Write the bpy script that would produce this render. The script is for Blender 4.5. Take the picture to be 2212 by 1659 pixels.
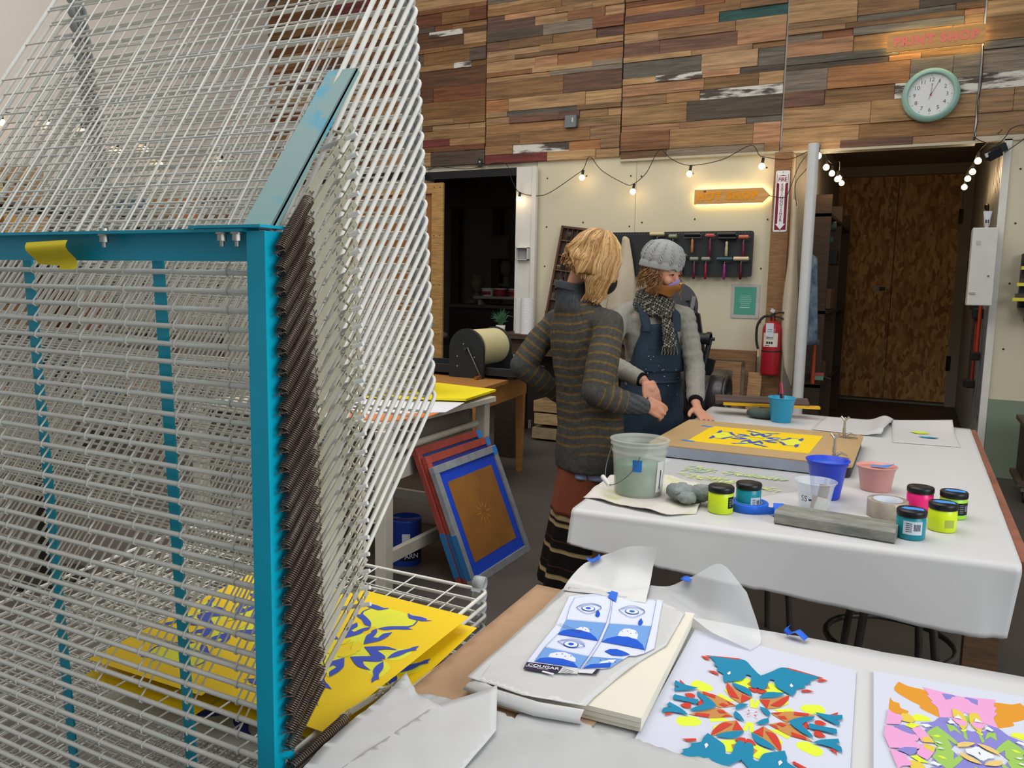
import bpy, bmesh, math, random
from mathutils import Vector, Matrix, Euler
PI = math.pi
rnd = random.Random(7)
for o in list(bpy.data.objects): bpy.data.objects.remove(o)
SC = bpy.context.scene
COL = SC.collection

# ---------------------------------------------------------------- camera
YAW, PITCH, ROLL, EYE = math.radians(26.7), math.radians(7.12), math.radians(1.105), 1.42
fw = Vector((-math.sin(YAW)*math.cos(PITCH), math.cos(YAW)*math.cos(PITCH), -math.sin(PITCH)))
rt = Vector((math.cos(YAW), math.sin(YAW), 0)); up = rt.cross(fw)
rt, up = rt*math.cos(ROLL)+up*math.sin(ROLL), -rt*math.sin(ROLL)+up*math.cos(ROLL)
cd = bpy.data.cameras.new('camera'); cd.sensor_width = 36; cd.lens = 1720/2212*36; cd.clip_start = .02
cam = bpy.data.objects.new('camera', cd); COL.objects.link(cam)
m = Matrix((rt, up, -fw)).transposed().to_4x4(); m.translation = (0, 0, EYE); cam.matrix_world = m
SC.camera = cam

# ---------------------------------------------------------------- light and exposure
W = bpy.data.worlds.new('world'); SC.world = W; W.use_nodes = True
W.node_tree.nodes['Background'].inputs[0].default_value = (.93, .96, 1, 1)
W.node_tree.nodes['Background'].inputs[1].default_value = .36
SC.view_settings.view_transform = 'Standard'; SC.view_settings.look = 'None'
SC.view_settings.gamma = 1; SC.view_settings.use_curve_mapping = False
SC.view_settings.exposure = 0.0
def area(name, loc, rot, sx, sy, power, color=(1, 1, 1)):
    l = bpy.data.lights.new(name, 'AREA'); l.shape = 'RECTANGLE'; l.size = sx; l.size_y = sy; l.energy = power; l.color = color
    o = bpy.data.objects.new(name, l); COL.objects.link(o); o.location = loc; o.rotation_euler = rot; return o
area('overhead_light', (-1.2, 1.6, 5.0), (0, 0, 0), 3.2, 3.2, 108, (1, .98, .95))
area('overhead_light', (-4.6, 2.4, 5.0), (0, math.radians(14), 0), 2.0, 4.0, 95, (1, .97, .94))  # extra lamp added overhead to brighten the left wall
area('overhead_light', (-2.2, 5.0, 5.1), (0, 0, 0), 4.0, 1.6, 60, (1, .95, .88))
area('window_light', (3.6, .4, 2.9), (math.radians(66), 0, math.radians(84)), 3.2, 2.4, 150, (.94, .97, 1))

# ---------------------------------------------------------------- helpers
def lin(h):
    h = h.lstrip('#'); c = [int(h[i:i+2], 16)/255 for i in (0, 2, 4)]
    return tuple(x/12.92 if x <= .04045 else ((x+.055)/1.055)**2.4 for x in c)
def C(c): return lin(c) if isinstance(c, str) else tuple(c)
_m = {}
def mat(name, color='#ffffff', rough=.6, metal=0, vc=False, noise=0, nscale=8, bump=0, bscale=60, spec=.5, alpha=1, trans=0, emit=None, estr=1, stretch=None, c2=None, ior=1.45, cpos=.5):
    if name in _m: return _m[name]
    M = bpy.data.materials.new(name); M.use_nodes = True; nt = M.node_tree; N = nt.nodes; L = nt.links
    B = N['Principled BSDF']; B.inputs['Roughness'].default_value = rough; B.inputs['Metallic'].default_value = metal
    B.inputs['Specular IOR Level'].default_value = spec; B.inputs['IOR'].default_value = ior
    col = (*C(color), 1); B.inputs['Base Color'].default_value = col; M.diffuse_color = col
    src = None
    if vc:
        a = N.new('ShaderNodeAttribute'); a.attribute_name = 'Col'; src = a.outputs['Color']
    tc = N.new('ShaderNodeTexCoord'); mp = N.new('ShaderNodeMapping'); L.new(tc.outputs['Object'], mp.inputs['Vector'])
    if stretch: mp.inputs['Scale'].default_value = stretch
    vec = mp.outputs[0]
    if vc:
        ad = N.new('ShaderNodeVectorMath'); ad.operation = 'MULTIPLY_ADD'; L.new(a.outputs['Vector'], ad.inputs[0]); ad.inputs[1].default_value = (31, 17, 23); L.new(vec, ad.inputs[2]); vec = ad.outputs[0]
    if noise or c2:
        n = N.new('ShaderNodeTexNoise'); n.inputs['Scale'].default_value = nscale; n.inputs['Detail'].default_value = 5; n.inputs['Roughness'].default_value = .6; L.new(vec, n.inputs['Vector'])
        if c2:
            mx = N.new('ShaderNodeMix'); mx.data_type = 'RGBA'
            cr = N.new('ShaderNodeValToRGB'); cr.color_ramp.elements[0].position = cpos-noise; cr.color_ramp.elements[1].position = cpos+noise+.001
            L.new(n.outputs[0], cr.inputs[0]); L.new(cr.outputs[0], mx.inputs['Factor'])
            if src: L.new(src, mx.inputs['A'])
            else: mx.inputs['A'].default_value = col
            mx.inputs['B'].default_value = (*C(c2), 1); src = mx.outputs['Result']
        else:
            mr = N.new('ShaderNodeMapRange'); mr.inputs['From Min'].default_value = .3; mr.inputs['From Max'].default_value = .7; mr.inputs['To Min'].default_value = 1-noise; mr.inputs['To Max'].default_value = 1+noise*.6
            L.new(n.outputs[0], mr.inputs[0])
            vm = N.new('ShaderNodeVectorMath'); vm.operation = 'SCALE'; L.new(mr.outputs[0], vm.inputs['Scale'])
            if src: L.new(src, vm.inputs[0])
            else: vm.inputs[0].default_value = col[:3]
            src = vm.outputs[0]
    if src: L.new(src, B.inputs['Base Color'])
    if bump:
        n2 = N.new('ShaderNodeTexNoise'); n2.inputs['Scale'].default_value = bscale; n2.inputs['Detail'].default_value = 4; L.new(vec, n2.inputs['Vector'])
        bp = N.new('ShaderNodeBump'); bp.inputs['Strength'].default_value = bump; bp.inputs['Distance'].default_value = .01; L.new(n2.outputs[0], bp.inputs['Height']); L.new(bp.outputs[0], B.inputs['Normal'])
    if alpha < 1: B.inputs['Alpha'].default_value = alpha
    if trans: B.inputs['Transmission Weight'].default_value = trans
    if emit: B.inputs['Emission Color'].default_value = (*C(emit), 1); B.inputs['Emission Strength'].default_value = estr
    _m[name] = M; return M

def frame(z, x=None):
    z = Vector(z).normalized(); x = Vector(x) if x is not None else (Vector((1, 0, 0)) if abs(z.x) < .9 else Vector((0, 1, 0)))
    y = z.cross(x).normalized(); x = y.cross(z); return Matrix((x, y, z)).transposed()

class MB:
    def __init__(s, col='#ffffff'): s.V = []; s.F = []; s.K = []; s.M = []; s.S = []; s.col = C(col); s.mi = 0
    def c(s, col, mi=None):
        s.col = C(col)
        if mi is not None: s.mi = mi
        return s
    def add(s, vs, fs, smooth=False):
        b = len(s.V); s.V += [tuple(v) for v in vs]
        for f in fs: s.F.append([b+i for i in f]); s.K.append(s.col); s.M.append(s.mi); s.S.append(smooth)
        return s
    def box(s, x0, x1, y0, y1, z0, z1, M=None):
        v = [(x, y, z) for x in (x0, x1) for y in (y0, y1) for z in (z0, z1)]
        if M: v = [M @ Vector(p) for p in v]
        return s.add(v, [(0, 1, 3, 2), (4, 6, 7, 5), (0, 4, 5, 1), (2, 3, 7, 6), (0, 2, 6, 4), (1, 5, 7, 3)])
    def bbox(s, c, d, M=None):  # centre, dims, optional matrix about the centre
        M2 = Matrix.Translation(c) @ (M.to_4x4() if M else Matrix.Identity(4))
        return s.box(-d[0]/2, d[0]/2, -d[1]/2, d[1]/2, -d[2]/2, d[2]/2, M2)
    def rings(s, R, cap=True, smooth=True, close=True):
        n = len(R[0]); vs = [p for r in R for p in r]; fs = []
        for i in range(len(R)-1):
            for j in range(n if close else n-1): k = (j+1) % n; fs.append((i*n+j, i*n+k, (i+1)*n+k, (i+1)*n+j))
        s.add(vs, fs, smooth)
        if cap: s.add(R[0], [tuple(range(n))[::-1]]); s.add(R[-1], [tuple(range(n))])
        return s
    def tube(s, pts, r, n=8, cap=True, closed=False, flat=1, up=None):
        P = [Vector(p) for p in pts]; k = len(P); rs = r if isinstance(r, (list, tuple)) else [r]*k; R = []; X = None
        for i in range(k):
            a = P[i-1] if (i or closed) else P[0]; b = P[(i+1) % k] if (i < k-1 or closed) else P[-1]
            t = (b-a)
            if t.length < 1e-9: t = Vector((0, 0, 1))
            t.normalize()
            if X is None:
                X = Vector(up) if up else (Vector((0, 0, 1)) if abs(t.z) < .9 else Vector((1, 0, 0)))
            X = X-t*X.dot(t)
            if X.length < 1e-6: X = Vector((1, 0, 0))-t*t.x
            X.normalize(); Y = t.cross(X)
            R.append([P[i]+X*(rs[i]*math.cos(2*PI*j/n))+Y*(rs[i]*flat*math.sin(2*PI*j/n)) for j in range(n)])
        if closed: R.append(R[0]); cap = False
        return s.rings(R, cap)
    def cyl(s, p0, p1, r, n=16, r1=None): return s.tube([p0, p1], [r, r if r1 is None else r1], n)
    def lathe(s, prof, n=24, c=(0, 0, 0), M=None, smooth=True, cap=True):
        R = []
        for (r, z) in prof:
            ring = [Vector((max(r, 1e-4)*math.cos(2*PI*j/n), max(r, 1e-4)*math.sin(2*PI*j/n), z)) for j in range(n)]
            R.append([(M @ p if M else p)+Vector(c) for p in ring])
        return s.rings(R, cap, smooth)
    def sph(s, c, r, n=12, sc=(1, 1, 1), M=None):
        R = []
        for i in range(1, n//2+1):
            a = PI*(i-.5)/(n//2) if False else PI*i/(n//2+1)
            R.append([Vector(c)+((M @ Vector((r*sc[0]*math.sin(a)*math.cos(2*PI*j/n), r*sc[1]*math.sin(a)*math.sin(2*PI*j/n), -r*sc[2]*math.cos(a)))) if M else Vector((r*sc[0]*math.sin(a)*math.cos(2*PI*j/n), r*sc[1]*math.sin(a)*math.sin(2*PI*j/n), -r*sc[2]*math.cos(a)))) for j in range(n)])
        return s.rings(R, True)
    def prism(s, poly, z0, z1, M=None):
        n = len(poly); T = (lambda p: M @ Vector(p)) if M else (lambda p: Vector(p))
        a = [T((x, y, z0)) for x, y in poly]; b = [T((x, y, z1)) for x, y in poly]
        s.add(a+b, [(i, (i+1) % n, n+(i+1) % n, n+i) for i in range(n)]); s.flat([(x, y) for x, y in poly], z1, M); s.flat([(x, y) for x, y in poly][::-1], z0, M); return s
    def flat(s, poly, z=0, M=None):
        from mathutils.geometry import tessellate_polygon
        pv = [Vector((x, y, 0)) for x, y in poly]
        ar = sum(poly[i-1][0]*poly[i][1]-poly[i][0]*poly[i-1][1] for i in range(len(poly)))
        tr = tessellate_polygon([pv]); T = (lambda p: M @ Vector(p)) if M else (lambda p: Vector(p))
        fs = []
        for t in tr:
            a, b, c = [pv[i] for i in t]; cr = (b-a).cross(c-a).z
            if abs(cr) < 1e-14: continue
            fs.append(t if cr > 0 else (t[0], t[2], t[1]))
        return s.add([T((x, y, z)) for x, y in poly], fs)
    def text(s, txt, size, M, depth=0, spacing=1, align='CENTER', bold=0, sx=1):
        cu = bpy.data.curves.new('lettering', 'FONT'); cu.body = txt; cu.size = size; cu.extrude = depth; cu.align_x = align; cu.align_y = 'CENTER'; cu.space_character = spacing; cu.offset = bold; cu.resolution_u = 3
        o = bpy.data.objects.new('lettering', cu); COL.objects.link(o)
        me = bpy.data.meshes.new_from_object(o); M2 = M @ Matrix.Diagonal((sx, 1, 1, 1))
        s.add([M2 @ v.co for v in me.vertices], [tuple(p.vertices) for p in me.polygons])
        bpy.data.objects.remove(o); bpy.data.curves.remove(cu); bpy.data.meshes.remove(me); return s
    def build(s, name, mats, parent=None, loc=None, world=False, label=None, bevel=0, sub=0, flip=False):
        off = Vector(parent.location) if (world and parent) else Vector((0, 0, 0))
        if world and parent and parent.parent: off += Vector(parent.parent.location)
        me = bpy.data.meshes.new(name); me.from_pydata([tuple(Vector(v)-off) for v in s.V], [], s.F)
        if not isinstance(mats, (list, tuple)): mats = [mats]
        for x in mats: me.materials.append(x)
        nm = len(mats)
        me.polygons.foreach_set('material_index', [min(i, nm-1) for i in s.M]); me.polygons.foreach_set('use_smooth', s.S)
        at = me.color_attributes.new('Col', 'FLOAT_COLOR', 'CORNER'); d = []
        for p, k in zip(me.polygons, s.K): d += [k[0], k[1], k[2], 1]*p.loop_total
        at.data.foreach_set('color', d); me.validate(); me.update()
        o = bpy.data.objects.new(name, me); COL.objects.link(o)
        if parent: o.parent = parent
        if loc: o.location = loc
        if label: o['label'] = label
        if bevel:
            b = o.modifiers.new('bevel', 'BEVEL'); b.width = bevel; b.segments = 2; b.limit_method = 'ANGLE'
        if sub:
            b = o.modifiers.new('sub', 'SUBSURF'); b.levels = sub; b.render_levels = sub
        return o

def tag(o, label, cat, group=None, kind=None):
    o['label'] = label; o['category'] = cat
    if group: o['group'] = group
    if kind: o['kind'] = kind
    return o
def thing(name, label, cat, loc=(0, 0, 0), rz=0, group=None):
    o = bpy.data.objects.new(name, None); o.empty_display_size = .05; COL.objects.link(o); o.location = loc; o.rotation_euler = (0, 0, rz)
    return tag(o, label, cat, group)
def struct(o): o['kind'] = 'structure'; return o
def copy_tree(o, parent=None):
    c = o.copy(); COL.objects.link(c)
    if parent: c.parent = parent
    for ch in list(o.children): copy_tree(ch, c)
    return c
def T(x, y, z, rx=0, ry=0, rz=0): return Matrix.Translation((x, y, z)) @ Euler((rx, ry, rz)).to_matrix().to_4x4()
WALL = T(0, 0, 0, PI/2)  # local (x, y, z) -> world (x, -z, y): drawing on a wall that faces -Y
def wall(x, y, z, ry=0): return Matrix.Translation((x, y, z)) @ Euler((PI/2, ry, 0)).to_matrix().to_4x4()
def circ(cx, cy, r, n=20, ry=None, a0=0, a1=2*PI): return [(cx+r*math.cos(a0+(a1-a0)*i/n), cy+(ry or r)*math.sin(a0+(a1-a0)*i/n)) for i in range(n)]
def rrect(x0, x1, y0, y1, r, n=4):
    P = []
    for cx, cy, a in ((x1-r, y1-r, 0), (x0+r, y1-r, PI/2), (x0+r, y0+r, PI), (x1-r, y0+r, 1.5*PI)):
        P += [(cx+r*math.cos(a+PI/2*i/n), cy+r*math.sin(a+PI/2*i/n)) for i in range(n+1)]
    return P
def bez(pts, n=6):  # Catmull-Rom through points
    P = [Vector(p) for p in pts]; out = []
    for i in range(len(P)-1):
        p0 = P[max(i-1, 0)]; p1 = P[i]; p2 = P[i+1]; p3 = P[min(i+2, len(P)-1)]
        for k in range(n):
            t = k/n; out.append(.5*((2*p1)+(p2-p0)*t+(2*p0-5*p1+4*p2-p3)*t*t+(3*p1-p0-3*p2+p3)*t**3))
    out.append(P[-1]); return out

PLAIN = mat('flat_paint', vc=True, rough=.6)
GLOSS = mat('glossy_plastic', vc=True, rough=.28)
INK = mat('printed_paper', vc=True, rough=.55, spec=.3)
METAL = mat('bare_metal', vc=True, rough=.32, metal=.85)
IRON = mat('dark_iron', vc=True, rough=.45, metal=.4, noise=.25, nscale=12)
WOOD = mat('timber', vc=True, rough=.6, noise=.38, nscale=9, stretch=(1, 1, 9), bump=.15, bscale=40)
WOODX = mat('timber_long', vc=True, rough=.65, noise=.42, nscale=7, stretch=(.7, 5, 9), bump=.25, bscale=30)
CLOTH = mat('cloth', vc=True, rough=.95, noise=.12, nscale=40, bump=.3, bscale=250, spec=.1)
# ================================================================ the setting
WB = 7.15
floor_m = mat('concrete', '#4b4541', rough=.5, noise=.25, nscale=2.2, bump=.1, bscale=20)
cream = mat('cream_board', '#cfc6ab', rough=.7, noise=.05, nscale=1.5)
greyw = mat('grey_wall', '#c9c0b6', rough=.8, noise=.04, nscale=1)
white_m = mat('white_paint', '#d8d5cc', rough=.5, noise=.08, nscale=6)
dark_m = mat('dark_void', '#2a2521', rough=.9)
b = MB(); b.box(-6.9, 4, -2.5, 12, -.1, 0); struct(b.build('floor', floor_m))
b = MB(); b.box(-6.9, -6.75, -2.5, WB, 0, 5.3); struct(b.build('wall_left', greyw))
# back wall: cream board around the two openings, plank cladding above
b = MB(); b.box(-3.36, -1.0, WB, WB+.12, 0, 2.62); b.box(-6.75, -4.62, WB, WB+.12, 0, 2.62); b.box(.55, 4, WB, WB+.12, .61, 2.58)
b.box(-6.75, -3.36, WB+.03, WB+.15, 2.62, 5.3); b.box(-3.36, 4, WB+.03, WB+.15, 2.58, 5.3)
b.box(-4.62, -3.36, WB+.02, WB+.15, 2.55, 2.62)
wb = struct(b.build('wall_back', cream))
b = MB('#33302c'); b.box(-2.366, -2.364, WB-.001, WB, 0, 2.58)
for k in range(26):
    x = (-3.25, -2.86, -2.42, -2.30, -1.83, -1.2)[k % 6]+rnd.uniform(-.02, .02); z = 2.45-.42*(k//6)-rnd.uniform(0, .06); b.cyl((x, WB-.003, z), (x, WB, z), .008, 8)
for z in (2.35, 1.95, 1.5, 1.0, .3): b.cyl((.62, WB-.003, z), (.62, WB, z), .008, 8)
b.build('screw_hole', PLAIN, wb)
b = MB('#7d8a74'); b.box(.55, 4, WB-.015, WB+.12, 0, .61); struct(b.build('trim_1', mat('green_board', '#7f8d78', rough=.45, noise=.1, nscale=3)))
# plank panels
plank = mat('reclaimed_planks', vc=True, rough=.72, noise=.5, nscale=5, stretch=(.55, 2, 9), bump=.5, bscale=26)
chip = mat('chipped_white_planks', '#4a4038', rough=.7, noise=.05, nscale=9, stretch=(.35, 2, 2.2), c2='#d2cdc2', bump=.3)
pal = ['#8f6a44', '#9d7a50', '#82603e', '#a5835a', '#73563a', '#75695a', '#6a6256', '#54483c', '#855c3c', '#94663f', '#7d4f36', '#6a4c3c', '#aa8864', '#8b6848', '#80715e', '#9e7c56', '#967554', '#76543c', '#a67a58', '#62463a', '#5c564c', '#98764e', '#8a6a4a', '#a08058']
dpal = ['#6e4d2c', '#7a5733', '#62442a', '#85603a', '#5a3c26', '#6b3f26', '#8b6a45', '#54453a', '#744a2c', '#a1805a']
def panel(name, x0, x1, z0, z1, palette, seed):
    r = random.Random(seed); b = MB(); z = z0; b.c('#3a2c20').box(x0, x1, WB-.004, WB+.02, z0+.002, z1)
    while z < z1:
        h = r.choice((.045, .055, .06, .07, .085, .10, .12, .14, .17)); h = min(h, z1-z)
        x = x0
        while x < x1-.01:
            w = r.uniform(.18, .85); w = w if x1-x-w > .12 else x1-x
            t = r.uniform(.014, .034); q = r.random()
            if q < .022: b.mi = 1; b.col = C('#ddd8cc')
            else: b.mi = 0; k_ = r.uniform(1.0, 1.35); b.col = tuple(c*k_ for c in C(r.choice(palette)))
            if q > .994: b.col = C('#2f5550')
            if .93 < q < .95: b.col = C('#74362f')
            j = r.uniform(-.0015, .0015)
            b.box(x+.0012, x+w-.0012, WB-t, WB, z+.001, z+h-.001+j)
            x += w
        z += h
    b.mi = 0
    return struct(b.build(name, [plank, chip], bevel=.0012))
panel('trim_2', -6.74, -5.34, 2.62, 5.2, dpal, 3)
panel('trim_3', -5.33, -3.94, 2.61, 5.2, dpal, 11)
panel('trim_4', -3.93, -2.53, 2.60, 5.2, pal, 5)
panel('trim_5', -2.52, -1.12, 2.575, 5.2, pal, 8)
panel('trim_6', -1.105, .295, 2.57, 5.2, pal, 21)
panel('trim_7', .31, 1.71, 2.60, 5.2, pal[:9]+pal[14:17], 17)
b = MB('#bdb39a'); b.box(-2.52, -1.12, WB-.03, WB, 2.556, 2.575); b.box(-1.105, .31, WB-.02, WB+.1, 2.55, 2.57); b.box(.31, 4, WB-.02, WB, 2.56, 2.60)
b.c('#c9c6c0').box(.296, .309, WB-.012, WB, 2.6, 5.2); b.c('#b7b2a6').box(-1.119, -1.106, WB-.006, WB, 2.6, 5.2)
struct(b.build('trim_8', PLAIN))
# doorway into the dark back room
b = MB('#1d1c1c'); b.box(-4.64, -3.55, WB-.05, WB+.1, 2.475, 2.55); struct(b.build('trim_9', mat('black_steel', '#1d1d1f', rough=.4, metal=.3)))
b = MB('#d8d5cc'); b.box(-3.56, -3.38, WB-.06, WB+.12, 0, 2.55); b.box(-3.385, -3.34, WB-.075, WB-.03, 0, 2.55); struct(b.build('trim_10', white_m))
rm = mat('back_room_wall', '#8d857a', rough=.85, noise=.1, nscale=2)
b = MB(); b.box(-7.2, -3.3, 10, 10.1, 0, 2.9); b.box(-3.4, -3.3, WB+.12, 10.1, 0, 2.9); b.box(-7.2, -7.1, WB+.1, 10, 0, 2.9); b.box(-7.2, -3.3, WB+.12, 10.1, 2.72, 2.9)
struct(b.build('wall_back_room', rm))
b = MB('#5c3b20')
for x in (-6.0, -5.34, -4.75): b.box(x, x+.13, 9.9, 10, 0, 2.75)
b.c('#3a2c20').box(-7, -3.5, 8.2, 8.35, 2.3, 2.72)
struct(b.build('trim_11', WOOD))
# corridor
osb = mat('oriented_strand_board', '#a2703a', rough=.65, noise=.3, nscale=14, stretch=(1, 1, 1.6), bump=.2)
nt = osb.node_tree; N = nt.nodes; L = nt.links
v = N.new('ShaderNodeTexVoronoi'); v.inputs['Scale'].default_value = 26; v.inputs['Randomness'].default_value = 1
mp = N.new('ShaderNodeMapping'); mp.inputs['Rotation'].default_value = (0, .6, 0); mp.inputs['Scale'].default_value = (1.2, 1, .42)
n0 = N.new('ShaderNodeTexNoise'); n0.inputs['Scale'].default_value = 6
tc = N.new('ShaderNodeTexCoord'); L.new(tc.outputs['Object'], n0.inputs['Vector']); ad = N.new('ShaderNodeVectorMath'); ad.operation = 'MULTIPLY_ADD'; L.new(n0.outputs['Color'], ad.inputs[0]); ad.inputs[1].default_value = (.10, .10, .10); L.new(tc.outputs['Object'], ad.inputs[2])
L.new(ad.outputs[0], mp.inputs[0]); L.new(mp.outputs[0], v.inputs['Vector'])
cr = N.new('ShaderNodeValToRGB'); cr.color_ramp.elements[0].color = (*lin('#9a6734'), 1); cr.color_ramp.elements[1].color = (*lin('#e6b878'), 1)
sp = N.new('ShaderNodeSeparateColor'); L.new(v.outputs['Color'], sp.inputs[0]); L.new(sp.outputs[0], cr.inputs[0]); L.new(cr.outputs[0], N['Principled BSDF'].inputs['Base Color'])
for i, (x0, x1) in enumerate(((-.99, -.305), (-.295, .40))):
    b = MB(); b.box(x0, x1, 11.3, 11.34, .05, 2.86); d = struct(b.build('door_%d' % (i+1), osb))
    b = MB('#1c1a18')
    for z in (.55, 2.35): b.box((x0-.02 if i == 0 else x1-.02), (x0+.03 if i == 0 else x1+.03), 11.28, 11.3, z-.09, z+.09)
    b.build('hinge', IRON, d)
    if i == 0:
        b = MB('#b8b2a2'); b.box(-.52, -.36, 11.297, 11.3, 1.42, 1.49); b.c('#4a4640').box(-.44, -.37, 11.296, 11.297, 1.43, 1.48); b.build('sticker', PLAIN, d)
b = MB(); b.box(-1.14, -1.0, 7.3, 11.5, 0, 3.1); b.box(-1.14, -.99, 11.3, 11.5, 0, 3.1); b.box(.40, .7, 11.3, 11.5, 0, 3.1); b.box(-1, .6, 11.35, 11.5, 0, 3.1)
struct(b.build('wall_corridor', mat('corridor_wall', '#a09a8e', rough=.8, noise=.08, nscale=2)))
b = MB('#8b8070'); b.box(-1.14, .7, WB+.02, 11.5, 2.98, 3.1); struct(b.build('ceiling', PLAIN))
b = MB('#9a8f7c'); b.box(-1.0, .55, 11.2, 11.32, 2.86, 3.0); struct(b.build('trim_12', PLAIN))
b = MB('#9b978f')
pts = []; y = 7.16
while y < 11.3: pts += [(.52, y), (.52, y+.07), (.55, y+.09), (.55, y+.13)]; y += .15
b.rings([[(x, y, 0) for x, y in pts], [(x, y, 3.0) for x, y in pts]], cap=False, smooth=False, close=False); b.box(.56, .66, 7.16, 11.4, 0, 3.0)
struct(b.build('wall_right', mat('corrugated_sheet', '#8f8b84', rough=.5, metal=.25)))
b = MB('#c9c6be'); b.box(.50, .55, WB-.02, WB+.03, 0, 2.57); struct(b.build('trim_13', white_m))
# ================================================================ drying rack
teal = mat('teal_paint', '#00a3bf', rough=.38, noise=.1, nscale=5)
worn = mat('teal_over_grey_paint', '#7fa19d', rough=.45, noise=.05, nscale=13, c2='#1f9fc0', cpos=.60)
rackw = mat('grey_enamel', '#dcdad1', rough=.36, noise=.1, nscale=25)
zinc = mat('zinc_plate', '#cbc6ae', rough=.32, metal=.6, noise=.2, nscale=14)
springm = mat('spring_steel', '#6a5b50', rough=.3, metal=.6, noise=.3, nscale=30)
nylon = mat('white_nylon', '#d9d9d6', rough=.45)
steel = mat('bolt_steel', '#a9a79f', rough=.3, metal=.8)
RX, HY, XR, XL = 0, .79, -.755, -1.63
rack = thing('drying_rack', 'tall teal framed print drying rack with grey wire shelves, in the left foreground', 'drying rack', (-1.14, .79, 0))
def rb(b, name, m, **k): return b.build(name, m, rack, world=True, **k)
# posts (angle iron), rails, braces
for x, sgn in ((-.722, 1), (-1.665, -1)):
    b = MB(); b.box(min(x-sgn*.0035, x-sgn*.030), max(x-sgn*.0035, x-sgn*.030), .75, .7535, 0, 1.48); b.box(min(x, x-sgn*.0035), max(x, x-sgn*.0035), .75, .788, 0, 1.48)
    pass
    rb(b, 'post', teal)
b = MB(); b.box(-1.635, -.752, .768, .772, 1.443, 1.481); b.box(-1.635, -.752, .742, .772, 1.479, 1.483); rb(b, 'top_rail', teal)
b = MB(); b.box(-1.635, -.752, .768, .772, .10, .14); rb(b, 'bottom_rail', teal)
for x in (-.975, -1.276):
    b = MB(); b.bbox((x, .826, .79), (.021, .004, 1.345), Matrix.Rotation(math.atan2(.05, 1.34), 3, 'X')); rb(b, 'brace_bar', teal)
for x in (-1.022, -.796, -.770):
    b = MB(); b.cyl((x, .752, 1.479), (x, .752, 1.4765), .0085, 16); b.cyl((x, .752, 1.4765), (x, .752, 1.468), .0062, 6); b.cyl((x, .752, 1.468), (x, .752, 1.461), .0032, 10); b.cyl((x, .752, 1.483), (x, .752, 1.487), .0065, 6); rb(b, 'bolt', steel, bevel=.0004)
b = MB(); b.box(-.84, -.718, .738, .790, 1.4835, 1.487); rb(b, 'corner_plate', teal)
b = MB('#d6c11d'); b.rings([[(x, .7405-.006*math.sin(k*.8), z-(.003 if x < -1.15 else 0)) for x in (-1.18+(.05 if k > 6 else 0)+.004*k*.7, -1.085+.003*k*.6)] + [] for k, z in enumerate([1.471-.0052*i for i in range(9)])], cap=False, close=False)
rb(b, 'yellow_tag', mat('yellow_card', '#d9c41c', rough=.6))
# raised stop arms, one each side, sloping back like the shelves
for x in (-.727, -1.60):
    b = MB(); p0 = Vector((x, .768, 1.486)); d = Vector((0, .595, .804)); L = .29
    w = Vector((-.052, 0, 0)); n = Vector((0, -.804, .595))
    q = [p0, p0+w, p0+w+d*L, p0+d*L]
    b.add(q+[p-n*.004 for p in q], [(0, 1, 2, 3), (7, 6, 5, 4), (0, 4, 5, 1), (1, 5, 6, 2), (2, 6, 7, 3), (3, 7, 4, 0)])
    q = [p0, p0+d*L, p0+d*L-n*.009, p0-n*.009]; e = Vector((-.004, 0, 0))
    b.add(q+[p+e for p in q], [(0, 1, 2, 3), (7, 6, 5, 4), (0, 4, 5, 1), (1, 5, 6, 2), (2, 6, 7, 3), (3, 7, 4, 0)])
    rb(b, 'stop_arm', worn, bevel=.0006)
# one shelf in its own frame: x along the hinge, y outwards, z up from the tray
DEP = .618
def shelf_frame():
    b = MB(); r = .0039; x0, x1 = XL, XR; c = .016
    P = [(x1, 0, 0), (x1, DEP*.5, 0)]+[(x1-c+c*math.cos(a), DEP-c+c*math.sin(a), 0) for a in (0, .4, .8, 1.2, 1.57)]+[(x0+c-c*math.sin(a), DEP-c+c*math.cos(a), 0) for a in (0, .4, .8, 1.2, 1.57)]+[(x0, 0, 0)]
    b.tube(P, r, 8); b.cyl((x0, 0, 0), (x1, 0, 0), r, 8); b.cyl((x0, DEP-.045, 0), (x1, DEP-.045, 0), .0024, 6)
    return b
def shelf_wires():
    b = MB(); w = .0016; x = -.827
    for x in (-.827, -.930, -1.031, -1.134, -1.243, -1.35, -1.455, -1.55):
        b.tube([(x, -.0045, -.003), (x, -.0048, .003), (x, .002, .0052), (x, .012, .0042), (x, DEP-.004, .0042)], w, 5)
    for k in range(1, 7): b.cyl((XL, .094*k, .001), (XR, .088*k, .001), w, 5)
    return b
def clip(x):
    b = MB(); R = []
    for j in range(19):
        a = -1.1+j/18*2*PI*.93; R.append((DEP+.004+.0125*math.cos(a), -.012+.0135*math.sin(a)))
    R = [(y, -z) for y, z in R]
    R = [(DEP-.014, .002)]+R
    w = .011
    vs = []
    for (y, z) in R: vs += [(x-w, y, z), (x+w, y, z)]
    for (y, z) in R:
        dy, dz = y-(DEP+.004), z-.012; l = math.hypot(dy, dz) or 1; vs += [(x-w, y+dy/l*.0016, z+dz/l*.0016), (x+w, y+dy/l*.0016, z+dz/l*.0016)]
    n = len(R); fs = []
    for i in range(n-1):
        fs += [(2*i, 2*i+1, 2*i+3, 2*i+2), (2*n+2*i+2, 2*n+2*i+3, 2*n+2*i+1, 2*n+2*i), (2*i, 2*i+2, 2*n+2*i+2, 2*n+2*i), (2*i+3, 2*i+1, 2*n+2*i+1, 2*n+2*i+3)]
    return b.add(vs, fs, True)
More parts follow.
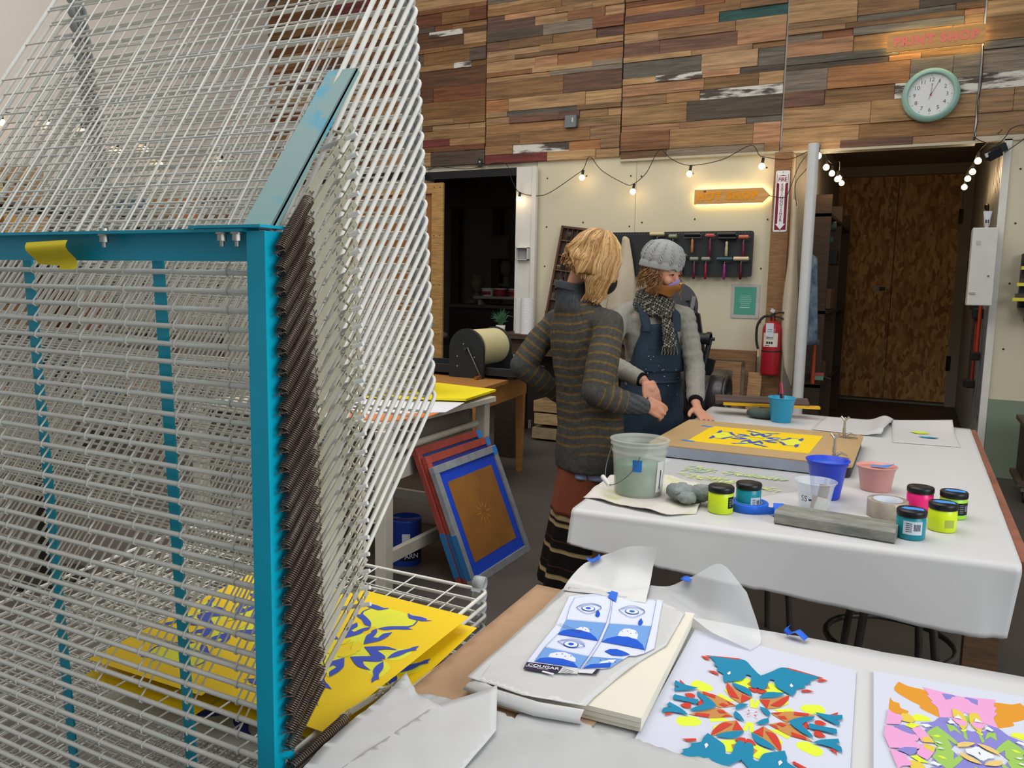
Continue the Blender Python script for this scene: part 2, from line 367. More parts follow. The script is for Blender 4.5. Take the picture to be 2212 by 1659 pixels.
def hinge_bar():  # perforated zinc strap on the right side
    b = MB(); x0, x1 = -.7155, -.7135; h = .0050
    A = Vector((0, .100, .030)); B2 = Vector((0, .234, .010)); d = (B2-A); L = d.length; d.normalize(); n = Vector((0, -d.z, d.y))
    holes = [.006, L-.058, L-.040, L-.022, L-.006]; s = -.006
    def q(u, v, x): return A+d*u+n*v+Vector((x, 0, 0))
    segs = []; prev = -.011
    for hu in holes:
        b.box(0, 0, 0, 0, 0, 0) if False else None
        a0, a1 = hu-.0052, hu+.0052
        if a0 > prev+.0005: segs.append((prev, a0))
        ring = [(hu+.0030*math.cos(2*PI*k/16), .0030*math.sin(2*PI*k/16)) for k in range(16)]
        sq = []
        for k in range(16):
            c_, s_ = math.cos(2*PI*k/16), math.sin(2*PI*k/16); m_ = max(abs(c_)/.0052, abs(s_)/h); sq.append((hu+c_/m_, s_/m_))
        for x, fl in ((x0, 1), (x1, 0)):
            vs = [q(u, v, x) for u, v in ring+sq]; fs = [(k, (k+1) % 16, 16+(k+1) % 16, 16+k) for k in range(16)]
            if not fl: fs = [f[::-1] for f in fs]
            b.add(vs, fs)
        b.add([q(u, v, x) for x in (x0, x1) for u, v in ring], [(k, 16+k, 16+(k+1) % 16, (k+1) % 16) for k in range(16)])
        prev = a1
    segs.append((prev, L+.006))
    for a0, a1 in segs: b.add([q(u, v, x) for x in (x0, x1) for u, v in ((a0, -h), (a1, -h), (a1, h), (a0, h))], [(0, 1, 2, 3), (7, 6, 5, 4), (0, 4, 5, 1), (3, 2, 6, 7), (0, 3, 7, 4), (1, 5, 6, 2)])
    b.tube([q(L-.030, 0, x0), q(L-.012, -.002, x0-.004), q(L+.01, -.008, -.755)], .0022, 5)
    return b
def peg(): b = MB(); b.cyl((-.755, .203, .006), (-.699, .222, .010), .0033, 8); return b
def helix(A, B2, r, coils, w=.0011):
    A, B2 = Vector(A), Vector(B2); ax = B2-A; L = ax.length; ax.normalize(); X = Vector((1, 0, 0)); Y = ax.cross(X); b = MB(); P = []
    N = 11; n = int(coils*N)
    for i in range(n+1):
        t = i/n; a = 2*PI*coils*t; P.append(A+ax*(.006+(L-.012)*t)+(X*math.cos(a)+Y*math.sin(a))*r)
    P = [A-ax*.001+X*-.0075, A+X*-.006+ax*.002]+P+[B2, B2+ax*.008]
    return b.tube(P, w, 4)
BAR_A = (.100, .030)
NSH, NUP, PITCH_S = 46, 29, .0254
proto = None
def mk_shelf():
    s = shelf_frame().build('wire_shelf', rackw, rack)
    shelf_wires().build('wire_grid', rackw, s); clip(-.776).build('edge_clip', mat('clip_grey', '#a3a6a6', rough=.45), s); clip(-1.575).build('edge_clip', mat('clip_grey'), s)
    hinge_bar().build('hinge_strap', zinc, s); peg().build('peg', nylon, s); return s
proto = mk_shelf()
cz = -rack.location.x  # shelf geometry carries world x
up_spring = None; dn_spring = None
for i in range(NSH):
    s = proto if i == 0 else copy_tree(proto, rack)
    z = 1.4794-PITCH_S*i
    t = math.radians(57.5-9.5*i/(NUP-1)) if i < NUP else math.radians(3.8)
    s.location = (cz, 0, z); s.rotation_euler = (t, 0, 0)
    skips = [s] if i == 0 else (skips+[s] if i == 1 else skips)
    # spring from the post to the strap
    ay, az = .758-HY, z+.024; by = BAR_A[0]*math.cos(t)-BAR_A[1]*math.sin(t); bz = z+BAR_A[0]*math.sin(t)+BAR_A[1]*math.cos(t)
    ax = .0
    d = Vector((0, by-ay, bz-az))
    if i < 2: continue
    if i < NUP and up_spring is None:
        L0 = d.length; up_spring = helix((0, 0, 0), (0, 0, L0), .0072, 32).build('spring', springm, rack); sp = up_spring
    elif i == NUP:
        dn_spring = helix((0, 0, 0), (0, 0, d.length), .0072, 32).build('spring', springm, rack); sp = dn_spring
    else:
        sp = (up_spring if i < NUP else dn_spring).copy(); COL.objects.link(sp)
    sp.location = (-.7085+cz, ay, az); sp.rotation_euler = (-math.atan2(d.y, d.z), 0, 0); sp.scale = (1, 1, d.length/(L0 if i < NUP else d.length))
for ch in [c_ for q_ in skips for c_ in q_.children]:
    if ch.name.startswith(('hinge_strap', 'peg')) : bpy.data.objects.remove(ch)
# spring hooks through the post holes
b = MB('#17191a')
hk = None
for i in range(1, NSH):
    z = 1.4794-PITCH_S*i+.024-PITCH_S
    if hk is None:
        hb = MB(); hb.cyl((-.7222, .774, 0), (-.7212, .774, 0), .0042, 12); hb.c('#3b3734').tube([(-.7235, .770, .001), (-.7180, .7735, -.003), (-.7160, .772, .004), (-.7150, .766, .012), (-.7100, .762, .015)], .0013, 6)
        hb.mi = 0; hk = hb.build('spring_hook', mat('hook_black', vc=True, rough=.4, metal=.4), rack); hk.data.materials[0] = IRON
        h = hk
    else: h = hk.copy(); COL.objects.link(h)
    h.location = (cz, -HY, z)
# casters
for x in (-.737, -1.645):
    b = MB('#222222'); b.box(x-.02, x+.02, .60, 1.15, .0, .001)
for x in (-.74, -1.54):
    b = MB(); b.box(x-.015, x+.015, .55, 1.30, .06, .09); rb(b, 'foot_bar', teal)
    for y in (.6, 1.25):
        b = MB('#262626'); b.cyl((x-.012, y, .031), (x+.012, y, .031), .030, 16); rb(b, 'caster', PLAIN)

# ---------------------------------------------------------------- yellow print design (half-extent units: x 0..1 along length, y 0..1)
YEL, LIM, BLU = '#efca0c', '#e3e33a', '#3a50b4'
def soft(P):
    n = len(P)
    if n < 5: return P
    Q = [Vector((*p, 0)) for p in P]; out = []
    for i in range(n):
        p0, p1, p2, p3 = Q[i-1], Q[i], Q[(i+1) % n], Q[(i+2) % n]; m1, m2 = (p2-p0)*.28, (p3-p1)*.28
        if (p1-p0).angle(p2-p1, 0) > 1.35: m1 = (p2-p1)*.3
        if (p2-p1).angle(p3-p2, 0) > 1.35: m2 = (p2-p1)*.3
        for k in range(3): t = k/3; v = p1*(2*t**3-3*t*t+1)+m1*(t**3-2*t*t+t)*1.6+p2*(3*t*t-2*t**3)+m2*(t**3-t*t)*1.6; out.append((v.x, v.y))
    return out
def mir(b, polys, hx, hy, z, M, dz=.00012):
    for k, (c, P) in enumerate(polys):
        b.c(c)
        for sx in (1, -1):
            for sy in (1, -1): b.flat([(sx*x*hx, sy*y*hy) for x, y in soft(P)], z+dz*k+.00002*(sx+2*sy), M)
YST = '#ecd418'
ydes = [(LIM, [(0.72, -0.377), (0.8, -0.208), (0.805, 0.169), (0.745, 0.238), (0.735, 0.377), (0.655, 0.446), (0.58, 0.408), (0.54, 0.246), (0.43, 0.054), (0.43, 0.023)]), (LIM, [(0.1, 0.446), (0.23, 0.7), (0.23, 0.892), (0.08, 0.869), (0.015, 0.692)]), (LIM, [(0.125, 0.177), (0.265, 0.054), (0.29, -0.069), (0.2, -0.046), (0.04, 0.077), (-0.08, 0.192), (-0.03, 0.354), (0.015, 0.423)]), (LIM, [(0.27, 0.169), (0.36, 0.123), (0.395, 0.138), (0.43, 0.315), (0.37, 0.231), (0.285, 0.238)]), (BLU, [(0.425, 0.062), (0.49, 0.131), (0.54, 0.246), (0.59, 0.4), (0.57, 0.438), (0.565, 0.531), (0.52, 0.408), (0.49, 0.3), (0.43, 0.177)]), (BLU, [(0.59, 0.4), (0.64, 0.446), (0.72, 0.423), (0.73, 0.438), (0.645, 0.469), (0.575, 0.438)]), (BLU, [(0.8, 0.177), (0.81, 0.185), (0.79, 0.262), (0.805, 0.4), (0.8, 0.523), (0.775, 0.523), (0.795, 0.631), (0.74, 0.508), (0.735, 0.431), (0.725, 0.3), (0.755, 0.231)]), (BLU, [(0.13, 0.169), (0.265, 0.054), (0.325, 0.062), (0.365, 0.031), (0.42, 0.054), (0.36, 0.131), (0.27, 0.169), (0.285, 0.238), (0.37, 0.231), (0.43, 0.315), (0.34, 0.338), (0.255, 0.315), (0.21, 0.269)]), (BLU, [(0.095, 0.223), (0.19, 0.462), (0.19, 0.685), (0.145, 0.515), (0.1, 0.446), (0.055, 0.623), (0.01, 0.677), (-0.005, 0.515), (0.02, 0.415)]), (BLU, [(0.025, 0.692), (0.1, 0.677), (0.18, 0.708), (0.245, 0.792), (0.295, 0.823), (0.34, 0.877), (0.28, 0.885), (0.27, 0.915), (0.21, 0.838), (0.11, 0.792)]), (YST, [(0.04, 0.077), (0.145, 0.062), (0.125, 0.162), (0.025, 0.238), (-0.03, 0.185)])]
def yellow_print(name, label, M, seed=0, group=None, under=False):
    b = MB(YEL); hx, hy = .205, .135
    t = b.prism([(-hx, -hy), (hx, -hy), (hx, hy), (-hx, hy)], 0, .0004, M)
    mir(b, ydes, hx*.97, hy*.97, .0006, M)
    o = b.build(name, INK); return tag(o, label, 'print', group)
tl = math.radians(3.8)
def on_shelf(i, x, y, rz, dz=.008):
    z = 1.4794-PITCH_S*i; return Matrix.Translation((0, HY, z)) @ Matrix.Rotation(tl, 4, 'X') @ Matrix.Translation((x, y, dz)) @ Matrix.Rotation(rz, 4, 'Z')
yellow_print('art_print', 'yellow print with blue and lime shapes, right one on the topmost lowered rack shelf', on_shelf(29, -.864, .285, PI/2-.03, .0098))
yellow_print('art_print', 'yellow print with blue and lime shapes, left one on the topmost lowered rack shelf', on_shelf(29, -1.118, .270, PI/2+.02))
yellow_print('art_print', 'yellow print under the right one, on the shelf just below the topmost lowered rack shelf', on_shelf(30, -.843, .290, PI/2+.02, .0098))
yellow_print('art_print', 'yellow print under the left one, on the shelf just below the topmost lowered rack shelf', on_shelf(30, -1.11, .255, PI/2-.02))
b = MB('#d7d6d0'); b.prism([(-.25, -.2), (.25, -.2), (.25, .2), (-.25, .2)], 0, .0004, on_shelf(32, -.99, .27, 0)); mir(b, [(c, p) for c, p in ydes if c == BLU], .24, .19, .0006, on_shelf(32, -.99, .27, 0))
tag(b.build('art_print', INK), 'white sheet with dark blue shapes on rack shelf below both yellow prints', 'print')
P1 = [('L', [(0.068, 0.054), (0.073, 0.066), (0.084, 0.072), (0.097, 0.076), (0.105, 0.064), (0.102, 0.052), (0.085, 0.043), (0.076, 0.044)]), ('L', [(0.029, 0.032), (0.056, 0.047), (0.059, 0.037), (0.04, 0.026)]), ('L', [(0.002, 0.051), (0.008, 0.05), (0.005, 0.023), (-0.001, 0.023)]), ('L', [(0.003, 0.108), (0.027, 0.118), (0.045, 0.096), (0.025, 0.085), (0.012, 0.079)]), ('L', [(0.039, 0.042), (0.05, 0.06), (0.046, 0.083)]), ('O', [(0.026, 0.018), (0.043, 0.029), (0.061, 0.038), (0.091, 0.04), (0.081, 0.03), (0.064, 0.014), (0.052, 0.001), (0.04, 0.006)]), ('O', [(0.006, 0.053), (0.01, 0.057), (0.029, 0.067), (0.049, 0.088), (0.049, 0.07), (0.039, 0.042), (0.02, 0.027)]), ('O', [(0.021, 0.104), (0.033, 0.113), (0.038, 0.097), (0.027, 0.089)]), ('R', [(0.028, 0.018), (0.043, 0.028), (0.037, 0.016)]), ('R', [(0.037, 0.013), (0.047, 0.017), (0.052, 0.009), (0.042, 0.005)]), ('R', [(0.061, 0.037), (0.082, 0.04), (0.08, 0.031), (0.06, 0.026)]), ('R', [(0.007, 0.051), (0.022, 0.058), (0.02, 0.028)]), ('R', [(0.024, 0.041), (0.031, 0.055), (0.039, 0.07), (0.05, 0.087), (0.047, 0.066), (0.038, 0.043)]), ('R', [(-0.003, 0.084), (0.009, 0.091), (0.019, 0.085), (0.012, 0.074), (0.005, 0.073)]), ('R', [(0.07, -0.006), (0.078, 0.003), (0.084, -0.002), (0.078, -0.015)]), ('R', [(0.091, 0.02), (0.099, 0.025), (0.108, 0.019), (0.099, 0.007), (0.093, 0.007)]), ('R', [(0.112, 0.049), (0.124, 0.063), (0.122, 0.05)]), ('R', [(0.088, 0.157), (0.098, 0.167), (0.107, 0.167), (0.096, 0.155)]), ('R', [(0.066, 0.11), (0.076, 0.118), (0.087, 0.115), (0.068, 0.105)]), ('R', [(0.036, 0.179), (0.043, 0.184), (0.096, 0.172), (0.096, 0.167), (0.044, 0.174)]), ('T', [(0.006, 0.06), (0.013, 0.077), (0.025, 0.085), (0.043, 0.088), (0.033, 0.072), (0.016, 0.06), (0.006, 0.055)]), ('T', [(0.01, 0.132), (0.014, 0.139), (0.026, 0.159), (0.035, 0.176), (0.043, 0.182), (0.056, 0.177), (0.093, 0.172), (0.096, 0.169), (0.088, 0.157), (0.083, 0.147), (0.086, 0.142), (0.079, 0.135), (0.076, 0.127), (0.079, 0.122), (0.066, 0.112), (0.065, 0.101), (0.061, 0.084), (0.045, 0.096), (0.035, 0.106), (0.031, 0.127), (0.024, 0.124), (0.022, 0.097), (0.019, 0.085), (0.009, 0.089)]), ('T', [(0.008, 0.027), (0.019, 0.025), (0.026, 0.015), (0.025, 0.002), (0.016, 0.011)]), ('T', [(0.055, 0.0), (0.064, 0.014), (0.077, 0.026), (0.091, 0.032), (0.087, 0.021), (0.077, 0.007), (0.073, -0.004), (0.076, -0.008), (0.065, -0.016)]), ('T', [(0.09, 0.046), (0.112, 0.047), (0.13, 0.055), (0.129, 0.04), (0.118, 0.034), (0.127, 0.031), (0.125, 0.019), (0.116, 0.024), (0.101, 0.033)]), ('T', [(0.083, 0.0), (0.092, 0.006), (0.122, 0.008), (0.123, -0.005), (0.084, -0.008)]), ('W', [(0.048, 0.117), (0.05, 0.127), (0.054, 0.117), (0.051, 0.112)]), ('R', [(0.003, 0.004), (0.006, 0.008), (0.008, 0.006), (0.004, 0.003)])]
P2 = [('o', [(0.089, -0.194), (0.075, -0.183), (0.05, -0.179), (0.047, -0.165), (0.05, -0.159), (0.044, -0.144), (0.047, -0.139), (0.039, -0.123), (0.04, -0.092), (0.057, -0.104), (0.065, -0.112), (0.065, -0.121), (0.077, -0.131), (0.099, -0.159)]), ('o', [(0.107, -0.13), (0.103, -0.117), (0.095, -0.115), (0.094, -0.1), (0.083, -0.094), (0.086, -0.085), (0.095, -0.079), (0.106, -0.078), (0.112, -0.087)]), ('l', [(0.081, -0.078), (0.071, -0.089), (0.058, -0.086), (0.053, -0.075), (0.077, -0.065), (0.079, -0.072)]), ('p', [(0.053, -0.189), (0.0, -0.178), (-0.007, -0.174), (-0.019, -0.135), (-0.005, -0.121), (0.0, -0.126), (0.011, -0.106), (0.027, -0.097), (0.04, -0.092), (0.039, -0.123), (0.047, -0.139), (0.044, -0.144), (0.05, -0.159), (0.047, -0.165)]), ('v', [(-0.006, -0.175), (-0.01, -0.179), (-0.026, -0.177), (-0.023, -0.157), (-0.015, -0.163), (-0.012, -0.171)]), ('v', [(0.048, -0.077), (0.04, -0.091), (0.027, -0.096), (0.021, -0.076), (0.002, -0.066), (-0.009, -0.054), (-0.004, -0.018), (0.024, -0.021), (0.034, -0.005), (0.045, 0.004), (0.057, -0.007), (0.056, -0.026), (0.066, -0.042), (0.055, -0.054), (0.07, -0.062), (0.054, -0.071)]), ('g', [(0.011, -0.109), (-0.002, -0.113), (0.001, -0.091), (0.01, -0.101)]), ('g', [(0.033, -0.074), (0.022, -0.07), (0.012, -0.038), (0.009, -0.038), (0.008, -0.066), (0.012, -0.063), (0.013, -0.045), (0.024, -0.059), (0.031, -0.05)]), ('g', [(0.064, -0.035), (0.047, -0.061), (0.034, -0.041), (0.024, -0.021), (0.028, -0.015), (0.037, -0.027), (0.034, -0.005), (0.045, 0.003), (0.056, -0.004), (0.058, -0.021)]), ('l', [(0.015, -0.063), (0.008, -0.069), (0.006, -0.065), (0.013, -0.058)]), ('l', [(0.058, -0.027), (0.051, -0.033), (0.045, -0.032), (0.05, -0.026)]), ('l', [(0.094, -0.044), (0.083, -0.055), (0.071, -0.053), (0.084, -0.038)]), ('y', [(0.095, -0.078), (0.084, -0.083), (0.077, -0.067), (0.083, -0.055), (0.097, -0.056)]), ('y', [(-0.006, -0.122), (-0.018, -0.126), (-0.019, -0.096), (-0.012, -0.062), (-0.002, -0.087)]), ('p', [(0.023, -0.096), (0.009, -0.095), (0.003, -0.089), (0.008, -0.076), (0.017, -0.079)]), ('p', [(0.113, -0.087), (0.107, -0.076), (0.094, -0.068), (0.099, -0.048), (0.098, -0.043), (0.12, -0.035)]), ('p', [(0.12, -0.034), (0.113, -0.031), (0.082, -0.021), (0.077, -0.011), (0.086, 0.001), (0.125, 0.0)]), ('v', [(0.111, -0.034), (0.094, -0.043), (0.085, -0.032), (0.083, -0.018), (0.098, -0.023)]), ('p', [(0.084, -0.036), (0.072, -0.046), (0.062, -0.024), (0.057, -0.007), (0.074, -0.002), (0.077, -0.013)]), ('y', [(0.073, -0.014), (0.062, -0.022), (0.057, -0.006), (0.072, -0.002)]), ('m', [(0.026, -0.016), (0.016, -0.026), (0.003, -0.029), (0.002, -0.026), (0.013, -0.014), (0.026, -0.007)]), ('w', [(0.017, -0.005), (0.009, -0.01), (0.004, -0.016), (-0.003, -0.019), (0.002, 0.004), (0.017, 0.003)]), ('w', [(0.031, -0.078), (0.025, -0.087), (0.02, -0.078), (0.028, -0.073)]), ('w', [(0.02, -0.095), (0.012, -0.107), (0.008, -0.095)]), ('w', [(0.07, -0.055), (0.06, -0.058), (0.055, -0.053), (0.065, -0.047)]), ('w', [(0.056, -0.01), (0.05, -0.01), (0.046, -0.007), (0.051, -0.005)])]
EYE_O = (-.50, 1.38)
ED = {'sheet': [(-0.087, 0.065), (-0.055, 0.098), (-0.02, 0.12), (0.054, 0.133), (0.086, 0.141), (0.1, 0.075), (0.134, -0.078), (0.125, -0.104), (0.114, -0.121), (0.104, -0.127), (0.1, -0.143), (0.091, -0.184), (0.08, -0.193), (0.046, -0.212), (-0.028, -0.228), (-0.039, -0.233), (-0.047, -0.164), (-0.055, -0.079), (-0.08, 0.033)], 'light': [[(-0.048, -0.043), (0.024, -0.021), (0.038, -0.1), (-0.036, -0.11)], [(0.03, -0.02), (0.103, 0.007), (0.123, -0.093), (0.044, -0.1)], [(-0.035, -0.168), (0.045, -0.164), (0.048, -0.21), (-0.028, -0.226)], [(0.049, -0.163), (0.1, -0.144), (0.091, -0.184), (0.052, -0.208)]], 'moon': [[(-0.017, -0.075), (-0.012, -0.062), (-0.006, -0.057), (0.002, -0.059), (0.01, -0.069), (0.012, -0.078), (-0.006, -0.078)], [(0.061, -0.063), (0.059, -0.045), (0.062, -0.029), (0.07, -0.023), (0.083, -0.025), (0.092, -0.039), (0.097, -0.059), (0.079, -0.06)], [(-0.015, -0.2), (-0.017, -0.186), (-0.008, -0.175), (0.003, -0.17), (0.016, -0.173), (0.028, -0.182), (0.033, -0.194), (0.011, -0.195)], [(0.068, -0.183), (0.071, -0.17), (0.081, -0.158), (0.09, -0.152), (0.09, -0.165), (0.077, -0.178)]], 'hill': [[(-0.037, -0.11), (-0.034, -0.091), (-0.023, -0.079), (-0.006, -0.074), (0.014, -0.077), (0.03, -0.09), (0.037, -0.1)], [(0.045, -0.099), (0.049, -0.083), (0.061, -0.066), (0.079, -0.058), (0.098, -0.063), (0.112, -0.076), (0.121, -0.093)], [(-0.027, -0.225), (-0.025, -0.211), (-0.012, -0.2), (0.011, -0.194), (0.031, -0.198), (0.044, -0.21)], [(0.052, -0.208), (0.058, -0.191), (0.076, -0.175), (0.087, -0.167), (0.09, -0.183)], [(0.062, -0.133), (0.067, -0.121), (0.078, -0.115), (0.091, -0.117), (0.105, -0.123), (0.095, -0.135), (0.079, -0.141)]], 'drop': [[(-0.012, 0.03), (-0.001, 0.014), (0.002, 0.001), (0.0, -0.005), (-0.006, 0.0), (-0.01, 0.014)], [(0.075, 0.033), (0.084, 0.016), (0.085, 0.003), (0.083, -0.001), (0.078, 0.004), (0.075, 0.016)]], 'line': [[(-0.048, -0.043), (-0.064, 0.011), (-0.074, 0.062), (-0.051, 0.089), (-0.017, 0.106)], [(-0.007, 0.09), (0.008, 0.045), (0.024, -0.021), (0.039, -0.103), (0.045, -0.164), (0.048, -0.212)], [(-0.004, 0.092), (0.011, 0.046), (0.03, -0.02), (0.044, -0.1), (0.05, -0.164), (0.051, -0.21)], [(0.0, 0.112), (0.075, 0.132), (0.103, 0.007), (0.123, -0.097), (0.125, -0.104)], [(-0.036, -0.112), (-0.035, -0.168), (-0.028, -0.227)], [(-0.048, -0.043), (0.024, -0.021)], [(0.03, -0.02), (0.103, 0.007)], [(-0.036, -0.112), (0.039, -0.103)], [(0.044, -0.1), (0.123, -0.097)], [(-0.035, -0.168), (0.045, -0.164)], [(0.05, -0.164), (0.083, -0.154), (0.1, -0.142)]], 'eye': [[(-0.052, 0.018), (-0.048, 0.036), (-0.039, 0.05), (-0.027, 0.052), (-0.009, 0.041), (-0.012, 0.017), (-0.02, 0.001), (-0.035, 0.004)], [(0.025, 0.047), (0.031, 0.067), (0.04, 0.08), (0.054, 0.08), (0.072, 0.064), (0.067, 0.038), (0.058, 0.026), (0.043, 0.031)], [(-0.024, -0.138), (-0.015, -0.128), (-0.004, -0.123), (0.009, -0.124), (0.025, -0.132), (0.017, -0.143), (0.006, -0.148), (-0.007, -0.146)]], 'iris': [(-0.03, 0.025), (0.05, 0.053), (0.001, -0.137)], 'tape1': [(-0.021, 0.168), (-0.012, 0.162), (-0.003, 0.12), (0.007, 0.081), (-0.016, 0.097), (-0.02, 0.131)], 'tape2': [(-0.027, 0.119), (-0.019, 0.128), (-0.003, 0.132), (0.01, 0.147), (0.015, 0.133), (-0.002, 0.129), (-0.019, 0.12)], 'label1': [(-0.039, -0.233), (-0.025, -0.229), (0.021, -0.22), (0.022, -0.243), (-0.008, -0.254), (-0.034, -0.257)], 'label2': [(0.021, -0.22), (0.048, -0.212), (0.051, -0.23), (0.022, -0.243)], 'label3': [(0.048, -0.212), (0.078, -0.195), (0.078, -0.217), (0.051, -0.227)]}
# ================================================================ the two work tables and what lies on them
from mathutils import noise as mn
paper_m = mat('butcher_paper', '#cbcac9', rough=.42, spec=.4)
paper3_m = mat('grey_torn_sheet', '#bcbcbc', rough=.6, spec=.3)  # greyer tone for the ragged torn sheet
paper2_m = mat('torn_paper', '#cbcbcb', rough=.5, spec=.3)
kraft_m = mat('kraft_paper', '#b08d6c', rough=.75, noise=.05, nscale=30)
def wr(x, y, a=.0016, f=5): return a*mn.noise(Vector((x*f, y*f*1.7, 3.1)))+a*.5*mn.noise(Vector((x*f*3, y*f*2.2, 8)))
TZ = .762
t = thing('work_table', 'large plywood print table under white paper, second from the camera', 'table', (-.32, 3.37, 0))
b = MB('#8a5540'); b.box(-.86, .305, 2.30, 4.46, .728, .756); t_top = b.build('tabletop', WOOD, t, world=True, bevel=.002)
for x in (-.85, .22):
    for y in (2.42, 4.3):
        b = MB('#6e5238'); b.box(x-.04, x+.04, y-.04, y+.04, 0, .728); b.build('leg', WOOD, t, world=True)
b = MB('#6e5238'); b.box(-.88, .25, 2.40, 2.43, .63, .728); b.box(-.88, .25, 4.29, 4.32, .63, .728); b.box(-.87, -.84, 2.42, 4.3, .63, .728); b.box(.2, .23, 2.42, 4.3, .63, .728); b.build('apron', WOOD, t, world=True)
def lerp(a, c, u): return a+(c-a)*u
def drop_paper():
    b = MB(); NU, NV = 90, 46; R = []; rr = random.Random(3)
    dl = []
    for i in range(NU+1):
        u = i/NU; d = lerp(.075, .165, min(1, u*1.15)**.8); d += .006*mn.noise(Vector((u*9, 0, 0)))+.003*mn.noise(Vector((u*40, 5, 0)))
        dl.append(d)
    for j in range(NV+1):
        row = []
        for i in range(NU+1):
            u = i/NU; xf = lerp(-.87, .277, u); yf = lerp(2.155, 2.255, u); xb = lerp(-.985, .28, u); yb = lerp(4.49, 4.475, u)
            if j <= 26:
                v = j/26; x = lerp(xb, xf, v); y = lerp(yb, yf, v); z = TZ+wr(x, y)*min(1, (26-j)/6)
                if j == 0: z -= .004
            elif j <= 32:
                a = (j-26)/6*PI/2; rr_ = .02; x = xf; y = yf-rr_*math.sin(a); z = TZ-rr_*(1-math.cos(a))
            else:
                s = (j-32)/(NV-32); dd = dl[i]*s; x = xf+.004*s*math.sin(u*7); y = yf-.02-.03*s*(1-.3*u)+.006*math.sin(u*11+1)*s; z = TZ-.02-dd
                if u > .93: x += -.02*(u-.93)/.07*s; y += .02*(u-.93)/.07*s
            row.append((x, y, z))
        R.append(row)
    b.rings(R, cap=False, close=False); return b
o = drop_paper().build('paper_cover', paper_m); so = o.modifiers.new('thickness', 'SOLIDIFY'); so.thickness = .0006; so.offset = -1
tag(o, 'white paper sheet covering the far print table and hanging over its front edge', 'paper')

# ---- near table
t = thing('work_table', 'work table nearest the camera, under torn white and kraft paper', 'table', (-.05, .9, 0))
b = MB('#8a6a4c'); b.box(-.69, .62, .25, 1.53, .728, .755); b.build('tabletop', WOOD, t, world=True)
for x in (-.6, .5):
    for y in (.35, 1.42):
        b = MB('#5b4838'); b.box(x-.035, x+.035, y-.035, y+.035, 0, .728); b.build('leg', WOOD, t, world=True)
def sheet(name, poly, z, m, nx=24, ny=24, fn=None, th=.0005, grid=.025):
    b = MB()
    # clip a fine grid by triangulating the outline, then subdividing
    bm = bmesh.new(); vs = [bm.verts.new((x, y, 0)) for x, y in poly]; bm.faces.new(vs); bmesh.ops.triangulate(bm, faces=bm.faces[:])
    for k in range(6):
        es = [e for e in bm.edges if e.calc_length() > grid]
        if not es: break
        bmesh.ops.subdivide_edges(bm, edges=es, cuts=1); bmesh.ops.triangulate(bm, faces=bm.faces[:])
    bm.normal_update()
    for v in bm.verts:
        v.co.z = z+(fn(v.co.x, v.co.y) if fn else 0)
    if bm.faces and sum(f.normal.z for f in bm.faces) < 0: bmesh.ops.reverse_faces(bm, faces=bm.faces[:])
    for f in bm.faces: f.smooth = True
    me = bpy.data.meshes.new(name); bm.to_mesh(me); bm.free(); me.materials.append(m); o = bpy.data.objects.new(name, me); COL.objects.link(o)
    if th: so = o.modifiers.new('thickness', 'SOLIDIFY'); so.thickness = th; so.offset = 1
    return o
def edge_poly():
    P = [(-.70, .30), (.62, .30), (.62, 1.63)]
    n = 40
    for i in range(n+1):
        u = i/n; P.append((lerp(.62, -.70, u), lerp(1.62, 1.53, u**.8)+.003*mn.noise(Vector((u*20, 1, 0)))))
    return P
o = sheet('paper_cover', edge_poly(), .757, paper2_m, fn=lambda x, y: wr(x, y, .002, 7), grid=.05)
tag(o, 'white paper sheet covering the whole of the table nearest the camera', 'paper')
o = sheet('kraft_sheet', [(-.705, 1.545), (-.69, .9), (-.40, .92), (-.36, 1.50), (-.50, 1.54)], .7605, kraft_m, fn=lambda x, y: wr(x, y, .001), grid=.05)
tag(o, 'brown kraft paper sheet lying under the wrapped ream on near table', 'paper')
TORN = [(-0.669, 0.62), (-.689, .80), (-0.694, 0.894), (-0.705, 1.02), (-0.665, 1.012), (-0.622, 1.02), (-0.589, 1.018), (-0.561, 1.031), (-0.53, 1.026), (-0.496, 1.018), (-0.5, 1.063), (-0.472, 1.071), (-0.44, 1.06), (-0.419, 1.065), (-0.377, 1.051), (-0.348, 1.053), (-0.32, 1.052), (-0.299, 1.053), (-0.271, 1.052), (-0.244, 1.05), (-0.214, 1.06), (-0.193, 1.053), (-0.17, 1.052), (-.13, 1.06), (-0.10, 1.04), (-.07, 1.0), (.05, .98), (.3, .95), (.3, .55)]
def jag(P, a, step, seed=1, rng=None):
    r = random.Random(seed); out = []
    for i in range(len(P)):
        p, q = Vector(P[i]), Vector(P[(i+1) % len(P)]); out.append(tuple(p))
        if rng and not (rng[0] <= i < rng[1]): continue
        L = (q-p).length; n = int(L/step); nn = Vector((-(q-p).y, (q-p).x)).normalized() if L else Vector((0, 0))
        for k in range(1, n): out.append(tuple(p.lerp(q, k/n)+nn*r.uniform(-a, a)))
    return out
o = sheet('torn_paper', jag(TORN, .0028, .006, 4, (3, 25)), .7675, paper3_m, fn=lambda x, y: .006*max(0, mn.noise(Vector((x*9, y*9, 1))))+wr(x, y, .0025, 14), grid=.022)
tag(o, 'white paper with a long ragged torn edge lying over the front of near table', 'paper')
fold = [(-.615, .98), (-.548, 1.058), (-.50, .965), (-.485, .62), (-.66, .62)]
o = sheet('torn_paper', fold, .776, paper2_m, fn=lambda x, y: .020*max(0, (y-.98)*9)+.002*mn.noise(Vector((x*20, y*20, 1))), grid=.015)
tag(o, 'small torn paper corner folded up over the ragged torn sheet', 'paper')
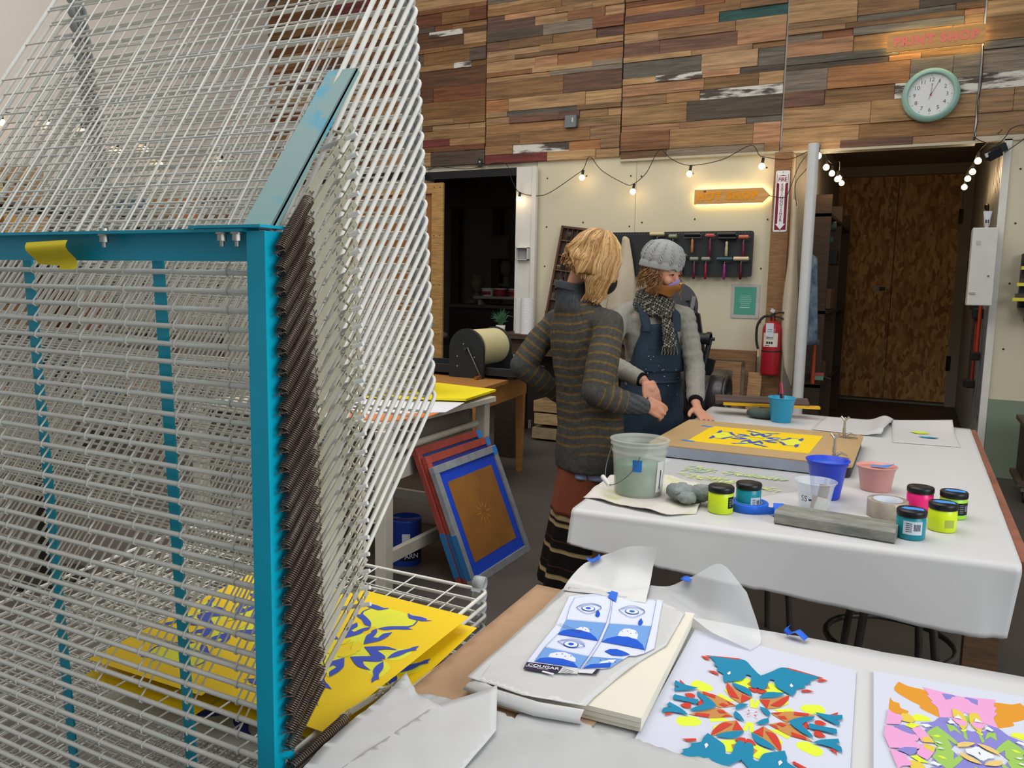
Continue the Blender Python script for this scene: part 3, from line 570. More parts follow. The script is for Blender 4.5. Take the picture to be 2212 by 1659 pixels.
o = sheet('torn_paper', jag([(-.705, 1.035), (-.652, .99), (-.60, .98), (-.52, .60), (-.66, .60), (-.70, .85)], .001, .01, 9), .7745, paper2_m, fn=lambda x, y: .008*max(0, (y-.95)*9)+wr(x, y, .003, 12), grid=.02)
tag(o, 'torn paper piece with a raised point beside the rack, on ragged sheet', 'paper')

# ream of paper in its wrapper
t = thing('paper_ream', 'half unwrapped ream of cream paper on the kraft sheet', 'paper ream', (-.45, 1.3, .762))
b = MB('#d8d2bf')
Q = [(-.575, 1.07), (-.319, 1.082), (-.345, 1.50), (-.60, 1.49)]
def inset(P, d): c = Vector((sum(p[0] for p in P)/4, sum(p[1] for p in P)/4)); return [tuple(Vector(p)+(c-Vector(p)).normalized()*d) for p in P]
b.prism(inset(Q, .002), .763, .772); b.c('#e0dac8').prism(Q, .770, .7775); b.c('#b5af9c').prism(inset(Q, .003), .7775, .7785); b.c('#e2dccb').prism(inset(Q, -.001), .7785, .7865)
b.build('paper_stack', PLAIN, t, world=True, bevel=.0006)
wrapm = mat('waxed_wrapper', '#cfcfcd', rough=.25, spec=.6, bump=.12, bscale=25)
def wrapz(x, y): return .0028*abs(mn.noise(Vector((x*16, y*12, 4))))+.0012
W1 = [(-.605, 1.06), (-.50, 1.052), (-.402, 1.068), (-.40, 1.10), (-.39, 1.17), (-.375, 1.25), (-.352, 1.33), (-.36, 1.49), (-.42, 1.52), (-.61, 1.50)]
o = sheet('wrapper', W1, .7875, wrapm, fn=wrapz, grid=.018, th=.0004); o.parent = t; o.matrix_parent_inverse = Matrix.Translation(-Vector(t.location))
b = MB(); R = []
path = [(-.61, 1.50), (-.603, 1.38), (-.60, 1.25), (-.594, 1.14), (-.584, 1.062), (-.54, 1.048), (-.47, 1.045), (-.40, 1.058)]
for k, s in enumerate((0, .3, .6, 1)):
    R.append([(x+(-.016*math.sin(s*PI)-.008*s) * (1 if i < 5 else .1)+.003*mn.noise(Vector((i*.9, s*3, 0))), y-(0.0 if i < 4 else .016*math.sin(s*PI)), lerp(.7895, .764, s)) for i, (x, y) in enumerate(path)])
b.rings(R, cap=False, close=False); o = b.build('wrapper_side', wrapm, t, world=True)
def flap(name, P, m, seed=0, amp=.006):
    b = MB(); n = len(P)
    # P: rows of points; resample to a smooth grid
    rows = [bez(r, 5) for r in P]; cols = list(zip(*rows)); cols = [bez(c, 5) for c in cols]
    R = [[p+Vector((0, amp*mn.noise(p*14+Vector((seed, 0, 0))), amp*.6*mn.noise(p*22+Vector((seed, 3, 0))))) for p in c] for c in cols]
    b.rings([list(r) for r in R], cap=False, close=False); return b.build(name, m, t, world=True)
film = mat('clear_film_wrapper', '#e6e7e8', rough=.22, spec=.6, alpha=.55)
flap('wrapper_flap', [[(-.612, 1.47, .790), (-.53, 1.48, .792), (-.44, 1.49, .793)], [(-.625, 1.53, .792), (-.53, 1.53, .800), (-.448, 1.535, .806)], [(-.609, 1.575, .816), (-.525, 1.575, .835), (-.452, 1.57, .842)], [(-.595, 1.585, .822), (-.508, 1.59, .868), (-.447, 1.585, .876)]], wrapm, 1, .008)
flap('wrapper_flap', [[(-.45, 1.49, .786), (-.40, 1.49, .786), (-.35, 1.49, .785), (-.30, 1.46, .775), (-.225, 1.44, .766)], [(-.455, 1.53, .797), (-.40, 1.535, .80), (-.36, 1.53, .80), (-.30, 1.51, .797), (-.215, 1.49, .768)], [(-.45, 1.555, .806), (-.41, 1.56, .812), (-.365, 1.56, .84), (-.31, 1.56, .874), (-.255, 1.545, .83)]], film, 5, .006)
b = MB()  # printed eye design sheet on the wrapper, drawn flat in table space
def lift(P): return P
hx, hy = EYE_O; ZL = .0006
MT = T(hx, hy, .7922)
b.c('#d9def0').flat(ED['sheet'], 0, MT)
for P in ED['light']: b.c('#6f9fdc').flat(P, ZL, MT)
for P in ED['moon']: b.c('#dfe3f0').flat(P, ZL*1.6, MT)
for P in ED['hill']: b.c('#0b55cc').flat(P, ZL*2.2, MT)
for P in ED['drop']: b.c('#0b50c0').flat(P, ZL*2, MT)
def stroke(b, P, w, z, M, closed=False):
    P = [Vector((x, y, z)) for x, y in P]+([Vector((*P[0], z))] if closed else [])
    for p, q in zip(P, P[1:]):
        d = (q-p)
        if d.length < 1e-6: continue
        d.normalize(); n = Vector((-d.y, d.x, 0))*w/2; p2 = p-d*w*.2; q2 = q+d*w*.2
        b.add([M @ v for v in (p2-n, q2-n, q2+n, p2+n)], [(0, 1, 2, 3)])
for P in ED['line']: b.c('#4a62a8'); stroke(b, P, .0007, ZL*3, MT)
for P, (cx, cy) in zip(ED['eye'], ED['iris']):
    b.c('#1f58ad'); stroke(b, [tuple(v)[:2] for v in bez([(x, y, 0) for x, y in P+P[:1]], 4)], .0013, ZL*3, MT)
    b.flat(circ(cx, cy, .0135, 24, .0125), ZL*2.6, MT); b.c('#dfe6f6').flat(circ(cx, cy, .0118, 24, .0108), ZL*2.9, MT); b.c('#0b55cc').flat(circ(cx, cy, .0052, 20), ZL*3.2, MT)
    b.c('#2c62b6')
    x0, y0 = P[0]; x1, y1 = P[4]
    for k in range(26):
        u = .08+.84*k/25; x = lerp(x0, x1, u); y = lerp(y0, y1, u)+.016*math.sin(PI*u); stroke(b, [(x, y), (x+.002*(u-.5), y+.006)], .0006, ZL*3, MT)
for P in ED['moon']:
    c = Vector((sum(p[0] for p in P)/len(P), sum(p[1] for p in P)/len(P)))
    for k in range(4): b.c('#3c4a66').flat(circ(c.x-.012+.008*k, c.y+.006*(k % 2), .0011, 8), ZL*3, MT)
b.c('#565a62')
for k in range(2): stroke(b, [(-.052-.003*k, -.067-.006*k+.0), (.0-.004*k, -.080-.006*k)], .0008, ZL*3, MT)
b.build('eye_print', INK, t, world=True, label='blue printed sheet of eyes, moons and hills')
b = MB('#2c2140'); b.flat(ED['label1'], ZL, MT); p0, p1 = Vector(ED['label1'][0]), Vector(ED['label1'][2]); ang = math.atan2((p1-p0).y, (p1-p0).x)
c = sum((Vector(p) for p in ED['label1']), Vector((0, 0)))/len(ED['label1'])
b.c('#e4e2ea').text('COUGAR', .0125, MT @ T(c.x+.004, c.y+.002, ZL*3, rz=ang), bold=.0002); b.text('Domtar', .0065, MT @ T(c.x-.013, c.y-.007, ZL*3, rz=ang)); b.text('DIGITAL', .005, MT @ T(c.x+.006, c.y-.005, ZL*3, rz=ang)); b.box(c.x+.008, c.x+.028, c.y-.0135, c.y-.009, ZL, ZL*2, MT)
b.c('#d2d2d6').flat(ED['label2'], ZL, MT); b.c('#2c2140').flat(ED['label3'], ZL, MT); b.c('#dcd9e2').flat([tuple(Vector(p)*.8+Vector(ED['label3'][3])*.2) for p in ED['label3']], ZL*2, MT)
b.c('#5a5a60')
for k in range(4): p, q = Vector(ED['label2'][0]), Vector(ED['label2'][3]); r = p.lerp(q, .2+.2*k); stroke(b, [(r.x+.003, r.y), (r.x+.022, r.y-.002)], .0009, ZL*2, MT)
b.build('maker_label', INK, t, world=True)
for i, (k, Z) in enumerate((('tape1', .0022), ('tape2', .0016))):
    b = MB('#1c63d6'); b.prism(ED[k], Z, Z+.0003, MT); b.build('masking_tape', PLAIN, t, world=True)
def tape_bit(label, loc, rz, pts, cat='tape'):
    b = MB('#2a6fdc'); w = .010; R = [[(x, -w, z), (x, w*.8, z+.001)] for x, z in pts]; b.rings(R, cap=False, close=False)
    o = b.build('masking_tape', mat('blue_tape', '#2166d8', rough=.55)); so = o.modifiers.new('thickness', 'SOLIDIFY'); so.thickness = .0004; o.location = loc; o.rotation_euler = (0, 0, rz); return tag(o, label, cat)
tape_bit('blue tape tab sticking to the left wrapper flap of the ream', (-.590, 1.578, .826), .5, [(-.012, .004), (0, .0), (.012, .006), (.017, .012)])
tape_bit('blue tape tab on the right translucent wrapper flap of the ream', (-.376, 1.558, .832), 1.3, [(-.014, 0), (0, .002), (.013, .0)])
tape_bit('curled blue tape on the back edge of near table, right of ream', (-.16, 1.545, .763), -.35, [(-.016, .014), (-.020, .007), (-.012, .001), (-.004, .006), (.004, .012), (.022, .002)])
tape_bit('blue tape under the front edge of the ream, half covered by torn paper', (-.445, 1.052, .7668), 0, [(-.03, 0), (0, .0005), (.03, 0)])
# kaleidoscope prints
K1 = dict(T='#0c81a6', R='#c93a2a', O='#c3874c', L='#dcf53c', W='#e2e2ee')
K2 = dict(o='#d8932c', l='#dcf03a', p='#e29fcc', v='#8480c6', g='#98c05c', y='#dcc24a', m='#e0bf74', w='#dfe2ee')
def kal(label, corners, c, ang, data, cmap, flipx):
    b = MB('#cdd0dd'); b.prism(corners, .7605, .7612); b.prism([(x-.002, y+.001) for x, y in corners], .7613, .7618); M = T(c[0], c[1], .7619, rz=ang)
    for k, (cc, P) in enumerate(data):
        b.c(cmap[cc]); mx_, my_ = min(abs(x) for x, y in P), min(abs(y) for x, y in P)
        if data is P1 and my_ > .06 and mx_ < .03: P = [(max(0, x-(mx_+.001)*(1-(x-mx_)/.15)), y) for x, y in P]
        for sx in (1, -1):
            for sy in (1, -1): b.flat([(sx*x, sy*y) for x, y in soft(P)], .00012*(k+1)+.00002*(sx+2*sy), M)
    return tag(b.build('art_print', INK), label, 'print')
kal('print with teal, red and lime kaleidoscope star, on near table right of the ream', [(-.318, 1.0), (-.03, 1.0), (-.047, 1.456), (-.336, 1.484)], (-.182, 1.215), .07, P1, K1, 0)
kal('print with pink, orange and violet kaleidoscope star, rightmost on the near table', [(.002, 1.015), (.30, 1.03), (.29, 1.50), (-.018, 1.468)], (.128, 1.263), .10, P2, K2, 1)

# ---- things on the far table
tb = .7635
b = MB('#b7935f'); b.prism(rrect(-.905, -.16, 2.99, 3.655, .03), tb+.036, tb+.046); brd = thing('printing_board', 'tan hinged printing board with grey edge on far table', 'board', (-.53, 3.3, tb))
b = MB('#b59467'); b.prism(rrect(-.905, -.16, 2.99, 3.66, .03), .801, .812); b.build('board_top', mat('board_tan', '#b7986b', rough=.45, noise=.06, nscale=5), brd, world=True)
b = MB('#242220'); b.prism(rrect(-.90, -.165, 2.995, 3.655, .03), .7645, .801); b.build('board_core', PLAIN, brd, world=True)
b = MB(); b.rings([[(-.90, 2.987, z), (-.24, 2.987, z)] for z in (.808, .79, .768)], cap=False, close=False); b.build('tape_skirt', mat('grey_film', '#8f95a2', rough=.3, noise=.15, nscale=9), brd, world=True)
for y in (3.095, 3.55):
    c = thing('hinge_clamp', 'chrome hinge clamp on the %s corner of the printing board' % ('front right' if y < 3.3 else 'back right'), 'clamp', (-.22, y, .8125))
    b = MB('#b9b7b0'); b.prism(rrect(-.045, -.012, -.012, .012, .004), 0, .003); b.prism(rrect(.0, .042, -.014, .014, .004), 0, .003); b.build('base_plate', METAL, c)
    b = MB('#a9a7a0'); b.box(-.016, .006, -.008, .008, .0, .012); b.cyl((-.005, -.013, .008), (-.005, .013, .008), .006, 12); b.tube([(-.004, 0, .008), (.012, 0, .020), (.038, 0, .012)], [.006, .005, .002], 8, flat=1.6); b.build('clamp_body', METAL, c, bevel=.001)
    b = MB('#b3b1aa'); b.cyl((-.010, 0, .008), (-.010, 0, .072), .0045, 10); b.cyl((-.010, 0, .02), (-.010, 0, .04), .0065, 10); b.build('screw', METAL, c)
    b = MB('#c4c2bb'); b.tube([(-.010, 0, .070), (-.018, 0, .080), (-.026, 0, .088)], [.005, .004, .0055], 8); b.tube([(-.010, 0, .070), (-.002, 0, .080), (.006, 0, .088)], [.005, .004, .0055], 8); b.cyl((-.010, 0, .07), (-.010, 0, .086), .004, 8); b.build('wing_screw', METAL, c)
M = T(-.545, 3.325, .8122, rz=.0)
b = MB(YEL); b.prism([(-.235, -.20), (.225, -.20), (.235, .21), (-.225, .20)], 0, .0004, M); mir(b, ydes, .215, .185, .0006, M); tag(b.build('art_print', INK), 'yellow print with blue and lime shapes taped on the tan printing board', 'print')
for x, y in ((-.785, 3.505), (-.775, 3.125)):
    b = MB('#3a7fd0'); b.prism([(-.03, -.009), (.022, -.012), (.024, .009), (-.026, .012)], .8128, .8132, T(x, y, 0, rz=-.1)); o = b.build('masking_tape', PLAIN); tag(o, 'blue tape holding the %s left corner of the yellow print to its board' % ('back' if y > 3.3 else 'front'), 'tape')
# plastic sheet with ink traces
o = sheet('plastic_film', [(-.80, 2.98), (-.25, 2.985), (-.24, 2.90), (-.30, 2.72), (-.52, 2.40), (-.64, 2.46), (-.80, 2.60)], tb+.001, mat('clear_film', '#cfd2d2', rough=.12, alpha=.35, spec=.7), fn=lambda x, y: .0012*abs(mn.noise(Vector((x*9, y*9, 0)))), grid=.03, th=0)
tag(o, 'clear plastic film smeared with lime and teal ink, in front of printing board', 'film')
b = MB(); r2 = random.Random(5)
for k in range(340):
    u = r2.random(); low = k % 5 < 2; x = lerp(-.70, -.36, u)+r2.uniform(-.02, .02); y = 2.845+r2.uniform(-.035, .035)*(1.3-u)
    if low: y -= .09+.10*u*r2.uniform(.6, 1)
    if not low and .28 < u < .40: continue
    b.c(('#c6d07c', '#cdd688', '#bccb84', '#c9d59a', '#a9c3a4')[k % 5] if k % 9 else ('#4ba79c' if u < .3 else '#7d8fb4')); L = r2.uniform(.006, .018); w = r2.uniform(.002, .0055) if k % 9 else .0009; a = r2.gauss(1.0, .25)
    b.flat([(x+math.cos(a)*L*c_-math.sin(a)*w*s_, y+math.sin(a)*L*c_+math.cos(a)*w*s_) for c_, s_ in ((-1, -.4), (0, -1), (1, -.3), (.8, .5), (0, 1), (-.9, .4))], tb+.0024+.000002*k)
b.build('ink_smear', INK, o)
# bucket
bk = thing('bucket', 'translucent white pail half full of pale green water, on a stained rag', 'bucket', (-.745, 2.385, tb+.006))
pail = mat('milky_plastic', '#d0d3c8', rough=.35, alpha=.36, noise=.12, nscale=14)
b = MB(); r0, r1, H = .074, .087, .178
prof = [(r0, .001), (r0+.001, .004), (lerp(r0, r1, .66), .125), (r1-.002, .135), (r1, .137), (r1, .142), (r1-.003, .144), (r1-.001, .158), (r1+.004, .160), (r1+.004, .165), (r1-.001, .167), (r1, H-.006), (r1+.006, H-.005), (r1+.007, H), (r1+.001, H+.001), (r1-.003, H-.002), (lerp(r0, r1, .66)-.003, .125), (r0-.002, .006), (0, .006)]
b.lathe(prof, 40); b.build('pail', pail, bk)
b = MB('#7fb59c'); b.lathe([(r0-.0045, .009), (lerp(r0, r1, .5)-.005, .100), (0, .1005)], 40); b.build('paint_water', mat('green_water', '#62a183', rough=.2), bk)
b = MB('#1d6fc0'); R = [[((lerp(r0, r1, z/.185)+.0015)*math.cos(a), (lerp(r0, r1, z/.185)+.0015)*math.sin(a), z) for a in (-1.50, -1.42, -1.34, -1.26, -1.16)] for z in (.088, .105, .125)]; b.rings(R, cap=False, close=False); b.build('masking_tape', PLAIN, bk)
b = MB('#d8d8d4'); R = [[((lerp(r0, r1, z/.185)+.0015)*math.cos(a), (lerp(r0, r1, z/.185)+.0015)*math.sin(a), z) for a in (-.52, -.42, -.32, -.22, -.12)] for z in (.02, .07, .118)]; b.rings(R, cap=False, close=False)
b.c('#3c3c40'); R = [[((lerp(r0, r1, z/.185)+.002)*math.cos(a), (lerp(r0, r1, z/.185)+.002)*math.sin(a), z) for a in (-.34, -.28)] for z in (.03, .09)]; b.rings(R, cap=False, close=False); b.build('label', INK, bk)
b = MB('#6e6e6c'); hp = [(-.088, -.012, .148), (-.090, -.055, .085), (-.070, -.098, .045), (-.035, -.112, .052), (.0, -.108, .080), (.020, -.098, .110), (.030, -.090, .138)]; b.tube(bez(hp, 6), .0014, 6); b.build('bail', METAL, bk)
b = MB('#d9d7cf'); b.cyl((-.092, -.078, .060), (-.058, -.106, .042), .0075, 12); b.build('handle_grip', PLAIN, bk)
# rags
rag = sheet('rag', jag([(-.885, 2.27), (-.70, 2.215), (-.60, 2.20), (-.53, 2.27), (-.56, 2.50), (-.60, 2.64), (-.80, 2.68), (-.90, 2.56)], .004, .03, 2), tb, mat('stained_rag', '#d3ccc6', rough=.95, noise=.10, nscale=12, cpos=.60, c2='#c3c58e', bump=.3), fn=lambda x, y: .006+.012*mn.noise(Vector((x*13, y*13, 2)))*(1 if (Vector((x+.745, y-2.385)).length > .105) else .0)+(.010 if y < 2.30 and x < -.6 else 0)*abs(mn.noise(Vector((x*8, 0, 0))))*2, grid=.02, th=.002)
tag(rag, 'off-white paint stained rag spread flat under the pail', 'rag')
b = MB('#8d9490'); r3 = random.Random(8)
for (cx, cy, s) in ((-.60, 2.36, .042), (-.545, 2.385, .040), (-.575, 2.33, .03), (-.62, 2.40, .028)):
    R = []
    for i in range(1, 10):
        a = PI*i/10; ring = []
        for j in range(20):
            p = Vector((math.sin(a)*math.cos(j*PI/10), math.sin(a)*math.sin(j*PI/10), math.cos(a)*.62)); k = 1+.35*mn.noise(p*2.3+Vector((cx*50, 0, 0)))
            ring.append(Vector((cx, cy, tb+.014+s*.55))+p*s*k)
        R.append(ring)
    b.rings(R)
o = b.build('rag', mat('grey_rag', '#8b928f', rough=.95, noise=.3, nscale=16, bump=.4, bscale=120)); tag(o, 'crumpled grey wet rag lying between the pail and neon yellow jar', 'rag')
# jars
def ring_patch(b, r, z0, z1, a0, a1, n=6, k=0): b.rings([[((r+k)*math.cos(lerp(a0, a1, i/n)), (r+k)*math.sin(lerp(a0, a1, i/n)), z) for i in range(n+1)] for z in (z0, z1)], cap=False, close=False)
def jar(label, loc, color, patch=None, tape=False, lidcol='#151517', h=.078, r=.0365, rz=0, word=None, group=None):
    j = thing('ink_jar', label, 'jar', loc, rz)
    b = MB(color); b.lathe([(r-.003, 0), (r, .003), (r, h-.022), (r-.003, h-.018), (r-.003, h-.014)], 32); b.build('jar_body', GLOSS, j)
    b = MB(lidcol); b.lathe([(r+.0006, h-.017), (r+.0012, h-.015), (r+.0012, h-.003), (r-.001, h), (0, h+.0005)], 36); b.build('lid', mat('black_plastic', '#151517', rough=.35), j)
    if patch:
        b = MB(patch[0]); ring_patch(b, r, patch[1], patch[2], patch[3], patch[4], k=.0006)
        if patch[0] in ('#c9d3dc', '#15191c', '#dfe6ea'):
            b.c('#2b2f36' if patch[0] != '#15191c' else '#8b9298')
            for q in range(5): ring_patch(b, r, lerp(patch[1], patch[2], .2+.15*q), lerp(patch[1], patch[2], .25+.15*q), lerp(patch[3], patch[4], .15), lerp(patch[3], patch[4], .45), k=.001)
            for q in range(6): a = lerp(patch[3], patch[4], .55+.06*q); ring_patch(b, r, lerp(patch[1], patch[2], .3), lerp(patch[1], patch[2], .8), a, a+.03*abs(patch[4]-patch[3]), n=1, k=.001)
        b.build('label', INK, j)
    if tape:
        b = MB('#3f8fe0'); b.prism([(-r*.75, -.006), (-r*.3, -.014), (r*.2, -.010), (r*.8, -.012), (r*.75, .010), (r*.1, .014), (-r*.5, .012)], h+.0006, h+.0012); b.build('masking_tape', PLAIN, j)
    return j
JT = tb
jar('neon yellow ink jar with plain black lid and dark label, beside the blue tape roll', (-.475, 2.335, JT), '#cfe81f', ('#15191c', .018, .052, -.75, -.05), h=.079)
jar('teal ink jar standing inside the blue tape roll', (-.408, 2.405, JT+.004), '#138a9c', ('#c9d3dc', .002, .04, -1.2, -.3))
jar('hot pink ink jar with plain black lid, back left of the jar cluster', (.052, 2.645, JT), '#f0287e')
jar('lime green ink jar with black label and small blue tape, back right of cluster', (.140, 2.635, JT), '#a6e43a', ('#15191c', .014, .05, -1.3, -.2), tape=True)
jar('neon yellow ink jar with blue tape across its lid, in the jar cluster', (.108, 2.475, JT), '#d6ee1c', ('#a9b84e', .014, .036, -1.4, -.7), tape=True)
jar('teal ink jar with blue taped lid, frontmost beside the old squeegee', (.030, 2.352, JT), '#0c8a98', ('#c9d3dc', .016, .052, -2.1, -.75), tape=True)
# tape roll, tape strip
tr = thing('tape_roll', 'roll of blue masking tape lying around the teal jar', 'tape roll', (-.406, 2.405, JT))
b = MB(); b.lathe([(.0385, 0), (.0385, .024), (.056, .024), (.057, .023), (.057, .001), (.056, 0), (.0385, 0)], 40, cap=False); b.build('tape', mat('blue_tape'), tr)
b = MB('#b9b9c2'); b.lathe([(.0375, .0), (.0375, .024), (.0392, .0242), (.0392, 0)], 40, cap=False); b.build('core', PLAIN, tr)
b = MB(); R = [[(.03, -.048, z), (.058, -.032, z), (.072, -.034, z), (.078, -.030, z+.001)] for z in (.001, .024)]; b.rings(R, cap=False, close=False); b.build('loose_end', mat('blue_tape'), tr)
ts = thing('taped_card', 'scrap of card with a curled strip of blue tape, left of old squeegee', 'card', (-.318, 2.40, JT), .15)
b = MB('#c9b9a4'); b.prism([(-.022, -.03), (.022, -.028), (.026, .03), (-.018, .028)], 0, .003); b.build('card', PLAIN, ts)
b = MB(); R = [[(-.016, y, z), (.014, y+.004, z)] for y, z in ((-.042, .003), (-.036, .001), (-.02, .004), (0, .0042), (.02, .0045), (.028, .016), (.042, .020), (.056, .017), (.058, .012))]; b.rings(R, cap=False, close=False); b.build('tape_strip', mat('blue_tape'), ts)
# tubs
def tub(label, loc, color, r0, r1, h, fill=None, m=None, tape=None, lid=True, rz=0):
    t_ = thing('plastic_tub', label, 'tub', loc, rz); m = m or mat('tub_%s' % color[1:], color, rough=.35)
    b = MB(); b.lathe([(r0-.002, 0), (r0, .002), (lerp(r0, r1, .86), h*.86), (r1+.001, h*.875), (r1+.001, h*.96), (r1+.006, h*.965), (r1+.006, h*.995), (r1+.003, h), (r1, h*.985), (r0-.002, .004), (0, .004)], 40); b.build('cup', m, t_)
    if fill: b = MB(fill[0]); b.lathe([(r0-.003, .005), (lerp(r0, r1, fill[1])-.0025, h*fill[1]), (0, h*fill[1])], 36); b.build('paint', GLOSS, t_)
    if tape: b = MB('#3a86dc'); b.add([(-.02, -.012, h*.97), (.03, -.016, h*.985), (.052, 0, h+.012), (.05, .012, h+.006), (.01, .014, h*.975), (-.018, .01, h*.97)], [(0, 1, 4, 5), (1, 2, 3, 4)]); b.build('masking_tape', PLAIN, t_)
    return t_
tub('tall royal blue tub with blue paint residue, right of the clear tub', (-.215, 2.675, JT), '#2645cf', .042, .061, .125, ('#3f74dc', .90), rz=.1)
tub('pink tub with blue tape on its rim, behind the tape roll', (-.078, 2.87, JT), '#d39a92', .047, .0585, .083, ('#d98e80', .9), tape=1)
ct = tub('clear empty tub holding card scraps, in front of the royal blue tub', (-.232, 2.515, JT), '#d5dade', .042, .056, .088, m=mat('clear_plastic', '#dfe6ea', rough=.1, alpha=.32, spec=.8), rz=.2)
b = MB('#3a3f66'); ring_patch(b, .049, .034, .040, -2.02, -1.85, k=.001)
b.build('printed_mark', INK, ct)
for k_, a_ in enumerate((-2.42, -2.20)):
    b = MB('#3a3f66'); b.text('S', .024, Matrix.Translation((.0505*math.cos(a_), .0505*math.sin(a_), .038)) @ Euler((PI/2, 0, a_+PI/2)).to_matrix().to_4x4()); b.build('letter', INK, ct)
b = MB('#8d6c50'); b.bbox((.022, .0, .044), (.030, .002, .07), Euler((.2, .1, .3)).to_matrix()); b.c('#a17d5e').bbox((.0, -.022, .026), (.014, .002, .04), Euler((-.2, .2, .1)).to_matrix()); b.c('#d9d5cb').bbox((.022, -.025, .024), (.036, .0015, .036), Euler((-.3, .1, -.2)).to_matrix()); o = b.build('card_scrap', PLAIN); o.location = (-.232, 2.515, JT); tag(o, 'brown and white card scraps standing in the clear tub', 'card')
cy = tub('turquoise tub with a palette knife in it, on far side of printing board', (-.565, 4.13, JT), '#30a9cf', .048, .063, .125, ('#35b3d2', .82), m=mat('turquoise_plastic', '#2ea3c6', rough=.3, alpha=.86))
k = thing('palette_knife', 'palette knife with a red and dark stained handle standing in turquoise tub', 'knife', (-.565, 4.13, JT+.11), 0)
b = MB('#9b3a4c'); b.tube([(.0, .01, -.01), (-.006, .016, .03), (-.012, .02, .085)], [.009, .011, .008], 8, flat=.5); b.c('#3a2630').tube([(.001, .006, .0), (-.004, .011, .03)], [.009, .0095], 8, flat=.5); b.build('handle', GLOSS, k)
b = MB('#9a9a96'); b.tube([(0, .01, -.01), (.006, 0, -.07)], .006, 6, flat=.2); b.build('blade', METAL, k)
# clear packing tape roll
tr = thing('tape_roll', 'wide roll of clear packing tape standing behind the old squeegee', 'tape roll', (-.033, 2.545, JT))
b = MB('#b9aa94'); b.lathe([(.040, 0), (.040, .050), (.055, .050), (.056, .049), (.056, .001), (.055, 0), (.040, 0)], 40, cap=False); b.build('tape', mat('clear_tape', '#b7aa98', rough=.15, alpha=.82, noise=.3, nscale=20), tr)
b = MB('#c9ced8'); b.lathe([(.0385, 0), (.0385, .050), (.0405, .0502), (.0405, 0)], 40, cap=False); b.build('core', PLAIN, tr)
# old squeegee
s = thing('squeegee', 'old wooden squeegee stained grey green, at the front edge of far table', 'squeegee', (-.155, 2.335, JT), -.085)
prof = [(-.062, .004), (-.062, .030), (-.054, .038), (-.040, .040), (-.022, .036), (.0, .037), (.025, .031), (.055, .031), (.060, .026), (.060, .004), (.05, 0), (-.055, 0)]
b = MB('#7e7e6c'); b.rings([[(x, y, z) for y, z in prof] for x in (-.155, .155)], smooth=False); b.build('handle', mat('inky_wood', '#96948a', rough=.42, noise=.22, nscale=9, stretch=(1.2, 5, 5), c2='#566058', bump=.2, cpos=.56), s, bevel=.002)
b = MB('#6b5a44'); b.box(-.154, .154, .058, .078, .010, .018); b.build('blade', PLAIN, s)
# far squeegee on sponge
sp_ = MB('#5a6a3c'); o = None
b = MB('#5d6440'); R = []
for i in range(1, 10):
    a = PI*i/10; R.append([Vector((-.66, 4.19, JT+.026))+Vector((.085*math.sin(a)**.5*math.cos(j*PI/12), .06*math.sin(a)**.5*math.sin(j*PI/12), .024*math.cos(a)))*(1+.12*mn.noise(Vector((i, j, 0)))) for j in range(24)])
b.rings(R); o = b.build('sponge', mat('inky_sponge', '#5c633a', rough=.8, noise=.5, nscale=20, c2='#23405a')); tag(o, 'ink covered sponge block propping up the dark squeegee', 'sponge')
s = thing('squeegee', 'long dark wooden squeegee with yellow blade resting on the sponge', 'squeegee', (-.70, 4.30, JT+.052), .27)
prof = [(-.062, .0), (-.060, .022), (-.044, .030), (-.030, .030), (-.012, .038), (.03, .040), (.055, .036), (.055, .012), (.03, 0)]
b = MB('#5e463c'); b.rings([[(x, y, z+.002) for y, z in prof] for x in (-.23, .24)], smooth=False); b.build('handle', mat('dark_squeegee_wood', '#4c3a36', rough=.4, noise=.3, nscale=8, stretch=(1, 5, 5)), s, bevel=.002)
b = MB('#dba90f'); b.box(-.19, .29, -.085, -.04, .002, .014); b.build('blade', GLOSS, s)
# papers at the back right of the far table
o = sheet('paper_sheet', [(-.40, 3.97), (-.10, 3.93), (-.06, 4.44), (-.38, 4.42)], tb+.001, paper_m, fn=lambda x, y: .028*math.exp(-((x+.10)/.045)**2)*(1 if y > 4.0 else .6)+.001, grid=.02); tag(o, 'white paper sheet with a lifted right fold, at the back of far table', 'paper')
o = sheet('paper_sheet', [(-.05, 3.83), (.215, 3.87), (.20, 4.44), (-.07, 4.42)], tb+.001, paper_m, fn=lambda x, y: .03*max(0, (y-4.2)/.2)**1.5*(.4+max(0, x+.05)*2), grid=.03); tag(o, 'white paper sheet with curled far edge, back right corner of far table', 'paper')
for c_, P, lab in (('#cfe23c', [(-.035, 0), (-.02, .035), (.03, .04), (.045, .0), (0, -.03)], 'small lime painted paper cutout on the back right white sheet'), ('#2b9fbf', [(-.04, .005), (0, .02), (.045, .005), (.03, -.015), (-.02, -.018)], 'small turquoise and grey paper cutout on the back right white sheet')):
    b = MB(c_); y = 4.14 if 'lime' in lab else 4.03; x = .055 if 'lime' in lab else .09
    b.prism([(p[0]*1.0, p[1]) for p in P], .004, .0045)
    if 'turq' in lab: b.c('#4c5664').prism([(.005, -.012), (.045, .0), (.04, .006), (.0, -.004)], .0046, .005)
    o = b.build('paper_cutout', PLAIN); o.location = (x, y, JT+.001); tag(o, lab, 'cutout')
# ink tint on paper beside board
b = MB('#d8e08a'); b.flat([(-.86, 3.74), (-.66, 3.72), (-.60, 3.80), (-.80, 3.84)], tb+.0035); b.c('#a9c3d6').flat([(-.64, 3.86), (-.52, 3.84), (-.50, 3.90), (-.62, 3.92)], tb+.0035); tag(b.build('ink_smear', INK), 'pale lime and blue ink stain on the paper behind printing board', 'ink stain')
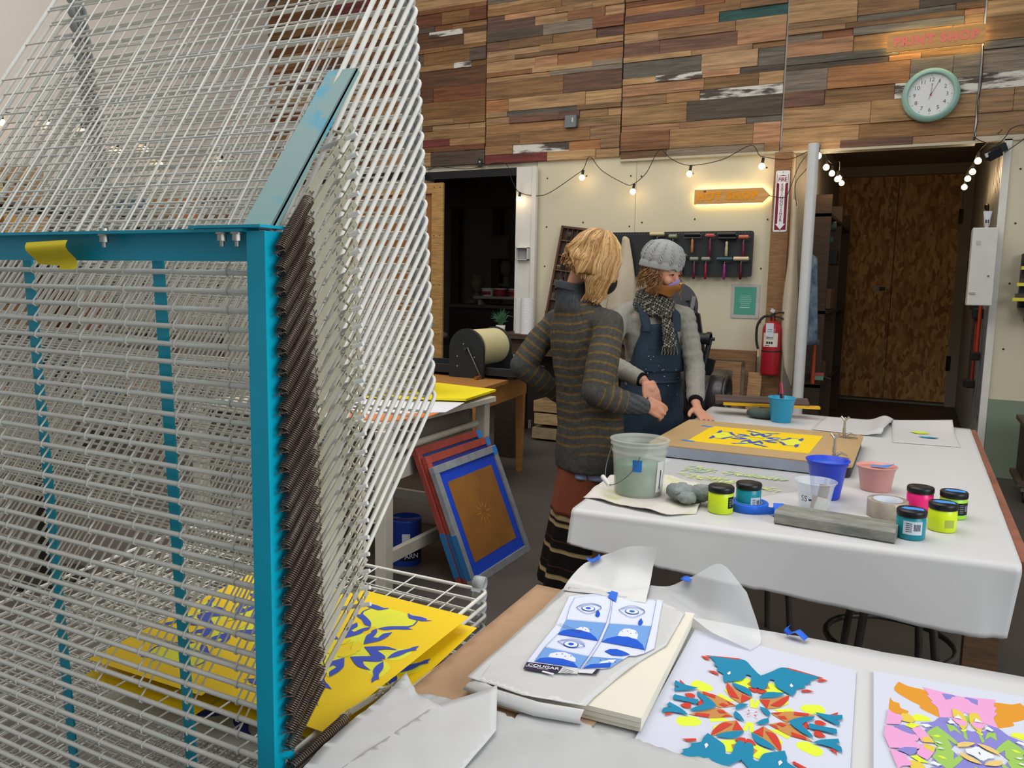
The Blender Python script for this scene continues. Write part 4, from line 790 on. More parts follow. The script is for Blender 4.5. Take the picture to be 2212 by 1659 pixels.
# bar stools under the near side of the far table
def stool(label, x, y, rz):
    s = thing('stool', label, 'stool', (x, y, 0), rz)
    b = MB('#1b1a1a'); b.lathe([(0, .60), (.15, .60), (.165, .605), (.168, .622), (.155, .632), (0, .634)], 32); b.build('seat', PLAIN, s)
    for k in range(4):
        a = PI/4+k*PI/2; b = MB('#4a4642'); b.tube([(.11*math.cos(a), .11*math.sin(a), .60), (.150*math.cos(a), .150*math.sin(a), .35), (.19*math.cos(a), .19*math.sin(a), 0)], .012, 8); b.build('leg', IRON, s)
    b = MB('#4a4642'); b.tube([(.185*math.cos(2*PI*k/24), .185*math.sin(2*PI*k/24), .34) for k in range(24)], .010, 8, closed=True); b.tube([(.138*math.cos(2*PI*k/24), .138*math.sin(2*PI*k/24), .48) for k in range(24)], .009, 8, closed=True); b.build('foot_ring', IRON, s)
stool('dark metal stool with a round foot ring, under front of the far table', .0, 2.66, .2)
stool('dark metal stool under the far table, behind the ringed stool', -.52, 3.2, .5)
# ================================================================ things on and in front of the back wall
# clock
c = thing('wall_clock', 'round pale green rimmed wall clock on the plank wall, under the print shop sign', 'clock', (-.02, WB-.04, 2.925))
b = MB(); b.lathe([(.165, 0), (.198, 0), (.202, .012), (.196, .030), (.180, .040), (.168, .046), (.160, .044), (.156, .030), (.156, .012)], 56, M=WALL); b.build('rim', mat('pale_green_enamel', '#8fb5a6', rough=.35), c)
b = MB('#dcdcda'); b.cyl((0, -.016, 0), (0, -.018, 0), .158, 48); b.c('#2c2c30')
for h in range(1, 13):
    a = PI/2-h*PI/6; b.text(str(h), .042, wall(.112*math.cos(a), -.0185, .112*math.sin(a)), bold=-.0002); M = wall(.142*math.cos(a), -.0185, .142*math.sin(a), -a); b.box(-.005, .005, -.0012, .0012, 0, .0006, M)
for h in range(60):
    a = h*PI/30; b.flat(circ(.142*math.cos(a), .142*math.sin(a), .0011, 6), 0, T(0, -.0186, 0, PI/2))
b.build('dial', INK, c)
for nm, a, L, w in (('hour_hand', math.radians(86), .085, .0045), ('minute_hand', math.radians(63), .128, .0038)):
    b = MB('#3a3c40'); b.cyl((0, -.020, 0), (L*math.cos(a), -.020, L*math.sin(a)), w*.5, 6); b.c('#e6e6e4').cyl((L*.15*math.cos(a), -.0222, L*.15*math.sin(a)), (L*.8*math.cos(a), -.0222, L*.8*math.sin(a)), w*.25, 6); b.build(nm, PLAIN, c)
b = MB('#a0203a'); b.cyl((0, -.019, 0), (0, -.026, 0), .006, 16); b.cyl((0, -.024, 0), (-.012, -.024, -.035), .0012, 6); b.build('second_hand', PLAIN, c)
# lit wooden signs
glow = mat('led_strip', '#fff6c8', emit='#fff2b0', estr=15)
def sign(name, label, poly, x, y, z, word, col, size, wx, glowpoly, sp=1.25, cat='sign'):
    s = thing(name, label, cat, (x, y, z))
    b = MB('#d19a56'); b.prism(poly, -.012, .012, WALL); b.build('board', mat('sign_wood', '#cf9a58', rough=.55, noise=.16, nscale=5, stretch=(1, 4, 9)), s, bevel=.001)
    b = MB('#ffffff'); pts = [(px, .020, pz) for px, pz in glowpoly]; b.tube(pts, .006, 6, closed=True); b.build('light_strip', glow, s)
    b = MB(col); b.text(word, size, wall(wx, -.0135, 0), depth=.0008, spacing=sp, bold=.0055); b.build('lettering', INK, s)
    if 'HOT' in word: b = MB('#5a3a20'); b.prism(circ(-.20, .045, .013, 14, .008), .0121, .0124, WALL); b.build('knot', PLAIN, s)
    return s
hp = [(-.29, -.062), (.29, -.062), (.35, 0), (.29, .062), (-.29, .062)]
sign('lit_sign', 'orange lettered HOT SHOP arrow sign, backlit, on the cream wall', hp, -1.52, WB-.045, 2.212, 'HOT SHOP', '#e8960f', .088, -.01, [(x*.97, z*.90) for x, z in hp])
pp = [(-.33, -.066), (.33, -.066), (.33, .066), (-.33, .066)]
s = sign('lit_sign', 'pink lettered PRINT SHOP wooden sign, backlit, on the plank wall', pp, -.02, WB-.085, 3.328, 'PRINT SHOP', '#f08470', .085, 0, [(x*.97, z*.88) for x, z in pp])
# fire extinguisher sign, post, extinguisher
b = MB('#8c6540'); b.box(-1.142, -1.0, WB-.085, WB, 0, 2.555); struct(b.build('trim_14', WOOD, bevel=.003))
s = thing('fire_extinguisher_sign', 'tall white and dark red FIRE EXTINGUISHER arrow sign on the wooden post', 'sign', (-1.068, WB-.088, 2.152))
b = MB('#dedfe0'); b.prism(rrect(-.056, .056, -.25, .25, .012), 0, .0015, WALL); b.c('#7d1c2c')
b.prism([(-.046, .222), (.046, .222), (.046, -.235), (-.046, -.235)], .0016, .0018, WALL); b.c('#e6e6e8')
b.flat([(-.043, .222), (.043, .222), (.043, .205), (0, .215), (-.043, .205)], .0021, WALL); b.flat([(-.042, .205), (.042, .205), (.042, .15), (-.042, .15)], .0022, WALL)
b.flat([(-.032, .15), (.032, .15), (.024, .14), (.024, -.185), (.040, -.185), (0, -.232), (-.040, -.185), (-.024, -.185), (-.024, .14)], .0024, WALL); b.c('#7d1c2c')
b.text('FIRE', .046, wall(0, -.0028, .176), bold=.001, sx=.82)
for i, ch in enumerate('EXTINGUISHER'): b.text(ch, .032, wall(0, -.0028, .132-.0262*i), bold=.0008)
b.c('#222'+'222')
for z in (.238, -.241): b.flat(circ(0, z, .004, 10), .003, WALL)
b.build('plate', INK, s)
e = thing('fire_extinguisher', 'red fire extinguisher with hose and tag hanging on the wooden post', 'extinguisher', (-1.068, WB-.175, .70))
red = mat('extinguisher_red', '#a8202c', rough=.3)
b = MB(); b.lathe([(.04, 0), (.072, .004), (.078, .02), (.078, .385), (.074, .41), (.055, .44), (.03, .452), (.022, .458)], 32); b.build('cylinder', red, e)
b = MB('#8a3a34'); b.cyl((0, 0, .455), (0, 0, .50), .021, 16); b.c('#4a4a4a').box(-.016, .016, -.02, .03, .49, .515); b.build('valve', METAL, e)
b = MB('#1c1c1e'); b.tube([(-.015, 0, .512), (.05, -.012, .53), (.11, -.012, .532)], .0065, 6, flat=1.6); b.tube([(0, 0, .50), (.06, -.012, .49), (.115, -.014, .468)], .0065, 6, flat=1.6); b.build('handle', PLAIN, e)
b = MB('#1d1d1f'); b.tube(bez([(-.015, -.02, .50), (-.07, -.03, .49), (-.115, -.035, .42), (-.118, -.035, .30), (-.10, -.035, .22)], 6), .0105, 10); b.build('hose', PLAIN, e)
b = MB('#c9a678'); b.cyl((-.10, -.035, .225), (-.095, -.035, .155), .009, 10, .012); b.build('nozzle', PLAIN, e)
b = MB('#d9d3c2'); ring_patch(b, .078, .245, .36, -2.35, -.75, k=.001); b.c('#2d2b2a'); 
for k in range(3): ring_patch(b, .078, .268, .288, -1.95+.24*k, -1.77+.24*k, n=2, k=.0016)
for z in (.31, .322, .334): ring_patch(b, .078, z, z+.004, -1.95, -1.25, k=.0016)
b.c('#7c2a2c'); ring_patch(b, .078, .252, .258, -2.1, -1.6, k=.0016); b.build('label', INK, e)
b = MB('#d7dbe2'); b.bbox((-.006, -.086, .385), (.062, .0015, .115), Euler((.12, 0, .05)).to_matrix()); b.c('#8d939c').bbox((-.006, -.0875, .39), (.04, .001, .006)); b.bbox((-.006, -.0885, .375), (.044, .001, .003)); b.c('#cfd3d8').bbox((0, -.03, .545), (.034, .001, .03), Euler((.2, .5, 0)).to_matrix()); b.build('tag', INK, e)
b = MB('#222'+'222'); b.lathe([(.079, .20), (.0795, .206), (.079, .212)], 24, cap=False); b.build('strap', PLAIN, e)
# pegboard with brayers
pb = thing('pegboard', 'black perforated board of ink rollers on the cream wall', 'pegboard', (-1.945, WB-.045, 1.72))
b = MB('#26282a'); b.prism(rrect(-.665, .662, -.195, .195, .02), 0, .016, WALL); b.build('panel', mat('black_board', '#25282a', rough=.6), pb, bevel=.001)
b = MB('#0b0b0c'); r4 = random.Random(1)
for i in range(50):
    for j in range(15): b.flat(circ(-.64+.0262*i, -.175+.0252*j, .0032, 6), .0166, WALL)
b.c('#9a9c98')
for i in range(50):
    if i % 1 == 0: b.flat(circ(-.64+.0262*i, .178, .0028, 6), .0169, WALL)
b.build('peg_holes', PLAIN, pb)
def brayer(label, x, z, w, rcol, hcol, dbl=False, hl=.13, frame_=False, r=.017):
    t_ = thing('ink_roller', label, 'ink roller', (x, WB-.098, z), 0, 'ink rollers on the black board')
    b = MB(rcol); b.cyl((-w/2, 0, 0), (w/2, 0, 0), r, 14)
    if dbl: b.cyl((-w/2+.005, 0, -.035), (w/2+.005, 0, -.035), r*.8, 14)
    b.build('roller', GLOSS, t_)
    b = MB('#8a8a88'); b.cyl((-w/2-.008, 0, 0), (w/2+.01, 0, 0), .003, 6)
    if frame_: b.tube([(-w/2-.006, 0, .0), (-w/2-.006, 0, -.028), (w/2+.006, 0, -.028), (w/2+.006, 0, 0)], .0028, 6)
    else: b.tube([(w/2+.006, 0, 0), (w/2+.006, .012, -.022), (0, .012, -.026)], .003, 6)
    b.cyl((0, .006, -.022), (0, .006, -.052), .004, 6); b.build('frame', METAL, t_)
    b = MB(hcol); b.lathe([(.006, -.04), (.012, -.05), (.010, -.07), (.0125, -.10), (.012, -.04-hl), (.004, -.048-hl)][::-1], 12, c=(0, .006, -.02 if dbl else 0)); b.build('handle', GLOSS, t_)
Z1, Z2 = 1.885, 1.69
brayer('wide cream roller at left end of the board\'s upper row', -2.12, Z1+.01, .13, '#cdbd8e', '#4a1620')
brayer('small grey green roller beside the wide cream one, upper row', -1.975, Z1-.012, .068, '#8d9478', '#5a1c2a')
brayer('black roller in a wire frame with a tan wooden handle', -1.80, Z1, .14, '#1c1d20', '#b0724a', frame_=True, hl=.11)
brayer('small red roller with dark red handle, upper row', -1.645, Z1-.01, .072, '#a84a48', '#6d1c34', hl=.14)
brayer('double black roller with a cream handle', -1.50, Z1+.0, .15, '#1a1b1e', '#b9b48e', dbl=True, hl=.12)
brayer('mottled red roller at the right end of the upper row', -1.358, Z1-.025, .078, '#b2604a', '#6b1a33', hl=.14)
brayer('olive roller half hidden by the grey knit hat, lower row', -1.885, Z2+.012, .085, '#6f7050', '#6b1a2a')
brayer('grey roller, left of the matching pair in lower row', -1.775, Z2-.015, .070, '#8a8f80', '#5d2036', hl=.13)
brayer('grey roller, right of the matching pair in lower row', -1.672, Z2-.015, .070, '#8a8f80', '#8c1a30', hl=.13)
brayer('steel blue roller with a magenta handle, lower row', -1.51, Z2-.016, .13, '#34505e', '#8e2a72', hl=.13)
brayer('wide cream roller with dark red handle, right end of the lower row', -1.37, Z2-.012, .125, '#d2bf9a', '#551420', hl=.13)
# green notice in a plastic sleeve
s = thing('notice', 'green notice in a clear sleeve pinned to the cream wall below the board', 'notice', (-1.332, WB-.006, 1.315))
b = MB('#b5afae'); b.prism(rrect(-.122, .118, -.148, .148, .006), 0, .0008, WALL); b.build('sleeve', mat('plastic_sleeve', '#b9b3b0', rough=.15, noise=.12, nscale=8, stretch=(6, 1, 1)), s)
b = MB('#4f9a84'); b.prism([(-.096, -.118), (.088, -.118), (.09, .122), (-.096, .122)], .001, .0014, WALL); b.c('#9cc4b6')
for k in range(6): w = .055-.006*abs(k-2); b.box(-w, w*.95, -.002, .002, .0015, .0017, WALL @ T(0, .045-.016*k, 0))
b.c('#cfe0d8').box(-.045, .04, -.003, .003, .0015, .0017, WALL @ T(0, -.055, 0))
b.build('printed_page', INK, s)
# grey box on the planks and black bracket
b = MB('#6f7476'); b.box(-.055, .055, -.03, .0, -.055, .055); b.c('#4d5254').box(.055, .066, -.028, 0, -.05, .055); b.c('#c9c2a8').box(.015, .028, -.0312, -.03, -.01, .032)
o = b.build('junction_box', PLAIN, loc=(-3.01, WB-.03, 2.945), bevel=.002); tag(o, 'small grey electrical box screwed onto the plank wall', 'electrical box')
b = MB('#262626'); b.box(-.022, .022, -.012, 0, -.045, .04); b.c('#bdbdbd').cyl((0, -.014, .01), (0, -.011, .01), .009, 12)
o = b.build('bracket', PLAIN, loc=(-3.98, WB-.035, 2.615)); tag(o, 'small black bracket with a bolt above the dark doorway', 'bracket')
b = MB('#c6c4bc')
for a_ in ((-.065, -.058, -.06, .06), (.058, .065, -.06, .06)): b.box(a_[0], a_[1], -.05, 0, a_[2], a_[3])
b.box(-.065, .065, -.05, 0, .053, .06); b.box(-.065, .065, -.05, 0, -.06, -.053); b.c('#8d8d8a').box(-.06, .06, -.006, 0, -.055, .055)
o = b.build('open_electrical_box', PLAIN, loc=(-3.465, WB-.062, 1.72)); tag(o, 'open white electrical box on the white door jamb', 'electrical box')
# string lights
cordm = mat('black_cord', '#1d1714', rough=.5)
bulb_glass = mat('bulb_glass', '#fff0d0', rough=.1, emit='#ffd9a0', estr=7)
def cordpath(pts, r=.0035): b = MB(); b.tube(bez(pts, 5), r, 5); return b
def string(label, pts, r=.0035, nm='string_lights'):
    t_ = thing(nm, label, 'string lights', pts[0]); cordpath(pts, r).build('cord', cordm, t_, world=True); return t_
def bulb(loc, par, tilt=(0, 0, 0), first=[None], power=0):
    if first[0] is None:
        t_ = bpy.data.objects.new('light_bulb', None); COL.objects.link(t_); t_.empty_display_size = .03
        b = MB('#1a1716'); b.cyl((0, 0, 0), (0, 0, .045), .0125, 12); b.build('socket', PLAIN, t_)
        b = MB(); b.sph((0, 0, -.026), .026, 14); b.cyl((0, 0, -.012), (0, 0, .004), .012, 12); b.build('glass', bulb_glass, t_); first[0] = t_
    else: t_ = copy_tree(first[0])
    t_.parent = par; t_.location = Vector(loc)-Vector(par.location); t_.rotation_euler = tilt
    if power:
        l = bpy.data.lights.new('bulb_glow', 'POINT'); l.energy = power; l.color = (1, .72, .42); l.shadow_soft_size = .03; lo = bpy.data.objects.new('bulb_glow', l); COL.objects.link(lo); lo.location = Vector(loc)+Vector((0, -.06, -.05))
    return t_
SL1 = string('string lights swagged along the back wall above the cream boards', [(-4.75, WB-.06, 2.60), (-4.57, 7.08, 2.57), (-4.46, 7.08, 2.60), (-4.25, 7.08, 2.57), (-4.05, 7.08, 2.56), (-3.70, 7.08, 2.60), (-3.6, 7.08, 2.42), (-3.52, 7.08, 2.31), (-3.33, 7.08, 2.27), (-3.19, 7.08, 2.30), (-2.95, 7.08, 2.44), (-2.86, 7.08, 2.50), (-2.80, 7.08, 2.61), (-2.68, 7.08, 2.48), (-2.45, 7.08, 2.35), (-2.37, 7.08, 2.345), (-2.25, 7.08, 2.44), (-2.14, 7.08, 2.63), (-2.03, 7.08, 2.55), (-1.86, 7.08, 2.485), (-1.58, 7.08, 2.52), (-1.35, 7.08, 2.625), (-1.27, 7.06, 2.54), (-1.23, 7.05, 2.52), (-1.04, 7.03, 2.485), (-.90, 7.02, 2.53), (-.80, 7.0, 2.59)])
for x, z in ((-3.51, 2.265), (-2.86, 2.445), (-2.36, 2.30), (-1.85, 2.435), (-1.24, 2.47)): bulb((x, 7.06, z), SL1, (0, .15, 0), power=.35)
SL2 = string('string lights bunched along the left side of the corridor', [(-.79, 7.0, 2.59), (-.80, 7.3, 2.60), (-.78, 7.5, 2.55), (-.77, 7.9, 2.56), (-.74, 8.2, 2.62), (-.78, 8.7, 2.61), (-.8, 9.2, 2.9)], .003)
for x, y, z in ((-.80, 7.05, 2.53), (-.78, 7.5, 2.50), (-.77, 7.9, 2.50), (-.73, 8.0, 2.46), (-.78, 8.7, 2.56), (-.76, 8.8, 2.52)): bulb((x, y, z), SL2, power=1.2)
SL3 = string('string lights running back along the right side of corridor', [(.47, 7.02, 2.62), (.42, 7.3, 2.60), (.36, 7.6, 2.56), (.35, 8.1, 2.54), (.33, 8.4, 2.52), (.32, 8.7, 2.48), (.33, 8.9, 2.25)], .003)
for x, y, z in ((.36, 7.6, 2.51), (.35, 8.1, 2.49), (.33, 8.4, 2.47), (.32, 8.7, 2.43)): bulb((x, y, z), SL3, power=1.6)
for k, pts in enumerate(([(-.81, 6.99, 2.585), (-.93, 7.0, 2.44), (-1.0, 7.02, 2.25), (-1.04, 7.03, 2.18), (-1.17, 7.05, 2.20)], [(-.79, 6.97, 2.58), (-.87, 6.96, 2.40), (-.95, 6.95, 2.28), (-.93, 6.95, 2.1)])):
    tag(cordpath(pts, .003).build('thin_cable', cordm), ('thin wire from corridor cord to the HOT SHOP arrow sign', 'loose wire dangling beside the white pipe')[k], 'cable')
tag(cordpath([(.305, WB-.02, 3.26), (.315, WB-.045, 3.0), (.30, WB-.045, 2.85), (.31, WB-.045, 2.70), (.30, WB-.045, 2.60), (.36, WB-.04, 2.555), (.45, WB-.06, 2.53), (.50, WB-.08, 2.58), (.53, WB-.06, 2.635), (.60, WB-.05, 2.66), (.66, WB-.05, 2.63), (.62, WB-.06, 2.56), (.50, WB-.08, 2.46)], .0035).build('black_cable', cordm), 'black cord hanging from the PRINT SHOP sign to the floodlight', 'cable')
fl = thing('floodlight', 'small black floodlight at the right corner of the corridor mouth', 'floodlight', (.43, WB-.07, 2.46))
b = MB('#17181a'); b.bbox((0, 0, 0), (.10, .07, .07), Euler((.3, -.5, .3)).to_matrix()); b.bbox((.045, .02, .04), (.08, .05, .06), Euler((.2, -.4, .1)).to_matrix()); b.build('housing', IRON, fl, bevel=.005)
b = MB('#cfd3d6'); b.bbox((-.035, -.045, -.012), (.04, .01, .028), Euler((.3, -.5, .3)).to_matrix()); b.build('lens', GLOSS, fl)
# pipe, apron and jacket
b = MB(); b.cyl((-.815, 6.85, 0), (-.815, 6.85, 2.57), .043, 24); struct(b.build('trim_15', mat('white_pipe', '#cfcfcd', rough=.35, noise=.05, nscale=12)))
def drape(name, label, cat, rows, m, hang='hanger_loop'):
    t_ = thing(name, label, cat, rows[-1][0]); b = MB(); R = [[Vector(p) for p in bez(r, 4)] for r in rows]; R = list(zip(*[bez(c, 4) for c in zip(*R)]))
    b.rings([list(r) for r in R], cap=False, close=False); o = b.build('fabric', m, t_, world=True); so = o.modifiers.new('thickness', 'SOLIDIFY'); so.thickness = .012; return t_
canvas = mat('canvas', '#c5b8a0', rough=.9, noise=.08, nscale=6, bump=.3, bscale=200)
denim_old = mat('old_denim', '#36506c', rough=.9, noise=.2, nscale=14, bump=.3, bscale=200, c2='#8fa0ac')
drape('work_apron', 'long cream canvas apron hanging between the wooden post and white pipe', 'apron', [[(-.955, 7.0, 2.16), (-.95, 6.98, 2.15), (-.94, 7.0, 2.14)], [(-.965, 7.0, 1.70), (-.94, 6.96, 1.70), (-.915, 7.0, 1.68)], [(-.99, 7.0, 1.35), (-.94, 6.95, 1.36), (-.89, 7.0, 1.38)], [(-.985, 7.0, 1.0), (-.95, 6.94, 1.0), (-.885, 7.0, 1.05)], [(-.955, 7.0, .85), (-.93, 6.96, .72), (-.89, 7.0, .60)]], canvas)
drape('jacket', 'worn blue denim jacket hanging just inside the corridor behind the pipe', 'jacket', [[(-.93, 7.6, 1.72), (-.88, 7.56, 1.75), (-.82, 7.6, 1.70)], [(-.95, 7.6, 1.4), (-.87, 7.54, 1.4), (-.80, 7.6, 1.4)], [(-.95, 7.6, .95), (-.87, 7.55, .93), (-.77, 7.6, .95)]], denim_old)
drape('tote_bag', 'cream cotton tote bag hanging from the left of the black board', 'bag', [[(-2.435, 7.05, 1.86), (-2.41, 7.03, 1.875), (-2.385, 7.05, 1.85)], [(-2.46, 7.05, 1.68), (-2.40, 7.02, 1.68), (-2.345, 7.05, 1.68)], [(-2.53, 7.05, 1.46), (-2.42, 6.99, 1.47), (-2.31, 7.05, 1.46)], [(-2.58, 7.05, 1.18), (-2.44, 6.98, 1.17), (-2.30, 7.05, 1.18)]], canvas)
# corridor clutter
t_ = thing('wall_cabinet', 'tall white metal wall cabinet at the right side of the corridor mouth', 'cabinet', (.42, 7.02, 1.33))
b = MB('#d3d1c8'); b.box(-.085, .08, -.10, .10, 0, .575); b.build('cabinet_body', mat('cream_metal', '#cfcdc4', rough=.4, noise=.06, nscale=8), t_, bevel=.003)
b = MB('#dddbd2'); b.box(-.083, .078, -.106, -.101, .004, .571); d = b.build('door', mat('cream_metal'), t_, bevel=.002)
b = MB('#bcbab0'); b.box(-.075, -.035, -.115, -.106, .085, .10); b.c('#77756c').cyl((.04, -.112, .22), (.04, -.106, .22), .007, 10); b.c('#c4c2ba').box(-.055, -.03, -.11, -.106, .45, .48); b.build('latch', METAL, d)
b = MB('#c3c6c8'); b.rings([[(x*w, y*d_, z) for x, y in circ(0, 0, 1, 16)] for w, d_, z in ((.013, .013, 0), (.013, .013, .016), (.018, .018, .02), (.022, .016, .07), (.029, .004, .115), (.029, .003, .125))]); b.c('#35373a').box(-.012, -.002, -.018, -.015, .035, .06); b.box(.004, .012, -.018, -.015, .035, .06)
o = b.build('tube', GLOSS, loc=(.425, 7.0, 1.907)); tag(o, 'grey squeeze tube standing on top of the white wall cabinet', 'tube')
r5 = random.Random(4)
def shelf_unit():
    t_ = thing('corridor_shelf', 'dark cluttered tool shelf along the left corridor wall', 'shelf', (-.88, 9.2, 0))
    b = MB('#4a3a2c')
    for z in (.5, 1.2, 2.1): b.box(-1.0, -.76, 8.0, 10.3, z, z+.03)
    for y in (8.0, 9.15, 10.26): b.box(-1.0, -.76, y, y+.04, 0, 2.3)
    b.build('boards', WOOD, t_, world=True)
shelf_unit()
for (lab, cat, nm, col, c_, d_, rz) in (('orange handled tool leaning by the jacket in the corridor', 'tool', 'hand_tool', '#b5452a', (-.80, 7.72, .78), (.03, .03, .42), 0), ('green and red toy like caulking gun on left corridor shelf', 'tool', 'caulking_gun', '#6f9a86', (-.78, 7.9, .62), (.07, .10, .09), .3), ('dark green power tool on the upper left corridor shelf', 'tool', 'power_tool', '#24443c', (-.82, 8.3, 2.0), (.14, .22, .16), .2), ('black drill case on the upper left corridor shelf', 'case', 'tool_case', '#1d1f22', (-.84, 8.7, 1.75), (.2, .3, .14), 0), ('cardboard carton on the middle left corridor shelf', 'carton', 'carton', '#6a4f34', (-.86, 8.65, 1.34), (.2, .4, .2), 0), ('wooden box on the lower left corridor shelf', 'box', 'wooden_box', '#57412c', (-.86, 8.7, .63), (.18, .36, .18), 0), ('blue plastic bottle on the middle left corridor shelf', 'bottle', 'bottle', '#2c4a86', (-.84, 8.3, 1.34), (.06, .06, .2), 0)):
    b = MB(col)
    if nm in ('bottle',): b.lathe([(.03, -.1), (.03, .05), (.012, .07), (.012, .1)], 16)
    elif nm == 'hand_tool': b.tube([(0, 0, -.21), (0, 0, .15)], [.02, .014], 8); b.c('#555').box(-.04, .04, -.012, .012, .15, .2) if False else b.c('#555555').box(-.04, .04, -.012, .012, .15, .2)
    elif nm == 'caulking_gun': b.box(-.05, .05, -.04, .04, -.03, .03); b.c('#b0524a').box(-.055, .05, -.045, -.02, .01, .04); b.c('#333333').cyl((.05, 0, 0), (.12, 0, -.02), .01, 8)
    elif nm == 'power_tool': b.cyl((-.07, 0, .03), (.08, 0, .03), .045, 14); b.box(-.02, .03, -.03, .03, -.09, .02); b.box(-.05, .06, -.035, .035, -.12, -.07)
    else: b.box(-d_[0]/2, d_[0]/2, -d_[1]/2, d_[1]/2, -d_[2]/2, d_[2]/2)
    o = b.build(nm, PLAIN, loc=c_, bevel=.004); o.rotation_euler = (0, 0, rz); tag(o, lab, cat)
for k, (y, z, L, lab) in enumerate(((7.55, 1.25, .34, 'nearest'), (7.85, 1.05, .4, 'middle'), (8.2, 1.12, .5, 'furthest'))):
    t_ = thing('long_tool', 'dark handled tool hanging on right corridor wall below the cabinet, %s of three' % lab, 'tool', (.47, y, z))
    b = MB(('#b8401f', '#8e2c1e', '#33312f')[k]); b.tube([(0, 0, .2), (0, 0, -L)], .014, 8); b.build('handle', PLAIN, t_)
    b = MB('#1e1d1c'); b.bbox((0, 0, .2), (.08, .14, .09)); b.bbox((-.01, 0, -L), (.07, .09, .07)); b.build('head', PLAIN, t_, bevel=.01)
for k, y in enumerate((7.25, 7.4, 7.6)):
    b = MB('#a9b0b8'); b.box(-.006, .006, -.015, .015, -.45, .45); o = b.build('metal_strip', METAL, loc=(.505, y, .95-.06*k)); tag(o, 'pale upright metal strip on the right corridor wall, %s' % ('nearest of three', 'middle of three', 'furthest of three')[k], 'strip')
b = MB('#1a1816'); b.tube(bez([(.50, 8.3, 2.15), (.48, 8.25, 2.18), (.48, 8.0, 2.17), (.48, 7.95, 2.1), (.48, 7.95, 1.75), (.48, 8.1, 1.70), (.48, 8.5, 1.70)], 4), .012, 8); tag(b.build('bent_pipe', IRON), 'bent dark conduit pipe on the right corridor wall above cabinet', 'pipe')
# leaning timber, frames, plank behind the press
fr = thing('timber_surround', 'large bare wooden frame leaning on the cream wall behind the press', 'frame', (-1.45, 7.08, 0))
b = MB('#8f6a48')
for x0, x1, z0, z1 in ((-1.72, -1.20, .80, .89), (-1.72, -1.20, .02, .12), (-1.29, -1.20, .12, .80), (-1.72, -1.64, .12, .80)): b.box(x0, x1, 7.06, 7.10, z0, z1)
b.build('rails', WOODX, fr, world=True, bevel=.002)
fr = thing('timber_surround', 'smaller pale wooden frame standing in front of the large bare frame', 'frame', (-1.5, 7.0, 0))
b = MB('#a47c58')
for x0, x1, z0, z1 in ((-1.74, -1.31, .72, .79), (-1.74, -1.31, .34, .40), (-1.38, -1.31, .4, .72), (-1.74, -1.31, 0, .06), (-1.38, -1.31, .06, .34)): b.box(x0, x1, 7.0, 7.03, z0, z1)
b.build('rails', WOODX, fr, world=True, bevel=.002)
b = MB('#b58a5c'); b.box(-.055, .055, -.012, .012, 0, .715); b.c('#5a3d25'); b.prism(circ(.0, .48, .016, 12), .0121, .0125, WALL); o = b.build('plank', WOOD, loc=(-1.205, 6.95, 0)); o.rotation_euler = (-.05, .03, 0); tag(o, 'short pale pine plank with a knot leaning near the wooden post', 'plank')
# ================================================================ middle ground furniture
cw = mat('chipped_cream_enamel', '#c9c3b2', rough=.5, noise=.1, nscale=9)
t = thing('cream_table', 'old cream painted table with a roller rail, standing behind the rack', 'table', (-2.5, 3.4, 0))
b = MB(); b.box(-3.3, -2.10, 2.90, 3.98, .755, .785); b.build('tabletop', cw, t, world=True, bevel=.003)
for x, y in ((-2.07, 2.90), (-2.13, 3.93), (-3.25, 2.92), (-3.25, 3.93)):
    b = MB(); b.box(x-.06, x+.0, y-.03, y+.03, 0, .755); b.build('leg', cw, t, world=True, bevel=.003)
b = MB(); M = T(-2.165, 3.42, .55, rz=.045); b.box(-.02, .02, -.50, .50, -.06, .04, M); b.build('side_rail', cw, t, world=True, bevel=.003)
b = MB(); b.tube([(-2.15, 2.93, .632), (-2.185, 3.92, .632)], .018, 12); b.build('roller', cw, t, world=True)
b = MB(); b.box(-2.12, -2.09, 2.93, 3.92, .12, .18); b.box(-3.25, -3.22, 2.93, 3.92, .12, .18); b.box(-3.25, -2.1, 3.90, 3.93, .12, .18); b.build('stretcher', cw, t, world=True, bevel=.003)
b = MB('#6d655a'); b.box(-3.2, -2.2, 3.0, 3.85, .60, .755); b.build('drawer_box', PLAIN, t, world=True)
def board(nm, lab, poly, z, th, col, cat='board'):
    b = MB(col); b.prism(poly, z, z+th); return tag(b.build(nm, PLAIN), lab, cat)
board('foam_board', 'bright yellow board overhanging the right end of the cream table', [(-2.09, 3.62), (-2.14, 4.05), (-2.58, 4.12), (-2.95, 3.75), (-2.60, 3.42)], .803, .012, '#f2dd14')
board('paper_sheet', 'white sheet under the yellow board on the cream table', [(-2.02, 3.30), (-2.10, 3.62), (-2.5, 3.72), (-2.7, 3.2), (-2.3, 3.05)], .7912, .003, '#dfe0e6', 'paper')
board('foam_board', 'orange board under the white sheet at front of the cream table', [(-2.03, 3.16), (-2.05, 3.30), (-2.4, 3.3), (-2.62, 3.1), (-2.40, 2.92), (-2.12, 2.95)], .786-.0+.0005, .004, '#d8793a')
for k in range(6):
    x = -2.66+.02*(k % 2); b = MB('#d6cdb8'); b.box(x-.24, x+.13, 3.50, 3.88, .818+.064*k, .818+.064*k+.034+.004*(k % 3)); b.c('#8f8470').box(x-.22, x+.2, 3.52, 3.86, .818+.064*k+.034, .818+.064*(k+1)-.0005)
    o = b.build('wooden_tray', PLAIN, bevel=.002); tag(o, 'cream wooden tray in the stack on cream table, ' + ('lowest of six', 'second from the bottom', 'third from the bottom', 'third from the top', 'second from the top', 'topmost of six')[k], 'tray', 'stacked cream trays')
